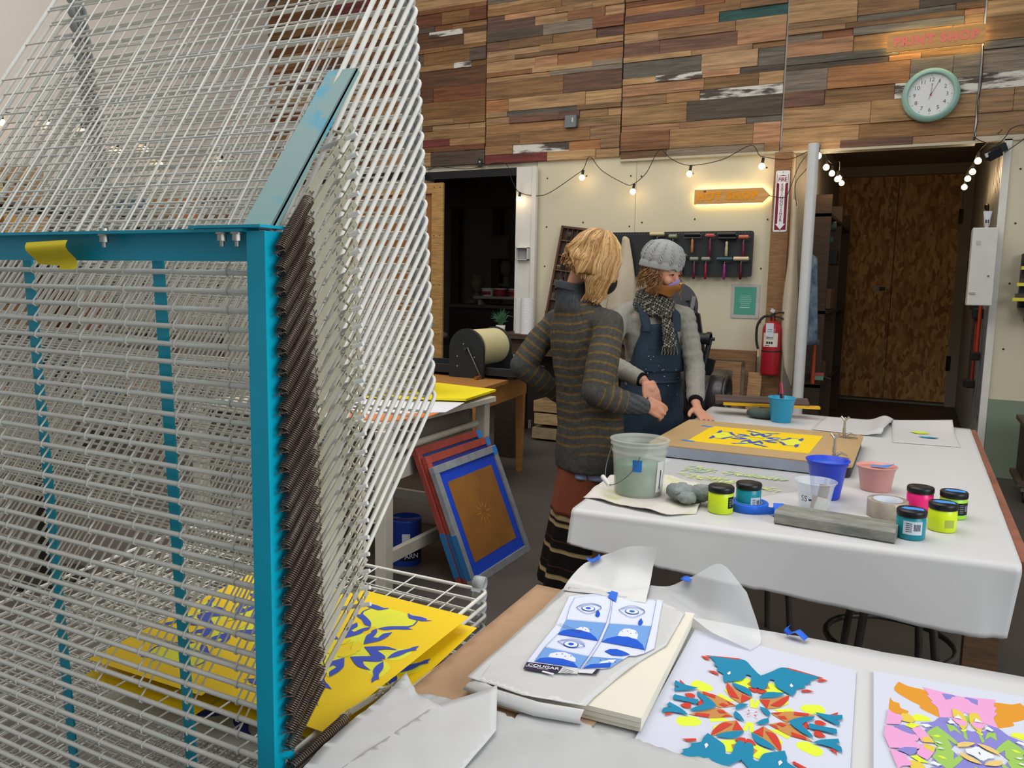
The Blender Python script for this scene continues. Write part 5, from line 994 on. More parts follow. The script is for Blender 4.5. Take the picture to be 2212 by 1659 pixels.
# leaning print screens
def screen(label, dx, dy, H, col, blue, lean=.23, film='#86582a', W_=.63):
    s = thing('print_screen', label, 'print screen', (-1.76+dx, 3.455+dy, 0))
    ang = math.atan2(lean, .55); M = Matrix.Rotation(-ang, 4, 'Y') @ Matrix.Rotation(PI/2, 4, 'Z') @ Matrix.Rotation(PI/2, 4, 'X')
    w = W_/2; f = .038; d = .028
    b = MB(col)
    for a_ in ((-w, w, 0, f), (-w, w, H-f, H), (-w, -w+f, f, H-f), (w-f, w, f, H-f)): b.box(a_[0], a_[1], a_[2], a_[3], -d, 0, M)
    b.build('frame', mat('frame_'+col[1:], col, rough=.5, noise=.25, nscale=14), s, bevel=.002)
    b = MB(blue); b.box(-w+f, w-f, f, H-f, -.012, -.011, M); b.build('tape_border', PLAIN, s)
    b = MB(film); b.box(-w+f+.055, w-f-.055, f+.06, H-f-.055, -.0108, -.0100, M); b.build('mesh', mat('screen_mesh', film, rough=.5, noise=.25, nscale=9, c2='#a06c2c'), s)
    b = MB('#b8872c')
    for k in range(10):
        a = k*PI/5; b.flat([(.03*math.cos(a+.1), H/2+.03*math.sin(a+.1)), (.085*math.cos(a), H/2+.085*math.sin(a)), (.03*math.cos(a-.15), H/2+.03*math.sin(a-.15))], -.0096, M)
    b.build('stencil', PLAIN, s)
    b = MB('#2a7ed0'); b.box(w-f-.004, w+.001, H-.05, H-.005, -d, .001, M); b.build('masking_tape', PLAIN, s); b = MB('#2a6fa8'); b.box(-w-.001, -w+.002, .04, .26, -d-.001, .001, M); b.build('masking_tape', PLAIN, s)
screen('front leaning print screen with grey frame, blue border and brown mesh', 0, 0, .60, '#8f9296', '#1545c8')
screen('middle leaning print screen with red inky frame, behind the grey framed one', -.033, .012, .645, '#a8483a', '#3a3fa0')
screen('rearmost leaning print screen with dark red frame, against the cream table', -.066, .0, .685, '#9a4238', '#36508a')
# blue can
c = thing('paint_can', 'blue can lettered ARN standing on the floor under the cream table', 'can', (-2.24, 3.28, 0))
b = MB('#1a3f9a'); b.lathe([(.078, .0), (.08, .004), (.08, .225), (.082, .228), (.082, .234), (.078, .236), (.076, .228), (0, .226)], 32); b.build('can_body', GLOSS, c)
b = MB('#12141c'); ring_patch(b, .08, .03, .11, -1.3, .2, k=.0006); b.c('#c8cbd2'); ring_patch(b, .08, .12, .17, -1.2, -.7, k=.0008)
for a in (-.95, -.62): b.add([(.0815*math.cos(a+dx_), .0815*math.sin(a+dx_), z_) for dx_, z_ in circ(0, .10, .12, 14, .012)], [tuple(range(14))])
aa = -.62; b.text('ARN', .036, Matrix.Translation((.0835*math.cos(aa), .0835*math.sin(aa), .055)) @ Euler((PI/2, 0, aa+PI/2)).to_matrix().to_4x4(), bold=.0005); b.build('label', INK, c)
# press table and proof press
t = thing('wooden_table', 'honey coloured wooden table carrying the proof press', 'table', (-3.2, 4.95, 0))
pw = mat('honey_wood', '#a5713a', rough=.45, noise=.22, nscale=6, stretch=(1, 3, 8))
M = T(-2.53, 4.985, 0, rz=math.atan2(.11, .93))
b = MB(); b.box(-1.55, 0, -.47, .47, .725, .752, M); b.build('tabletop', pw, t, world=True, bevel=.002)
b = MB(); b.box(-.05, -.02, -.44, .44, .60, .725, M); b.box(-1.5, -.02, -.445, -.415, .60, .725, M); b.box(-1.5, -.02, .415, .445, .60, .725, M); b.build('apron', pw, t, world=True)
for x, y in ((-.06, -.42), (-.06, .42), (-1.48, -.42), (-1.48, .42)):
    b = MB(); b.rings([[M @ Vector((x+sx*w, y+sy*w, z)) for sx, sy in ((-1, -1), (1, -1), (1, 1), (-1, 1))] for w, z in ((.019, 0), (.03, .6))], smooth=False); b.build('leg', pw, t, world=True)
p = thing('proof_press', 'black cylinder proof press with cream drum and crank on wooden table', 'printing press', (-2.84, 5.15, .7535))
bl = mat('press_black', '#23272a', rough=.42, noise=.2, nscale=9)
arch = [(-.14, 0), (.14, 0), (.14, .20)]+[(.14*math.cos(a), .20+.15*math.sin(a)) for a in [PI*k/14 for k in range(1, 14)]]+[(-.14, .20)]
for y in (-.215, .205):
    b = MB(); b.prism(arch, -y-.0, -y+.028, WALL); b.build('side_panel', bl, p, bevel=.002)
b = MB('#cfc396'); b.cyl((0, -.185, .205), (0, .20, .205), .133, 40); b.build('drum', mat('drum_blanket', '#cbc091', rough=.6), p)
b = MB(); b.box(.14, .42, -.20, -.165, .02, .075); b.box(.14, .42, .165, .20, .02, .075); b.box(-.65, .42, -.165, .165, .02, .035); b.box(.395, .42, -.165, .165, .02, .075); b.box(-.65, -.14, -.20, -.165, .02, .08); b.box(-.65, -.14, .165, .2, .02, .08)
for x in (-.5, .3): b.box(x, x+.05, -.18, .18, 0, .02)
b.build('bed', bl, p, bevel=.002)
b = MB('#57595a'); b.cyl((0, -.262, .205), (0, -.21, .205), .012, 12); b.tube([(0, -.255, .205), (.02, -.258, .215), (.13, -.26, .015)], .006, 8); b.c('#b37a4a').cyl((.13, -.26, .015), (.13, -.33, .012), .011, 12, .013); b.build('crank', METAL, p)
b = MB('#d0d0cc')
for x, z in ((-.07, .15), (.07, .15), (-.07, .08), (-.02, .24)): b.cyl((x, -.247, z), (x, -.242, z), .005, 8)
b.build('bolt', METAL, p)
# box stacks and shelf post behind the press table
b = MB('#3a2d22'); b.box(-3.05, -2.87, 5.75, 5.93, 0, .80); tag(b.build('timber_post', WOOD), 'dark timber bench leg between the wooden table and the striped sweater', 'post')
for k, (z, w, col) in enumerate(((.02, .40, '#8d7a5c'), (.155, .36, '#a58a62'), (.27, .38, '#9a7d55'))):
    b = MB(col); b.box(-2.98-w/2+.1, -2.98+w/2+.1, 6.55, 6.85, z, z+.10); tag(b.build('wooden_box', WOOD, bevel=.003), ('lowest', 'middle', 'topmost')[k]+' of the flat wooden boxes piled on floor by the cream wall', 'box', 'flat wooden boxes')
t = thing('workbench', 'dark workbench along the cream wall behind the two people', 'workbench', (-2.7, 6.8, 0))
b = MB('#4a3829'); b.box(-3.5, -2.12, 6.5, 7.12, .93, .97); b.box(-3.45, -2.15, 6.56, 6.6, .78, .93)
for x in (-3.45, -2.22): b.box(x, x+.08, 6.55, 6.63, 0, .93); b.box(x, x+.08, 7.0, 7.08, 0, .93)
b.build('frame', WOOD, t, world=True)
b = MB('#241c16'); b.box(-3.3, -2.3, 6.9, 7.1, .12, .9); tag(b.build('type_cabinet', WOOD), 'dark type cabinet standing under the workbench', 'cabinet')
b = MB('#dcdcda'); b.cyl((-3.185, 6.62, .97), (-3.185, 6.62, 1.30), .062, 28); b.c('#b5afa6').cyl((-3.185, 6.62, 1.30), (-3.185, 6.62, 1.3005), .02, 16); tag(b.build('paper_towel', mat('towel_paper', '#dedddb', rough=.9, bump=.4, bscale=90)), 'white paper towel roll standing by the door jamb, right one', 'paper towel')
b = MB('#dcdcda'); b.cyl((-3.29, 6.70, .97), (-3.29, 6.70, 1.295), .058, 28); tag(b.build('paper_towel', mat('towel_paper')), 'white paper towel roll partly behind its neighbour, nearest the door jamb', 'paper towel')
pl = thing('potted_plant', 'small feathery green plant beside the paper towels', 'plant', (-3.46, 6.62, .97))
b = MB('#c9c6be'); b.lathe([(.035, 0), (.045, .07), (.04, .07), (0, .065)], 16); b.build('pot', PLAIN, pl)
b = MB('#3f6a4c')
for k in range(60):
    a, e, L = rnd.uniform(0, 2*PI), rnd.uniform(.5, 1.5), rnd.uniform(.06, .17); b.tube([(0, 0, .06), (.5*L*math.cos(a)*math.cos(e), .5*L*math.sin(a)*math.cos(e), .06+L*.6), (L*math.cos(a)*math.cos(e), L*math.sin(a)*math.cos(e), .06+L*math.sin(e))], [.003, .005, .001], 4, flat=.4)
b.build('foliage', PLAIN, pl)
# type case leaning on the wall
tc_ = thing('type_case', 'dark wooden letterpress type case leaning on the cream wall', 'type case', (-3.0, 7.0, .985))
M = T(0, 0, 0, rx=-.13, ry=.12)
b = MB('#5b3a26'); W2, H2 = .19, .99
for a_ in ((-W2, W2, 0, .02), (-W2, W2, H2-.02, H2), (-W2, -W2+.02, 0, H2), (W2-.02, W2, 0, H2)): b.box(a_[0], a_[1], -.04, 0, a_[2], a_[3], M)
b.build('frame', WOOD, tc_)
b = MB('#33241a'); b.box(-W2, W2, -.005, 0, 0, H2, M); b.c('#6a4a34')
for i in range(1, 7): b.box(-W2+.02, W2-.02, -.035, -.005, i*.142-.004, i*.142+.004, M)
for i in range(7):
    for j in range(1, 7): x = -W2+.02+j*.05+(.012 if i % 2 else 0); b.box(x-.0015, x+.0015, -.034, -.005, i*.142+.004, (i+1)*.142-.004, M)
b.c('#14110f'); 
for k in range(46): i, j = rnd.randrange(7), rnd.randrange(7); x = -W2+.025+j*.05; h = rnd.uniform(.03, .09); b.c(rnd.choice(('#171412', '#241d18', '#4a4034', '#7a6a50'))).box(x, x+.035, -.03, -.005, i*.142+.006, i*.142+h, M)
b.build('dividers', PLAIN, tc_)
tc2 = thing('type_case', 'brown type drawer lying on workbench behind the paper towels', 'type case', (-2.78, 6.72, .971))
b = MB('#4e3020'); b.box(-.28, .28, -.12, .12, 0, .11); b.c('#6b4630')
for k in range(14): b.box(-.28+.04*k, -.255+.04*k, -.125, -.12, .02, .10)
b.build('drawer', WOOD, tc2)
# platen press
p = thing('platen_press', 'black cast iron platen press with round ink disc and flywheels', 'printing press', (-1.6, 6.5, 0))
pi_ = mat('cast_iron', '#262a2d', rough=.4, metal=.3, noise=.2, nscale=10)
def pb_(b, n, m=None): return b.build(n, m or pi_, p, world=True)
b = MB('#55565a'); b.cyl((-1.80, 6.52, 1.265), (-1.795, 6.49, 1.265), .205, 48); b.c('#3a3b3e').cyl((-1.80, 6.56, 1.25), (-1.80, 6.52, 1.262), .05, 20); pb_(b, 'ink_disc', mat('disc_iron', '#5b5b5f', rough=.38, metal=.5, noise=.15, nscale=8))
side = [(-.02, 0), (.10, 0), (.08, .25), (.05, .45), (.06, .60), (.10, .70), (.12, .80), (.05, .82), (.02, .95), (-.02, 1.18), (-.08, 1.20), (-.10, 1.0), (-.12, .75), (-.10, .40)]
for y0 in (6.40, 6.82):
    b = MB(); b.prism([(x*1.1, z*1.02) for x, z in side], 0, .04, T(-1.62, y0, 0, PI/2)); pb_(b, 'side_frame').modifiers
    b = None
b = MB(); b.box(-2.05, -1.45, 6.45, 6.85, .05, .12); b.box(-2.0, -1.60, 6.5, 6.8, .55, .62); b.box(-1.95, -1.66, 6.55, 6.60, .62, 1.02); b.box(-1.78, -1.66, 6.42, 6.82, .95, 1.05); pb_(b, 'bed')
b = MB(); b.tube([(-1.66, 6.40, 1.30), (-1.62, 6.40, 1.33), (-1.60, 6.40, 1.20), (-1.585, 6.40, 1.08)], [.02, .024, .028, .04], 10); b.cyl((-1.65, 6.39, 1.22), (-1.56, 6.37, 1.22), .016, 12); b.cyl((-1.70, 6.40, 1.17), (-1.58, 6.38, 1.17), .022, 12); pb_(b, 'lever')
b = MB('#a5a6a8'); b.bbox((-1.60, 6.385, 1.30), (.028, .02, .11), Euler((0, .12, 0)).to_matrix()); b.cyl((-1.60, 6.38, 1.235), (-1.57, 6.37, 1.21), .012, 10); b.cyl((-1.63, 6.375, 1.165), (-1.63, 6.36, 1.165), .018, 12); pb_(b, 'latch', METAL)
b = MB(); b.cyl((-1.62, 6.37, 1.02), (-1.44, 6.37, 1.02), .046, 18); b.cyl((-1.47, 6.37, 1.02), (-1.44, 6.37, 1.02), .056, 18); b.cyl((-1.44, 6.37, 1.02), (-1.41, 6.37, 1.02), .014, 8); pb_(b, 'crank_hub')
b = MB(); b.tube([(-1.445, 6.36, 1.02), (-1.47, 6.34, .85), (-1.53, 6.30, .58), (-1.545, 6.29, .50)], [.022, .019, .019, .024], 8, flat=.7); pb_(b, 'link_rod')
def wheel(x, y, z, R, w, spokes, name, rim=.045):
    b = MB(); M = Matrix.Translation((x, y, z)) @ Matrix.Rotation(PI/2, 4, 'Y')
    b.lathe([(R-rim, -w/2), (R, -w/2), (R+.004, 0), (R, w/2), (R-rim, w/2), (R-rim, -w/2)], 44, M=M, cap=False); b.cyl((x-w*.6, y, z), (x+w*.6, y, z), .04, 16)
    for k in range(spokes): a = 2*PI*k/spokes; b.cyl((x, y+.03*math.cos(a), z+.03*math.sin(a)), (x, y+(R-rim*.7)*math.cos(a), z+(R-rim*.7)*math.sin(a)), .016, 8)
    pb_(b, name)
b = MB(); M = Matrix.Translation((-1.60, 6.36, .74)) @ Matrix.Rotation(PI/2, 4, 'Y'); b.lathe([(.0, -.02), (.28, -.02), (.325, -.05), (.335, -.05), (.335, .05), (.318, .05), (.30, .01), (.0, .0)], 48, M=M); pb_(b, 'gear_wheel', mat('rusty_iron', '#342c28', rough=.5, metal=.3, noise=.3, nscale=8, c2='#4a3a30'))
b = MB(); M = Matrix.Translation((-1.36, 6.34, .58)) @ Matrix.Rotation(PI/2, 4, 'Y'); b.lathe([(.135, -.17), (.15, -.165), (.15, -.06), (.135, -.055), (.158, -.05), (.160, .04), (.150, .06), (.165, .065), (.165, .085), (.14, .085), (.13, .02), (.05, .0), (.03, .0)], 40, M=M); b.cyl((-1.62, 6.34, .58), (-1.26, 6.34, .58), .035, 14); b.sph((-1.285, 6.28, .50), .03, 10); pb_(b, 'pulley', mat('worn_iron', '#4b494a', rough=.35, metal=.6, noise=.2, nscale=8))
b = MB(); b.box(-1.56, -1.50, 6.20, 6.50, .42, .62); b.box(-1.95, -1.9, 6.4, 6.85, 0, .6); b.box(-1.3, -1.26, 6.3, 6.4, 0, .58); pb_(b, 'bracket')
# sliding barn door on the left of the doorway
d = thing('sliding_door', 'orange brown wooden sliding door hanging on the black rail', 'door', (-5.1, 7.02, 0))
b = MB('#96602f'); b.box(-5.72, -4.44, 7.02, 7.035, .1, 2.36); b.build('panel', mat('door_ply', '#96602f', rough=.55, noise=.15, nscale=3, stretch=(3, 1, .6)), d, world=True)
b = MB('#b48a52')
for a_ in ((-4.47, -4.335, .08, 2.425), (-5.76, -5.64, .08, 2.425), (-5.64, -4.47, 2.32, 2.425), (-5.64, -4.47, .08, .22)): b.box(a_[0], a_[1], 6.99, 7.02, a_[2], a_[3])
b.build('stiles', WOOD, d, world=True, bevel=.002)
b = MB('#3a2a1c')
for z in (.4, .9, 1.4, 1.9, 2.38):
    for x in (-4.44, -4.37): b.cyl((x, 6.988, z), (x, 6.99, z), .006, 6)
b.build('screw', PLAIN, d, world=True)
b = MB('#1d1d1f'); b.box(-6.3, -4.64, 6.985, 7.05, 2.475, 2.55); struct(b.build('trim_16', mat('black_steel')))
# back room contents
t = thing('cabinet', 'dark cabinet counter inside the back room', 'cabinet', (-4.9, 9.1, 0))
b = MB('#2c2620'); b.box(-5.35, -4.3, 8.8, 9.4, 0, 1.12); b.c('#51493c').box(-5.4, -4.25, 8.76, 9.45, 1.12, 1.16); b.build('counter', PLAIN, t, world=True)
b = MB('#8d8a80'); b.box(-4.95, -4.3, 8.72, 9.0, 1.24, 1.27); b.box(-4.9, -4.86, 8.75, 9.0, 1.16, 1.24); b.box(-4.38, -4.34, 8.75, 9.0, 1.16, 1.24); tag(b.build('riser_shelf', PLAIN), 'small pale riser shelf holding tubs in the back room', 'shelf')
for k, (x, col) in enumerate(((-4.80, '#c9c2bc'), (-4.62, '#a0202c'), (-4.42, '#b4666a'))):
    tb_ = thing('tub', ('white and red tub, leftmost on the back room riser shelf', 'all red tub between two paler ones on the back room shelf', 'pinkish red tub, rightmost on the back room riser shelf')[k], 'tub', (x, 8.82, 1.27), 0, 'tubs in the back room')
    b = MB(col); b.lathe([(.068, 0), (.078, .085)], 20); b.c('#8e2632'); ring_patch(b, .074, .02, .06, -2.6, -.6, k=.003); b.build('cup', PLAIN, tb_); b = MB('#c4c0b8'); b.cyl((0, 0, .085), (0, 0, .10), .082, 20); b.build('lid', PLAIN, tb_)
def head_sculpt(label, x, y, z, s, col):
    b = MB(col); R = []
    for i in range(1, 16):
        a = PI*i/16; ring = []
        for j in range(20):
            p = Vector((math.sin(a)*math.cos(j*PI/10)*.78, math.sin(a)*math.sin(j*PI/10)*.9, -math.cos(a)*1.15)); k = 1+.18*mn.noise(p*3+Vector((x, 0, 0)))
            if p.y < -.5 and abs(p.x) < .2 and -.4 < p.z < .15: k += .18
            ring.append(Vector((x, y, z))+p*s*k)
        R.append(ring)
    b.rings(R); b.cyl((x, y, z-s*2.0), (x, y, z-s*.7), s*.42, 14, s*.4); b.box(x-s*.8, x+s*.8, y-s*.7, y+s*.7, z-s*2.2, z-s*1.95); return tag(b.build('clay_head', mat('clay_'+col[1:], col, rough=.8, noise=.3, nscale=12)), label, 'sculpture')
head_sculpt('grey clay head sculpture standing behind the red tubs', -4.66, 9.05, 1.62, .10, '#5b544c')
head_sculpt('brown shaggy clay head sculpture left of the tubs in the back room', -5.03, 8.95, 1.42, .11, '#6a5a44')
b = MB('#070707'); b.box(-4.56, -4.05, 9.2, 9.26, 1.72, 2.36); tag(b.build('screen', GLOSS), 'large black screen hanging in the back room', 'screen')
b = MB('#6e6456'); b.box(-5.02, -4.76, 9.3, 9.33, 1.75, 2.05); tag(b.build('board', PLAIN), 'small grey board behind the clay head in the back room', 'board')
b = MB('#5a4a38'); b.tube([(-4.6, 9.1, 1.3), (-4.36, 9.0, 1.62)], .012, 6); tag(b.build('brush_handle', PLAIN), 'thin dark stick slanting beside the clay head', 'stick')
b = MB('#8c8278'); b.sph((-5.15, 8.2, .80), .12, 12, (1.2, .7, .45)); tag(b.build('crumpled_cloth', CLOTH), 'pale crumpled cloth on dark low bench in the back room', 'cloth')
b = MB('#1f1a17'); b.box(-5.6, -4.5, 8.0, 8.4, .70, .74); b.box(-5.55, -5.5, 8.05, 8.35, 0, .70); b.box(-4.6, -4.55, 8.05, 8.35, 0, .70); tag(b.build('low_bench', PLAIN), 'dark low bench just inside the back room', 'bench')
# left wall: shelving seen through the rack, string lights
t = thing('shelving', 'shelving with cartons along the grey left wall, seen through rack wires', 'shelving', (-6.45, 4.8, 0))
b = MB('#5a5046')
for z in (.35, .95, 1.5, 1.95): b.box(-6.72, -6.25, 3.3, 6.3, z, z+.03)
for y in (3.3, 4.3, 5.3, 6.26): b.box(-6.72, -6.68, y, y+.04, 0, 2.0); b.box(-6.29, -6.25, y, y+.04, 0, 2.0)
b.build('frame', PLAIN, t, world=True)
cc = ['#9a7344', '#b07e3c', '#6e5138', '#8c8478', '#c4bcae', '#7c3a2e', '#3e5a6c', '#b8a04a', '#4e4a46', '#a86a34']
desc = ['tan', 'ochre', 'brown', 'grey', 'off-white', 'dark red', 'slate blue', 'mustard', 'charcoal', 'orange brown']
lv = ['bottom shelf', 'second shelf', 'third shelf', 'top shelf']
k = 0
for li, z in enumerate((.382, .982, 1.532, 1.982)):
    y = 3.36; pos = 0
    while y < 6.0:
        w = rnd.uniform(.28, .42)
        for yb in (4.3, 5.3):
            if y < yb+.05 and y+w > yb-.01: y = yb+.06
        if y+w > 6.24: break
        h = rnd.uniform(.18, .36) if li < 3 else rnd.uniform(.15, .3); ci = (k*3+li) % 10
        b = MB(cc[ci]); b.box(-6.62, -6.27, y, y+w, z, z+h); b.c('#3a3530').box(-6.272, -6.268, y+.05, y+w-.05, z+h*.45, z+h*.5)
        tag(b.build('carton', PLAIN), '%s carton, number %s from the camera end of %s on the left wall' % (desc[ci], ('one', 'two', 'three', 'four', 'five', 'six', 'seven', 'eight', 'nine')[pos], lv[li]), 'carton', 'cartons on the left wall shelving'); y += w+.04; k += 1; pos += 1
pts = [(-6.70, 3.6, 2.70), (-6.7, 4.06, 2.72), (-6.7, 4.45, 2.77), (-6.7, 4.76, 2.77), (-6.7, 5.11, 2.66), (-6.7, 5.41, 2.72), (-6.7, 5.57, 2.60), (-6.7, 6.36, 2.74), (-6.7, 7.0, 2.62)]
SL4 = string('string lights along the grey left wall, seen through rack wires', pts)
for k, (x, y, z) in enumerate(pts[1:8]): bulb((x, y, z-.055), SL4)
b = MB('#16130f'); b.cyl((-3.55, 2.25, 0), (-3.55, 2.25, .02), .16, 20); b.cyl((-3.55, 2.25, .02), (-3.55, 2.25, .62), .04, 12); b.cyl((-3.55, 2.25, .62), (-3.55, 2.25, .66), .20, 20); tag(b.build('pedestal_stool', PLAIN), 'black pedestal stool seen low through the left of the rack', 'stool')
# right edge: rack of yellow squeegees and wheeled cart
t = thing('squeegee_rack', 'black wall rack at the right edge holding yellow bladed squeegees', 'rack', (.82, 7.05, 1.3))
b = MB('#1c1b1b'); b.box(-.14, .3, -.02, .09, .02, .42); b.box(-.10, .3, -.10, -.02, -.08, .06); b.build('back', PLAIN, t)
for k, z in enumerate((.07, .18, .30)):
    s = thing('squeegee', 'yellow bladed squeegee on the right edge wall rack, %s of three' % ('lowest', 'middle', 'topmost')[k], 'squeegee', (.84-.02*(2-k), 6.985, 1.3+z), 0, 'squeegees on the wall rack')
    b = MB('#d2c63c'); b.box(-.17, .25, -.04, .03, .0, .025); b.build('blade', GLOSS, s); b = MB('#3c332c'); b.box(-.15, .25, -.035, .03, .026, .055); b.build('handle', PLAIN, s)
t = thing('cart', 'wheeled wooden cart cut off by the right edge of the view', 'cart', (1.0, 6.55, 0))
b = MB('#4a3a2e'); b.box(-.30, .5, -.25, .25, .12, .15); b.box(-.29, .5, -.25, .25, .52, .55); b.c('#2c2520').box(-.26, .5, -.2, .25, .15, .52); b.build('body', WOOD, t)
for x in (-.24, .4):
    b = MB('#6a6a68'); b.box(x-.03, x+.03, -.22, -.14, .08, .12); b.c('#1a1a1a').cyl((x-.014, -.19, .045), (x+.014, -.19, .045), .045, 18); b.build('caster', PLAIN, t)
# ================================================================ people
def capsule(b, p0, p1, r0, r1, n=14, sx=1.0, up=None):
    p0, p1 = Vector(p0), Vector(p1); d = (p1-p0); L = d.length; d = d.normalized() if L > 1e-6 else Vector((0, 0, 1))
    X = Vector(up) if up else (Vector((0, 0, 1)) if abs(d.z) < .9 else Vector((1, 0, 0))); X = (X-d*X.dot(d)).normalized(); Y = d.cross(X); R = []
    for k in range(1, 6): a = PI/2*k/5; R.append((p0-d*r0*math.cos(a), r0*math.sin(a)))
    for k in range(0, 5): a = PI/2*k/5; R.append((p1+d*r1*math.sin(a), r1*math.cos(a)))
    b.rings([[c+X*(r*math.cos(2*PI*j/n))+Y*(r*sx*math.sin(2*PI*j/n)) for j in range(n)] for c, r in R])
def chain(b, pts, rs, sx=1.0, up=None):
    for i in range(len(pts)-1): capsule(b, pts[i], pts[i+1], rs[i], rs[i+1], sx=sx, up=up)
def loft(b, secs, r, f, n=32, pw=2.3):
    R = []
    for (c, hw, hd) in secs:
        ring = []
        for j in range(n):
            a = 2*PI*j/n; ca, sa = math.cos(a), math.sin(a); e = 2/pw
            ring.append(Vector(c)+r*(hw*math.copysign(abs(ca)**e, ca))+f*(hd*math.copysign(abs(sa)**e, sa)))
        R.append(ring)
    b.rings(R)
def bake(b, name, voxel, mats, parent, smooth=6, label=None, fn=None, disp=None):
    o = b.build(name+'_tmp', PLAIN); rm_ = o.modifiers.new('r', 'REMESH'); rm_.mode = 'VOXEL'; rm_.voxel_size = voxel; rm_.use_smooth_shade = True
    sm = o.modifiers.new('s', 'SMOOTH'); sm.factor = .5; sm.iterations = smooth
    dg = bpy.context.evaluated_depsgraph_get(); me = bpy.data.meshes.new_from_object(o.evaluated_get(dg)); bpy.data.objects.remove(o)
    if disp:
        ns = [v.normal.copy() for v in me.vertices]; cs = [v.co+n_*disp(v.co) for v, n_ in zip(me.vertices, ns)]
        me.vertices.foreach_set('co', [x for c_ in cs for x in c_])
    me.name = name; me.materials.clear()
    for x in (mats if isinstance(mats, (list, tuple)) else [mats]): me.materials.append(x)
    me.polygons.foreach_set('use_smooth', [True]*len(me.polygons)); me.polygons.foreach_set('material_index', [0]*len(me.polygons))
    if fn:
        at = me.attributes.new('Col', 'FLOAT_COLOR', 'POINT'); d = []
        for v in me.vertices: c = fn(v.co); d += [c[0], c[1], c[2], 1]
        at.data.foreach_set('color', d)
    if parent:
        off = Vector(parent.location)
        for v in me.vertices: v.co -= off
    o = bpy.data.objects.new(name, me); COL.objects.link(o)
    if parent: o.parent = parent
    if label: o['label'] = label
    return o
def seg_d(p, a, c):
    a, c = Vector(a), Vector(c); d = c-a; t_ = max(0, min(1, (p-a).dot(d)/d.length_squared)); return (p-(a+d*t_)).length, t_*d.length
def hand(b, wrist, palm_c, fdir, ndir, curls, side=1, L=.078, spread=.18, thumb=None, fr=.0078):
    # fdir: fingers direction, ndir: back-of-hand normal; side: +1 thumb towards cross(n, f)
    wrist, palm_c, fdir, ndir = Vector(wrist), Vector(palm_c), Vector(fdir).normalized(), Vector(ndir); ndir = (ndir-fdir*ndir.dot(fdir)).normalized(); s = fdir.cross(ndir)*side
    capsule(b, wrist, palm_c, .022, .026, sx=.62, up=s)
    for k, w_ in enumerate((-.027, -.009, .009, .026)): capsule(b, palm_c-fdir*.02+s*w_*.8, palm_c+fdir*.028+s*w_, .014, .011, sx=.9, up=s)
    for k, (w_, l) in enumerate(((.028, .92), (.010, 1.0), (-.009, .95), (-.027, .76))):
        base = palm_c+fdir*.036+s*w_; d = (fdir+s*(w_*spread*20)*.3).normalized(); p = base; c1 = curls[k]; r_ = fr*(1 if k < 3 else .88); q = [p]
        for j, ll in enumerate((.44, .32, .24)):
            d = (d*math.cos(c1)-ndir*math.sin(c1)).normalized(); p = p+d*L*l*ll; q.append(p)
        chain(b, q, [r_*1.05, r_, r_*.93, r_*.8])
    th = thumb or (fdir*.5+s*.8-ndir*.2); th = Vector(th).normalized(); base = palm_c-fdir*.022+s*.022
    p1 = base+th*.032; p2 = p1+(th*.8+fdir*.5).normalized()*.030; p3 = p2+(th*.6+fdir*.8).normalized()*.024; chain(b, [base, p1, p2, p3], [.014, .0108, .0095, .0075])
skin = mat('skin', '#c68e74', rough=.5, noise=.06, nscale=18, spec=.35)
skin.node_tree.nodes['Principled BSDF'].inputs['Subsurface Weight'].default_value = .12; skin.node_tree.nodes['Principled BSDF'].inputs['Subsurface Radius'].default_value = (.012, .005, .003)
knit = mat('striped_knit', vc=True, rough=.97, noise=.28, nscale=70, bump=.8, bscale=330, spec=.08)
knitg = mat('grey_knit', vc=True, rough=.95, noise=.12, nscale=60, bump=.18, bscale=300, spec=.1)
for mm in (knit, knitg):  # keep the noise fixed in space, not shifted by the stripe colour
    for n_ in mm.node_tree.nodes:
        if n_.type == 'VECT_MATH' and n_.operation == 'MULTIPLY_ADD': n_.inputs[1].default_value = (0, 0, 0)

# ---- person with the blonde bob
PA = thing('person', 'person with a blonde bob and black mask, in brown striped grey sweater and long skirt', 'person', (-1.30, 3.32, 0))
fA = Vector((.47, .88, 0)); rA = Vector((.88, -.47, 0))
Ash, Ael, Awr = Vector((-1.155, 3.20, 1.255)), Vector((-1.155, 3.085, .985)), Vector((-1.005, 3.205, .925))
Al, Ale, Alw = Vector((-1.465, 3.36, 1.255)), Vector((-1.60, 3.29, 1.05)), Vector((-1.475, 3.42, .91))
hA = Vector((-1.262, 3.265, 1.535)); nA = Vector((-1.345, 3.27, 1.37))
b = MB()
loft(b, [((-1.29, 3.33, .80), .15, .10), ((-1.29, 3.33, .90), .16, .105), ((-1.30, 3.31, 1.02), .13, .09), ((-1.315, 3.29, 1.18), .15, .10), ((-1.33, 3.28, 1.28), .13, .08)], rA, fA)
chain(b, [(-1.345, 3.275, 1.27), nA, (-1.315, 3.268, 1.47)], [.062, .052, .05])
for s_, pk in ((1, .0), (-1, .02)):
    hp_ = Vector((-1.29, 3.33, .83))+rA*.085*s_; kn = hp_+Vector((0, 0, -.38))+fA*.02; an = kn+Vector((0, 0, -.36))-fA*.03
    chain(b, [hp_, kn, an], [.085, .058, .038]); chain(b, [an-fA*.03, an+fA*.14+Vector((0, 0, -.05))], [.035, .03])
chain(b, [Ash, Ael, Awr], [.048, .038, .026]); chain(b, [Al, Ale, Alw], [.048, .038, .026])
hand(b, Awr, Awr+Vector((.042, .045, -.008)), (.70, .55, -.45), (.45, -.80, .35), (.55, .6, .65, .7), side=-1, thumb=(.55, .25, -.75), fr=.0086)
hand(b, Alw, Alw+Vector((.03, .05, -.03)), (.3, .6, -.7), (-.8, .3, .2), (.5, .5, .5, .5), side=1)
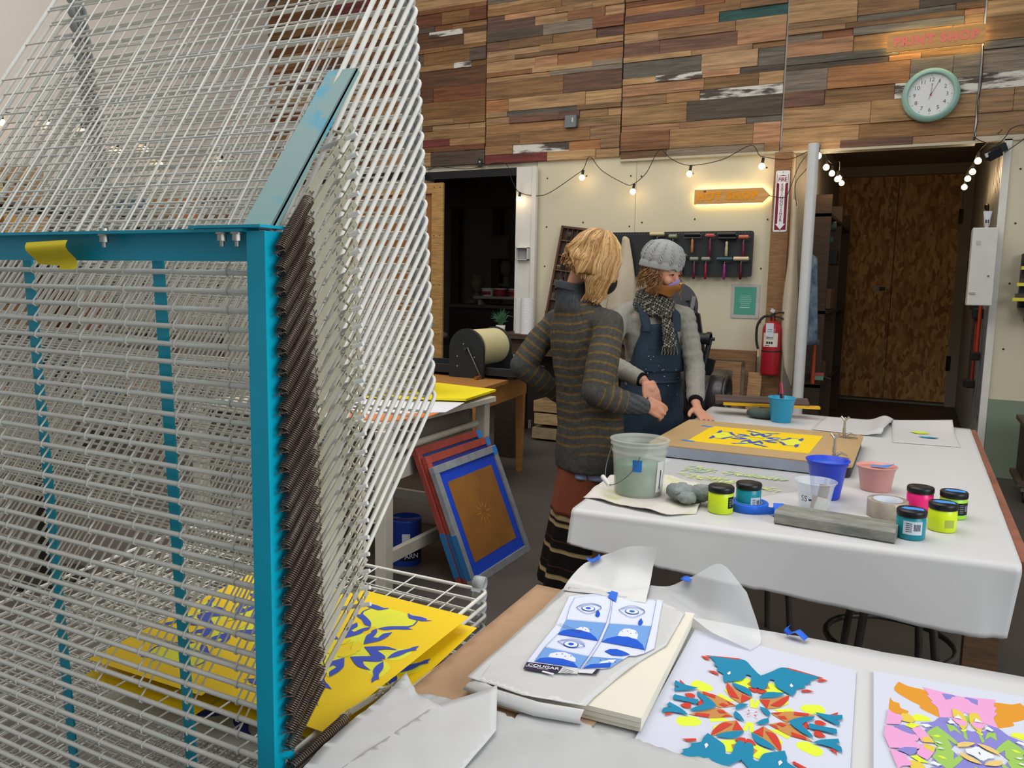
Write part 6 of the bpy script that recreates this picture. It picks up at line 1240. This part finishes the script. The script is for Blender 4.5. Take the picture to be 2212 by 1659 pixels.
# head
b.sph(hA, .092, 20, (1, 1.05, 1.22)); b.sph(hA+Vector((.045, .02, -.055)), .066, 16, (1, 1, 1.05)); b.sph(hA+Vector((.088, .035, -.02)), .016, 8)
bake(b, 'body', .0048, skin, PA, 2)
# sweater
OC, CH, CH2 = C('#86693a'), C('#575550'), C('#55575a')
def sweatcol(p):
    da, ta = seg_d(p, Ash, Ael); da2, ta2 = seg_d(p, Ael, Awr); dl, tl_ = seg_d(p, Al, Ale); dl2, tl2 = seg_d(p, Ale, Alw)
    if p.z > 1.325 and seg_d(p, (-1.34, 3.27, 1.3), (-1.345, 3.27, 1.5))[0] < .11: return tuple(c*(.9+.2*(math.sin(math.atan2(p.y-3.27, p.x+1.345)*40) > 0)) for c in CH2)
    m_ = min(da, da2, dl, dl2)
    if p.z < .685 and m_ > .07: return CH
    s_ = None
    if m_ < .088:
        if m_ == da2 or m_ == da: 
            s_ = ta if da < da2 else .29+ta2
            if s_ > .29+.125: return tuple(c*(.8+.4*(math.sin(p.z*260+p.x*200) > 0)) for c in CH2)
        else:
            s_ = tl_ if dl < dl2 else .25+tl2
        s_ = s_+.012
    else:
        s_ = 1.30-p.z+.015*math.sin((p-Vector((-1.3, 3.3, 0))).dot(rA)*8)+.006*math.sin(p.x*30)
    q = (s_/.0385) % 1
    return OC if q < .22 else CH
b = MB()
loft(b, [((-1.27, 3.33, .60), .175, .135), ((-1.27, 3.33, .64), .180, .138), ((-1.275, 3.33, .80), .172, .130), ((-1.29, 3.32, .95), .160, .120), ((-1.30, 3.305, 1.08), .165, .120), ((-1.31, 3.295, 1.18), .172, .118), ((-1.316, 3.285, 1.245), .172, .105), ((-1.320, 3.28, 1.285), .150, .090), ((-1.326, 3.275, 1.322), .126, .088), ((-1.333, 3.27, 1.352), .100, .082), ((-1.342, 3.267, 1.385), .080, .076), ((-1.350, 3.262, 1.425), .078, .074)], rA, fA, pw=2.2)
chain(b, [Vector((-1.315, 3.28, 1.30)), Ash+Vector((-.055, .02, .012)), Ash], [.062, .064, .066])
chain(b, [Vector((-1.335, 3.28, 1.30)), Al+Vector((.05, -.02, .012)), Al], [.060, .060, .062])
chain(b, [Ash+Vector((-.02, 0, .005)), Ash, Ash.lerp(Ael, .5)+Vector((.004, -.008, 0)), Ael, Ael.lerp(Awr, .45)+Vector((0, 0, -.012)), Awr+(Awr-Ael)*.02], [.062, .066, .068, .066, .056, .040])
chain(b, [Al+Vector((.02, 0, .005)), Al, Al.lerp(Ale, .5)+Vector((-.01, 0, 0)), Ale, Ale.lerp(Alw, .5), Alw], [.060, .062, .062, .060, .052, .040])
bake(b, 'sweater', .0050, knit, PA, 7, fn=sweatcol, disp=lambda p: .006*mn.noise(Vector((p.x*9, p.y*9, p.z*7)))+.0025*mn.noise(Vector((p.x*28, p.y*28, p.z*28))))
b = MB('#4a4c50'); R = []
for z, r_ in ((1.405, .079), (1.43, .080), (1.437, .076), (1.43, .070), (1.40, .066)):
    R.append([Vector((-1.350, 3.262, z))+rA*(r_*math.cos(a))+fA*(r_*1.02*math.sin(a))+Vector((0, 0, .006*math.sin(a*3))) for a in [2*PI*j/60 for j in range(60)]])
b.rings(R, cap=False); b.build('collar', knitg, PA, world=True)
# shirt hem, rust overskirt and striped skirt
def skirt(secs, folds, amp, cf, name, m, parent, r, f, nz=24, n=96, seed=0):
    b = MB(); R = []; cols = []
    for k in range(nz+1):
        t_ = k/nz*(len(secs)-1); i = min(int(t_), len(secs)-2); u = t_-i; A_, B_ = secs[i], secs[i+1]; c = Vector(A_[0]).lerp(Vector(B_[0]), u); hw = lerp(A_[1], B_[1], u); hd = lerp(A_[2], B_[2], u); am = amp*k/nz; ring = []
        for j in range(n):
            a = 2*PI*j/n; w_ = 1+am*(math.sin(folds*a+seed)+.6*math.sin((folds*1.7)//1*a+seed*2)); ring.append(c+r*(hw*w_*math.cos(a))+f*(hd*w_*math.sin(a)))
        R.append(ring)
    vs = [p for ring in R for p in ring]
    for k in range(nz):
        zc = (R[k][0].z+R[k+1][0].z)/2; col = cf(zc); b.col = C(col)
        base = len(b.V); b.V += [tuple(p) for p in R[k]+R[k+1]]
        for j in range(n): q = (j+1) % n; b.F.append([base+j, base+n+j, base+n+q, base+q]); b.K.append(b.col); b.M.append(0); b.S.append(True)
    o = b.build(name, m, parent, world=True)
    bm = bmesh.new(); bm.from_mesh(o.data); bmesh.ops.remove_doubles(bm, verts=bm.verts, dist=1e-5); bm.to_mesh(o.data); bm.free()
    so = o.modifiers.new('thickness', 'SOLIDIFY'); so.thickness = .003; return o
skirt([((-1.27, 3.33, .70), .150, .112), ((-1.27, 3.33, .60), .162, .125), ((-1.265, 3.33, .575), .166, .13)], 9, .03, lambda z: '#8792ad', 'shirt_hem', CLOTH, PA, rA, fA, nz=6)
skirt([((-1.28, 3.33, .72), .145, .11), ((-1.28, 3.33, .55), .160, .130), ((-1.285, 3.33, .40), .178, .150)], 7, .025, lambda z: '#7a3a20', 'rust_overskirt', mat('rust_corduroy', '#7a3c22', rough=.9, noise=.2, nscale=9), PA, rA, fA, nz=16, seed=1)
def band(z):
    t_ = (z*1000) % 115
    if z > .37: return '#9c8762' if .375 < z < .40 else '#2b221d'
    return '#a38c64' if t_ < 12 else ('#7e6c48' if t_ < 22 else ('#4a2a22' if 52 < t_ < 58 else '#1d1918'))
skirt([((-1.28, 3.33, .68), .14, .105), ((-1.285, 3.33, .40), .172, .145), ((-1.29, 3.33, .22), .200, .170), ((-1.29, 3.33, .06), .225, .195)], 8, .055, band, 'striped_skirt', CLOTH, PA, rA, fA, nz=90, seed=2)
for s_ in (1, -1):
    b = MB('#1c1917'); q = Vector((-1.29, 3.33, .0))+rA*.09*s_; chain(b, [q+Vector((0, 0, .2))-fA*.02, q+Vector((0, 0, .05))-fA*.02], [.045, .042]); chain(b, [q-fA*.04+Vector((0, 0, .036)), q+fA*.14+Vector((0, 0, .03))], [.036, .03]); b.build('boot', PLAIN, PA, world=True)
# hair
def hairlocks(b, c, f, u, n, phis, cols, R0, drop, seed, rad=.011, curl=0, start=.15, wav=.006, ell=(1, 1, 1.15), endr=None):
    rr = random.Random(seed); f = Vector(f).normalized(); u = Vector(u); u = (u-f*u.dot(f)).normalized(); s = f.cross(u)
    for i in range(n):
        ph = lerp(phis[0], phis[1], (i+rr.random())/n); e0 = start+rr.uniform(0, .9); k_ = rr.uniform(.95, 1.06); dd = drop(ph)+rr.uniform(-.25, .15); P = []; N_ = 11; wv = rr.uniform(0, 6)
        for j in range(N_):
            t_ = j/(N_-1); th = lerp(e0, dd, t_)   # polar angle from u
            if th < 1.62: d = (f*math.cos(ph)+s*math.sin(ph))*math.sin(th)+u*math.cos(th); p = c+f*(d.dot(f)*R0*ell[0])+s*(d.dot(s)*R0*ell[1])+u*(d.dot(u)*R0*ell[2])
            else:
                d = (f*math.cos(ph)+s*math.sin(ph)); over = th-1.62; rfac = 1+.06*over-.14*over*over; p = c+d*R0*(rfac)-u*(over*R0*1.02)-u*R0*.05
                if endr: p += Vector(endr)*over*R0
            p = c+(p-c)*k_+s*(wav*math.sin(t_*7+wv))+u*(wav*.4*math.cos(t_*6+wv)); P.append(p)
        b.c(rr.choice(cols)); r_ = rad*rr.uniform(.7, 1.25); out = []
        b.tube(P, [r_*(.35+.9*math.sin(PI*min(1, .12+j/(N_-1)*.80))) for j in range(N_)], 6, flat=.42, up=tuple((P[0]-c).normalized()))
hair_m = mat('blonde_hair', vc=True, rough=.42, noise=.2, nscale=60, stretch=(1, 1, .25), spec=.5)
fh = Vector((.80, .42, -.30)).normalized(); uh = Vector((.20, .12, 1)).normalized()
gold = ['#bb9158', '#c89f66', '#a87e48', '#d2ad76', '#98703e', '#b68a50', '#8a6238']
b = MB('#a57c46'); b.sph(hA-fh*.012+uh*.012, .100, 20, (1, 1, 1.14))
b.build('hair_cap', hair_m, PA, world=True)
def bobdrop(ph):
    a = abs((ph+PI) % (2*PI)-PI)  # 0 at the face, pi at the nape
    return 2.90-1.15*(a/PI)**1.15 if a > .4 else 2.3
def strands(b, n, seed, R0, phis, drop, cols, rad, wav):
    rr = random.Random(seed); f = fh; s = f.cross(uh).normalized(); u = s.cross(f)
    for i in range(n):
        ph = rr.uniform(*phis); e0 = rr.uniform(.02, 1.0)**.8*1.3; cl = mn.noise(Vector((math.cos(ph)*3, math.sin(ph)*3, e0*2+seed)))
        dd = drop(ph)+rr.uniform(-.12, .10)+.22*cl; P = []; N_ = 10; k_ = 1+.045*mn.noise(Vector((ph*2.5, e0*5, seed)))+rr.uniform(-.012, .012)
        for j in range(N_):
            t_ = j/(N_-1); th = lerp(e0, dd, t_); d0 = f*math.cos(ph)+s*math.sin(ph)
            if th < 1.62: d = d0*math.sin(th)+u*math.cos(th); p = f*(d.dot(f)*R0)+s*(d.dot(s)*R0*1.0)+u*(d.dot(u)*R0*1.15)
            else: over = th-1.62; p = d0*R0*(1+.05*over-.20*over*over)-u*(over*R0*1.02+R0*.05)
            q = hA+p*k_; w_ = Vector((mn.noise(q*17+Vector((seed, 0, 0))), mn.noise(q*17+Vector((0, 9, seed))), mn.noise(q*15+Vector((0, seed, 4)))))
            P.append(q+w_*wav*t_*1.6)
        ci = int((mn.noise(Vector((ph*4, e0*3, 7)))*.9+.5+rr.uniform(-.25, .25))*len(cols)); b.c(cols[max(0, min(len(cols)-1, ci))])
        b.tube(P, [rad*(.7+.5*math.sin(PI*(.1+.85*j/(N_-1)))) for j in range(N_)], 4, flat=.7)
gold2 = ['#8a6238', '#a67a44', '#b68a50', '#c49a60', '#cfa86e', '#d8b682', '#b98d54']
b = MB(); strands(b, 900, 3, .104, (.36, 2*PI-.36), bobdrop, gold2, .0034, .026)
strands(b, 900, 11, .113, (.30, 2*PI-.30), bobdrop, gold2, .0028, .030)
strands(b, 500, 31, .118, (.22, 1.5), lambda p_: 2.85, gold2, .0028, .022)
strands(b, 500, 37, .118, (2*PI-1.5, 2*PI-.22), lambda p_: 2.85, gold2, .0028, .022)
strands(b, 500, 41, .109, (1.4, 2*PI-1.4), bobdrop, gold2, .0030, .024)
strands(b, 260, 23, .108, (-.6, .6), lambda p_: 1.1, gold2, .0030, .010)
b.build('hair', hair_m, PA, world=True)
b = MB('#101012'); b.sph(hA+fh*.072-uh*.075, .058, 18, (1.0, 1.0, 1.0)); b.build('face_mask', mat('black_mask', '#121214', rough=.8), PA, world=True)

# ---- person in the knit hat
PB = thing('person', 'person in grey cable knit hat, mustard mask, checked scarf and denim apron dungarees', 'person', (-1.23, 4.12, 0))
fB = Vector((.66, -.75, 0)).normalized(); rB = Vector((fB.y, -fB.x, 0))  # her right hand side
SR, ER, WR = Vector((-1.375, 4.01, 1.275)), Vector((-1.40, 3.80, 1.05)), Vector((-1.155, 3.70, .975))
SL, EL, WL = Vector((-1.085, 4.17, 1.265)), Vector((-1.005, 4.12, 1.005)), Vector((-.935, 3.875, .862))
hB = Vector((-1.185, 4.05, 1.500)); nB = Vector((-1.235, 4.08, 1.36))
b = MB()
loft(b, [((-1.235, 4.12, .80), .15, .10), ((-1.235, 4.12, .92), .155, .105), ((-1.235, 4.11, 1.02), .13, .09), ((-1.235, 4.10, 1.18), .15, .105), ((-1.235, 4.09, 1.28), .13, .08)], rB, fB)
chain(b, [(-1.235, 4.09, 1.27), nB, (-1.205, 4.06, 1.45)], [.06, .050, .048])
for s_ in (1, -1):
    hp_ = Vector((-1.235, 4.13, .83))+rB*.085*s_; kn = hp_+Vector((0, 0, -.39)); an = kn+Vector((0, 0, -.36))-fB*.02
    chain(b, [hp_, kn, an], [.085, .055, .036]); chain(b, [an-fB*.03+Vector((0, 0, -.03)), an+fB*.13+Vector((0, 0, -.05))], [.034, .028])
chain(b, [SR, ER, WR], [.038, .034, .025]); chain(b, [SL, EL, WL], [.038, .036, .025])
hand(b, WR, WR+Vector((.045, -.012, -.035)), (.50, -.15, -.85), (.45, -.6, .55), (.30, .34, .38, .45), side=1, L=.092, fr=.0088, thumb=(.1, -.55, -.8))
hand(b, WL, WL+Vector((.042, -.098, -.031)), (.55, -.82, -.10), (.15, .1, 1), (.08, .04, .04, .04), side=1, L=.104, spread=.34, thumb=(-.18, -.95, -.22), fr=.0092)
fb = Vector((.92, -.34, -.26)).normalized(); ub = Vector((.26, -.06, .95)); ub = (ub-fb*ub.dot(fb)).normalized(); sb_ = fb.cross(ub)
def HB(a, s_, u_): return hB+fb*a+sb_*s_+ub*u_
Mh = Matrix((fb, sb_, ub)).transposed()
b.sph(hB, .092, 22, (1.04, .86, 1.18), Mh); b.sph(HB(.030, 0, -.055), .060, 18, (1, .92, 1.0), Mh); b.sph(HB(.052, 0, -.088), .026, 10)
capsule(b, HB(.090, 0, .005), HB(.108, 0, -.028), .010, .0135); b.sph(HB(.098, .010, -.034), .009, 8); b.sph(HB(.098, -.010, -.034), .009, 8)
for s_ in (1, -1):
    b.sph(HB(.072, .034*s_, -.028), .026, 10); capsule(b, HB(.086, .012*s_, .026), HB(.076, .046*s_, .024), .009, .007)
    b.sph(HB(0, .082*s_, -.01), .022, 10, (.9, .5, 1.3), Mh); b.sph(HB(.080, .030*s_, .005), .014, 10)
chain(b, [HB(.098, -.022, -.062), HB(.104, 0, -.060), HB(.098, .022, -.062)], [.007, .008, .007])
bake(b, 'body', .0042, skin, PB, 2)
for s_ in (1, -1):
    b = MB('#2a1c1c'); b.tube([HB(.0905, .016*s_, .004), HB(.0950, .026*s_, .0095), HB(.0915, .038*s_, .008), HB(.083, .047*s_, .001)], [.001, .0022, .0026, .001], 6); b.sph(HB(.091, .030*s_, .005), .0062, 8); b.build('eye', GLOSS, PB, world=True)
    b = MB('#5d4030'); b.tube([HB(.098, .014*s_, .026), HB(.097, .028*s_, .033), HB(.085, .048*s_, .029)], [.002, .003, .0012], 6); b.build('eyebrow', PLAIN, PB, world=True)
# sweatshirt
def sleeve(p):
    a1, t1 = seg_d(p, EL, WL); a2, t2 = seg_d(p, SL, EL); a3, t3 = seg_d(p, ER, WR); w_ = .0035*mn.noise(Vector((p.x*14, p.y*14, p.z*30)))
    if min(a1, a3) < .075: t_ = t1 if a1 < a3 else t3; w_ += .0032*math.sin(t_*2*PI/.030+4.5*mn.noise(p*13))*min(1, .35+t_*3)*(.55+.9*mn.noise(p*9+Vector((5, 0, 0))))
    elif a2 < .075: w_ += .0022*math.sin(t2*2*PI/.05+2.5*mn.noise(p*14))
    return w_
GR = C('#8e8b82')
b = MB()
loft(b, [((-1.235, 4.12, .78), .158, .110), ((-1.235, 4.12, .9), .162, .112), ((-1.235, 4.11, 1.04), .142, .102), ((-1.235, 4.10, 1.18), .160, .112), ((-1.235, 4.09, 1.26), .142, .092), ((-1.235, 4.085, 1.315), .09, .07), ((-1.235, 4.08, 1.345), .066, .062)], rB, fB)
chain(b, [Vector((-1.24, 4.085, 1.30)), SR-rB*.05+Vector((0, 0, .015)), SR], [.055, .055, .056]); chain(b, [Vector((-1.23, 4.09, 1.30)), SL+rB*.05+Vector((0, 0, .015)), SL], [.055, .055, .056])
chain(b, [SR-rB*.02, SR, SR.lerp(ER, .5), ER, ER.lerp(WR, .5), WR-(WR-ER)*.10], [.055, .058, .056, .052, .047, .040])
chain(b, [SL+rB*.02, SL, SL.lerp(EL, .5), EL, EL.lerp(WL, .5), WL-(WL-EL)*.10], [.055, .058, .054, .051, .045, .038])
for k in range(9):
    t_ = .15+.085*k; p = EL.lerp(WL, t_); d = (WL-EL).normalized(); r_ = lerp(.050, .041, t_); capsule(b, p-d*.004, p+d*.004, r_+.003, r_+.003) if k % 2 == 0 else None
bake(b, 'sweatshirt', .0062, knitg, PB, 3, fn=lambda p: GR, disp=sleeve)
for w_, e_ in ((WR, ER), (WL, EL)):
    d = (w_-e_).normalized(); b = MB('#17161c'); b.tube([w_-d*.045, w_-d*.03, w_-d*.004, w_+d*.004], [.034, .036, .035, .030], 16); b.build('cuff', CLOTH, PB, world=True)
# dungarees
dn = mat('dark_denim', '#1d2c3a', rough=.85, noise=.25, nscale=9, bump=.4, bscale=300, c2='#2b3d4d')
b = MB()
loft(b, [((-1.235, 4.125, .62), .172, .128), ((-1.235, 4.125, .80), .176, .128), ((-1.235, 4.12, .90), .166, .120), ((-1.235, 4.115, .985), .152, .112), ((-1.235, 4.11, 1.03), .150, .113)], rB, fB, pw=2.2)
for s_ in (1, -1):
    hp_ = Vector((-1.235, 4.13, .72))+rB*.088*s_; chain(b, [hp_, hp_+Vector((0, 0, -.34)), hp_+Vector((0, 0, -.60))], [.098, .088, .080])
for k in range(10):  # bib
    z = 1.0+.024*k; w_ = lerp(.150, .098, (k/9)**1.4); c = Vector((-1.235, lerp(4.115, 4.09, k/9), z))+fB*.062; loft(b, [(c-Vector((0, 0, .016)), w_, .062), (c+Vector((0, 0, .016)), w_-.004, .060)], rB, fB, pw=2.6)
bake(b, 'dungarees', .0062, dn, PB, 4, disp=lambda p: .005*mn.noise(Vector((p.x*22, p.y*22, p.z*9))))
for s_ in (1, -1):
    c0 = Vector((-1.235, 4.09, 1.215))+fB*.112+rB*.082*s_; c1 = Vector((-1.235, 4.085, 1.29))+fB*.085+rB*.090*s_; c2 = Vector((-1.235, 4.085, 1.335))+rB*.086*s_+fB*.01; c3 = Vector((-1.235, 4.085, 1.24))-fB*.115+rB*.07*s_
    b = MB('#223a52'); b.tube(bez([c0-Vector((0, 0, .02)), c0, c1, c2, c3], 5), .026, 8, flat=.28, up=tuple(rB)); b.build('strap', dn, PB, world=True)
b = MB('#1c2f44'); 
def onbib(x, z, d=.004): return Vector((-1.235, 4.11, z))+fB*(.128+d)+rB*x
for (x0, x1, z0, z1) in ((-.155, .155, .915, .945),):
    b.tube([Vector((-1.235, 4.118, .93))+rB*(.158*math.cos(a))+fB*(.1215*math.sin(a)) for a in [2*PI*j/40 for j in range(40)]], .0085, 6, closed=True, flat=1.6)
b.build('waistband', dn, PB, world=True)
b = MB('#9aa7ae'); r6 = random.Random(2)
for k in range(26):
    x, z = r6.uniform(-.10, .10), r6.uniform(.86, 1.12); M_ = Matrix.Translation(Vector((-1.235, 4.112, z))+fB*(.121+.004+.004*(1-(x/.12)**2))+rB*x) @ Matrix((rB, Vector((0, 0, 1)), fB)).transposed().to_4x4(); b.flat(circ(0, 0, r6.uniform(.001, .0045), 7, r6.uniform(.001, .003)), 0, M_)
b.build('paint_fleck', PLAIN, PB, world=True)
# hat
hat_m = mat('hat_knit', '#9d9e9b', rough=.95, bump=.4, bscale=260, noise=.1, nscale=50)
b = MB(); R = []; hc = HB(-.016, 0, .050); H_ = [(-.034, .1065), (-.030, .1085), (-.012, .108), (.0, .1035), (.012, .105), (.035, .103), (.058, .094), (.078, .079), (.094, .058), (.103, .034), (.107, .012)]
for i, (z, r_) in enumerate(H_):
    ring = []
    for j in range(180):
        a = 2*PI*j/180
        if z < .0: w_ = .0012*math.cos(60*a)
        else: q = math.cos(12*a); w_ = (.0042*max(0, q) + .0016*math.sin(24*a+i*1.9)*(q > .2))*min(1, r_/.05)
        ring.append(hc+fb*((r_*1.05+w_)*math.cos(a))+sb_*((r_*.95+w_)*math.sin(a))+ub*(z*1.06+.010*math.cos(a)*(z < .03)))
    R.append(ring)
R2 = []
for i in range(len(R)-1):
    for k in range(3): R2.append([R[i][j].lerp(R[i+1][j], k/3) for j in range(180)])
R2.append(R[-1]); b.rings(R2); b.build('knit_hat', hat_m, PB, world=True)
b = MB('#a6a7a3')  # cable twists
for k in range(12):
    a0 = 2*PI*k/12
    for s_ in (1, -1):
        P = []
        for i in range(30):
            t_ = i/29; z = lerp(.002, .088, t_); r_ = None
            for (za, ra), (zb, rb_) in zip(H_, H_[1:]):
                if za <= z <= zb: r_ = lerp(ra, rb_, (z-za)/(zb-za))
            a = a0+s_*.055*math.sin(t_*17)*(1-.3*t_); rr_ = r_+.004+.0016*math.cos(t_*17)*s_; P.append(hc+fb*(rr_*1.05*math.cos(a))+sb_*(rr_*.96*math.sin(a))+ub*(z*1.06))
        b.tube(P, .0042, 6)
b.build('cable_pattern', hat_m, PB, world=True)
# curls
b = MB(); r7 = random.Random(6); cc2 = ['#8a6038', '#9c7244', '#74502f', '#b08850', '#664628']
for i in range(300):
    ph = r7.choice((1, -1))*r7.uniform(.95, 3.1); L_ = r7.uniform(.05, .10)*(1 if abs(ph) < 2.6 else .7); base = HB(.096*math.cos(ph), .086*math.sin(ph), r7.uniform(-.03, .018)); out = (fb*math.cos(ph)+sb_*math.sin(ph)); P = []; w0 = r7.uniform(0, 6); rr_ = r7.uniform(.006, .011)
    for k in range(22):
        t_ = k/21; a = w0+t_*9; P.append(base+Vector((0, 0, -L_*t_))+out*(.004+.022*t_)+out*(rr_*math.cos(a))+out.cross(Vector((0, 0, 1)))*(rr_*math.sin(a)))
    b.c(r7.choice(cc2)); b.tube(P, [.0020*(1-.5*k/21) for k in range(22)], 5)
b.build('curly_hair', mat('brown_hair', vc=True, rough=.45, spec=.5), PB, world=True)
# mask
def maskpt(a, e):  # a: angle from the nose line, e: -1 chin .. 1 nose bridge
    x_, y_ = math.cos(a), math.sin(a); nose = math.exp(-(a/.30)**2)*(.026*math.exp(-((e-.30)/.55)**2)+.006)
    rad_ = .100+nose-.020*max(0, -e-.1)**1.3
    return HB(rad_*x_+.004, .091*y_*(1-.12*max(0, -e)), -.056+.050*e)
R = []
for i in range(17):
    e = lerp(-1.15, 1.0, i/16); row = []
    for j in range(33):
        a = lerp(-1.35, 1.35, j/32); up_ = .92*math.exp(-(a/.42)**2)-.10-.10*abs(a); ee = lerp(-1.15+.38*abs(a), up_+.15, i/16); row.append(maskpt(a, ee))
    R.append(row)
b = MB('#98622a'); b.rings(R[:14], cap=False, close=False); b.c('#98622a').rings([r[:11] for r in R[13:]], cap=False, close=False); b.rings([r[22:] for r in R[13:]], cap=False, close=False); b.c('#8577b0').rings([r[10:23] for r in R[13:]], cap=False, close=False)
o = b.build('face_mask', mat('mask_cloth', vc=True, rough=.9), PB, world=True, label='mustard cloth mask with a lilac nose bridge'); so = o.modifiers.new('thickness', 'SOLIDIFY'); so.thickness = .003; so.offset = 1
b = MB('#d8b12c'); b.sph(HB(.134, 0, -.026), .010, 10, (.30, 1.2, .55), Mh); b.build('mask_patch', PLAIN, PB, world=True)
# scarf
sc_m = bpy.data.materials.new('checked_scarf'); sc_m.use_nodes = True; nt = sc_m.node_tree; N = nt.nodes; L = nt.links; N['Principled BSDF'].inputs['Roughness'].default_value = .95
tc = N.new('ShaderNodeTexCoord'); ck = N.new('ShaderNodeTexChecker'); ck.inputs['Scale'].default_value = 105; ck.inputs[1].default_value = (*lin('#1b1a1a'), 1); ck.inputs[2].default_value = (*lin('#8d8878'), 1)
mp = N.new('ShaderNodeMapping'); mp.inputs['Rotation'].default_value = (.3, .5, .78); L.new(tc.outputs['Object'], mp.inputs[0]); L.new(mp.outputs[0], ck.inputs[0])
ck2 = N.new('ShaderNodeTexChecker'); ck2.inputs['Scale'].default_value = 52; ck2.inputs[1].default_value = (.01, .01, .01, 1); ck2.inputs[2].default_value = (1, 1, 1, 1); L.new(mp.outputs[0], ck2.inputs[0])
mx = N.new('ShaderNodeMix'); mx.data_type = 'RGBA'; mx.blend_type = 'MULTIPLY'; mx.inputs['Factor'].default_value = .75; L.new(ck.outputs[0], mx.inputs['A']); L.new(ck2.outputs[0], mx.inputs['B']); L.new(mx.outputs['Result'], N['Principled BSDF'].inputs['Base Color'])
b = MB(); cN = Vector((-1.225, 4.07, 1.345))
for k, (dz, rr_, th_) in enumerate(((-.005, .078, .032), (.028, .072, .027), (-.028, .088, .026))):
    b.tube([cN+rB*(rr_*math.cos(a))+fB*((rr_*.95)*math.sin(a))+Vector((0, 0, dz-.020*math.sin(a)+.006*math.sin(3*a+k))) for a in [2*PI*j/36 for j in range(36)]], th_, 12, closed=True)
kn = cN+fB*.105+Vector((0, 0, -.060))-rB*.012; b.sph(kn, .036, 14, (1.1, .9, 1))
tl2 = [kn, kn+Vector((.01, 0, -.05))+fB*.018, kn+Vector((.02, 0, -.11))+fB*.020, kn+Vector((.03, .0, -.165))+fB*.018]
b.tube(bez(tl2, 5), [.026]*5+[.034]*5+[.040]*5+[.042], 12, flat=.42, up=tuple(rB)); b.build('scarf', sc_m, PB, world=True)
b = MB('#8d8878')
for k in range(30):
    x = -.040+.0028*k; q = tl2[-1]+rB*x+Vector((0, 0, .004)); b.c('#8d8878' if k % 2 else '#1b1a1a').tube([q, q+Vector((.003*math.sin(k), 0, -.018)), q+Vector((.006*math.sin(k*2.1), 0, -.034-.006*(k % 3)))], .0016, 4)
b.build('scarf_fringe', CLOTH, PB, world=True)
for s_ in (1, -1):
    b = MB('#241d1b'); q = Vector((-1.235, 4.13, .0))+rB*.09*s_; chain(b, [q-fB*.05+Vector((0, 0, .036)), q+fB*.14+Vector((0, 0, .03))], [.036, .03]); b.build('boot', PLAIN, PB, world=True)
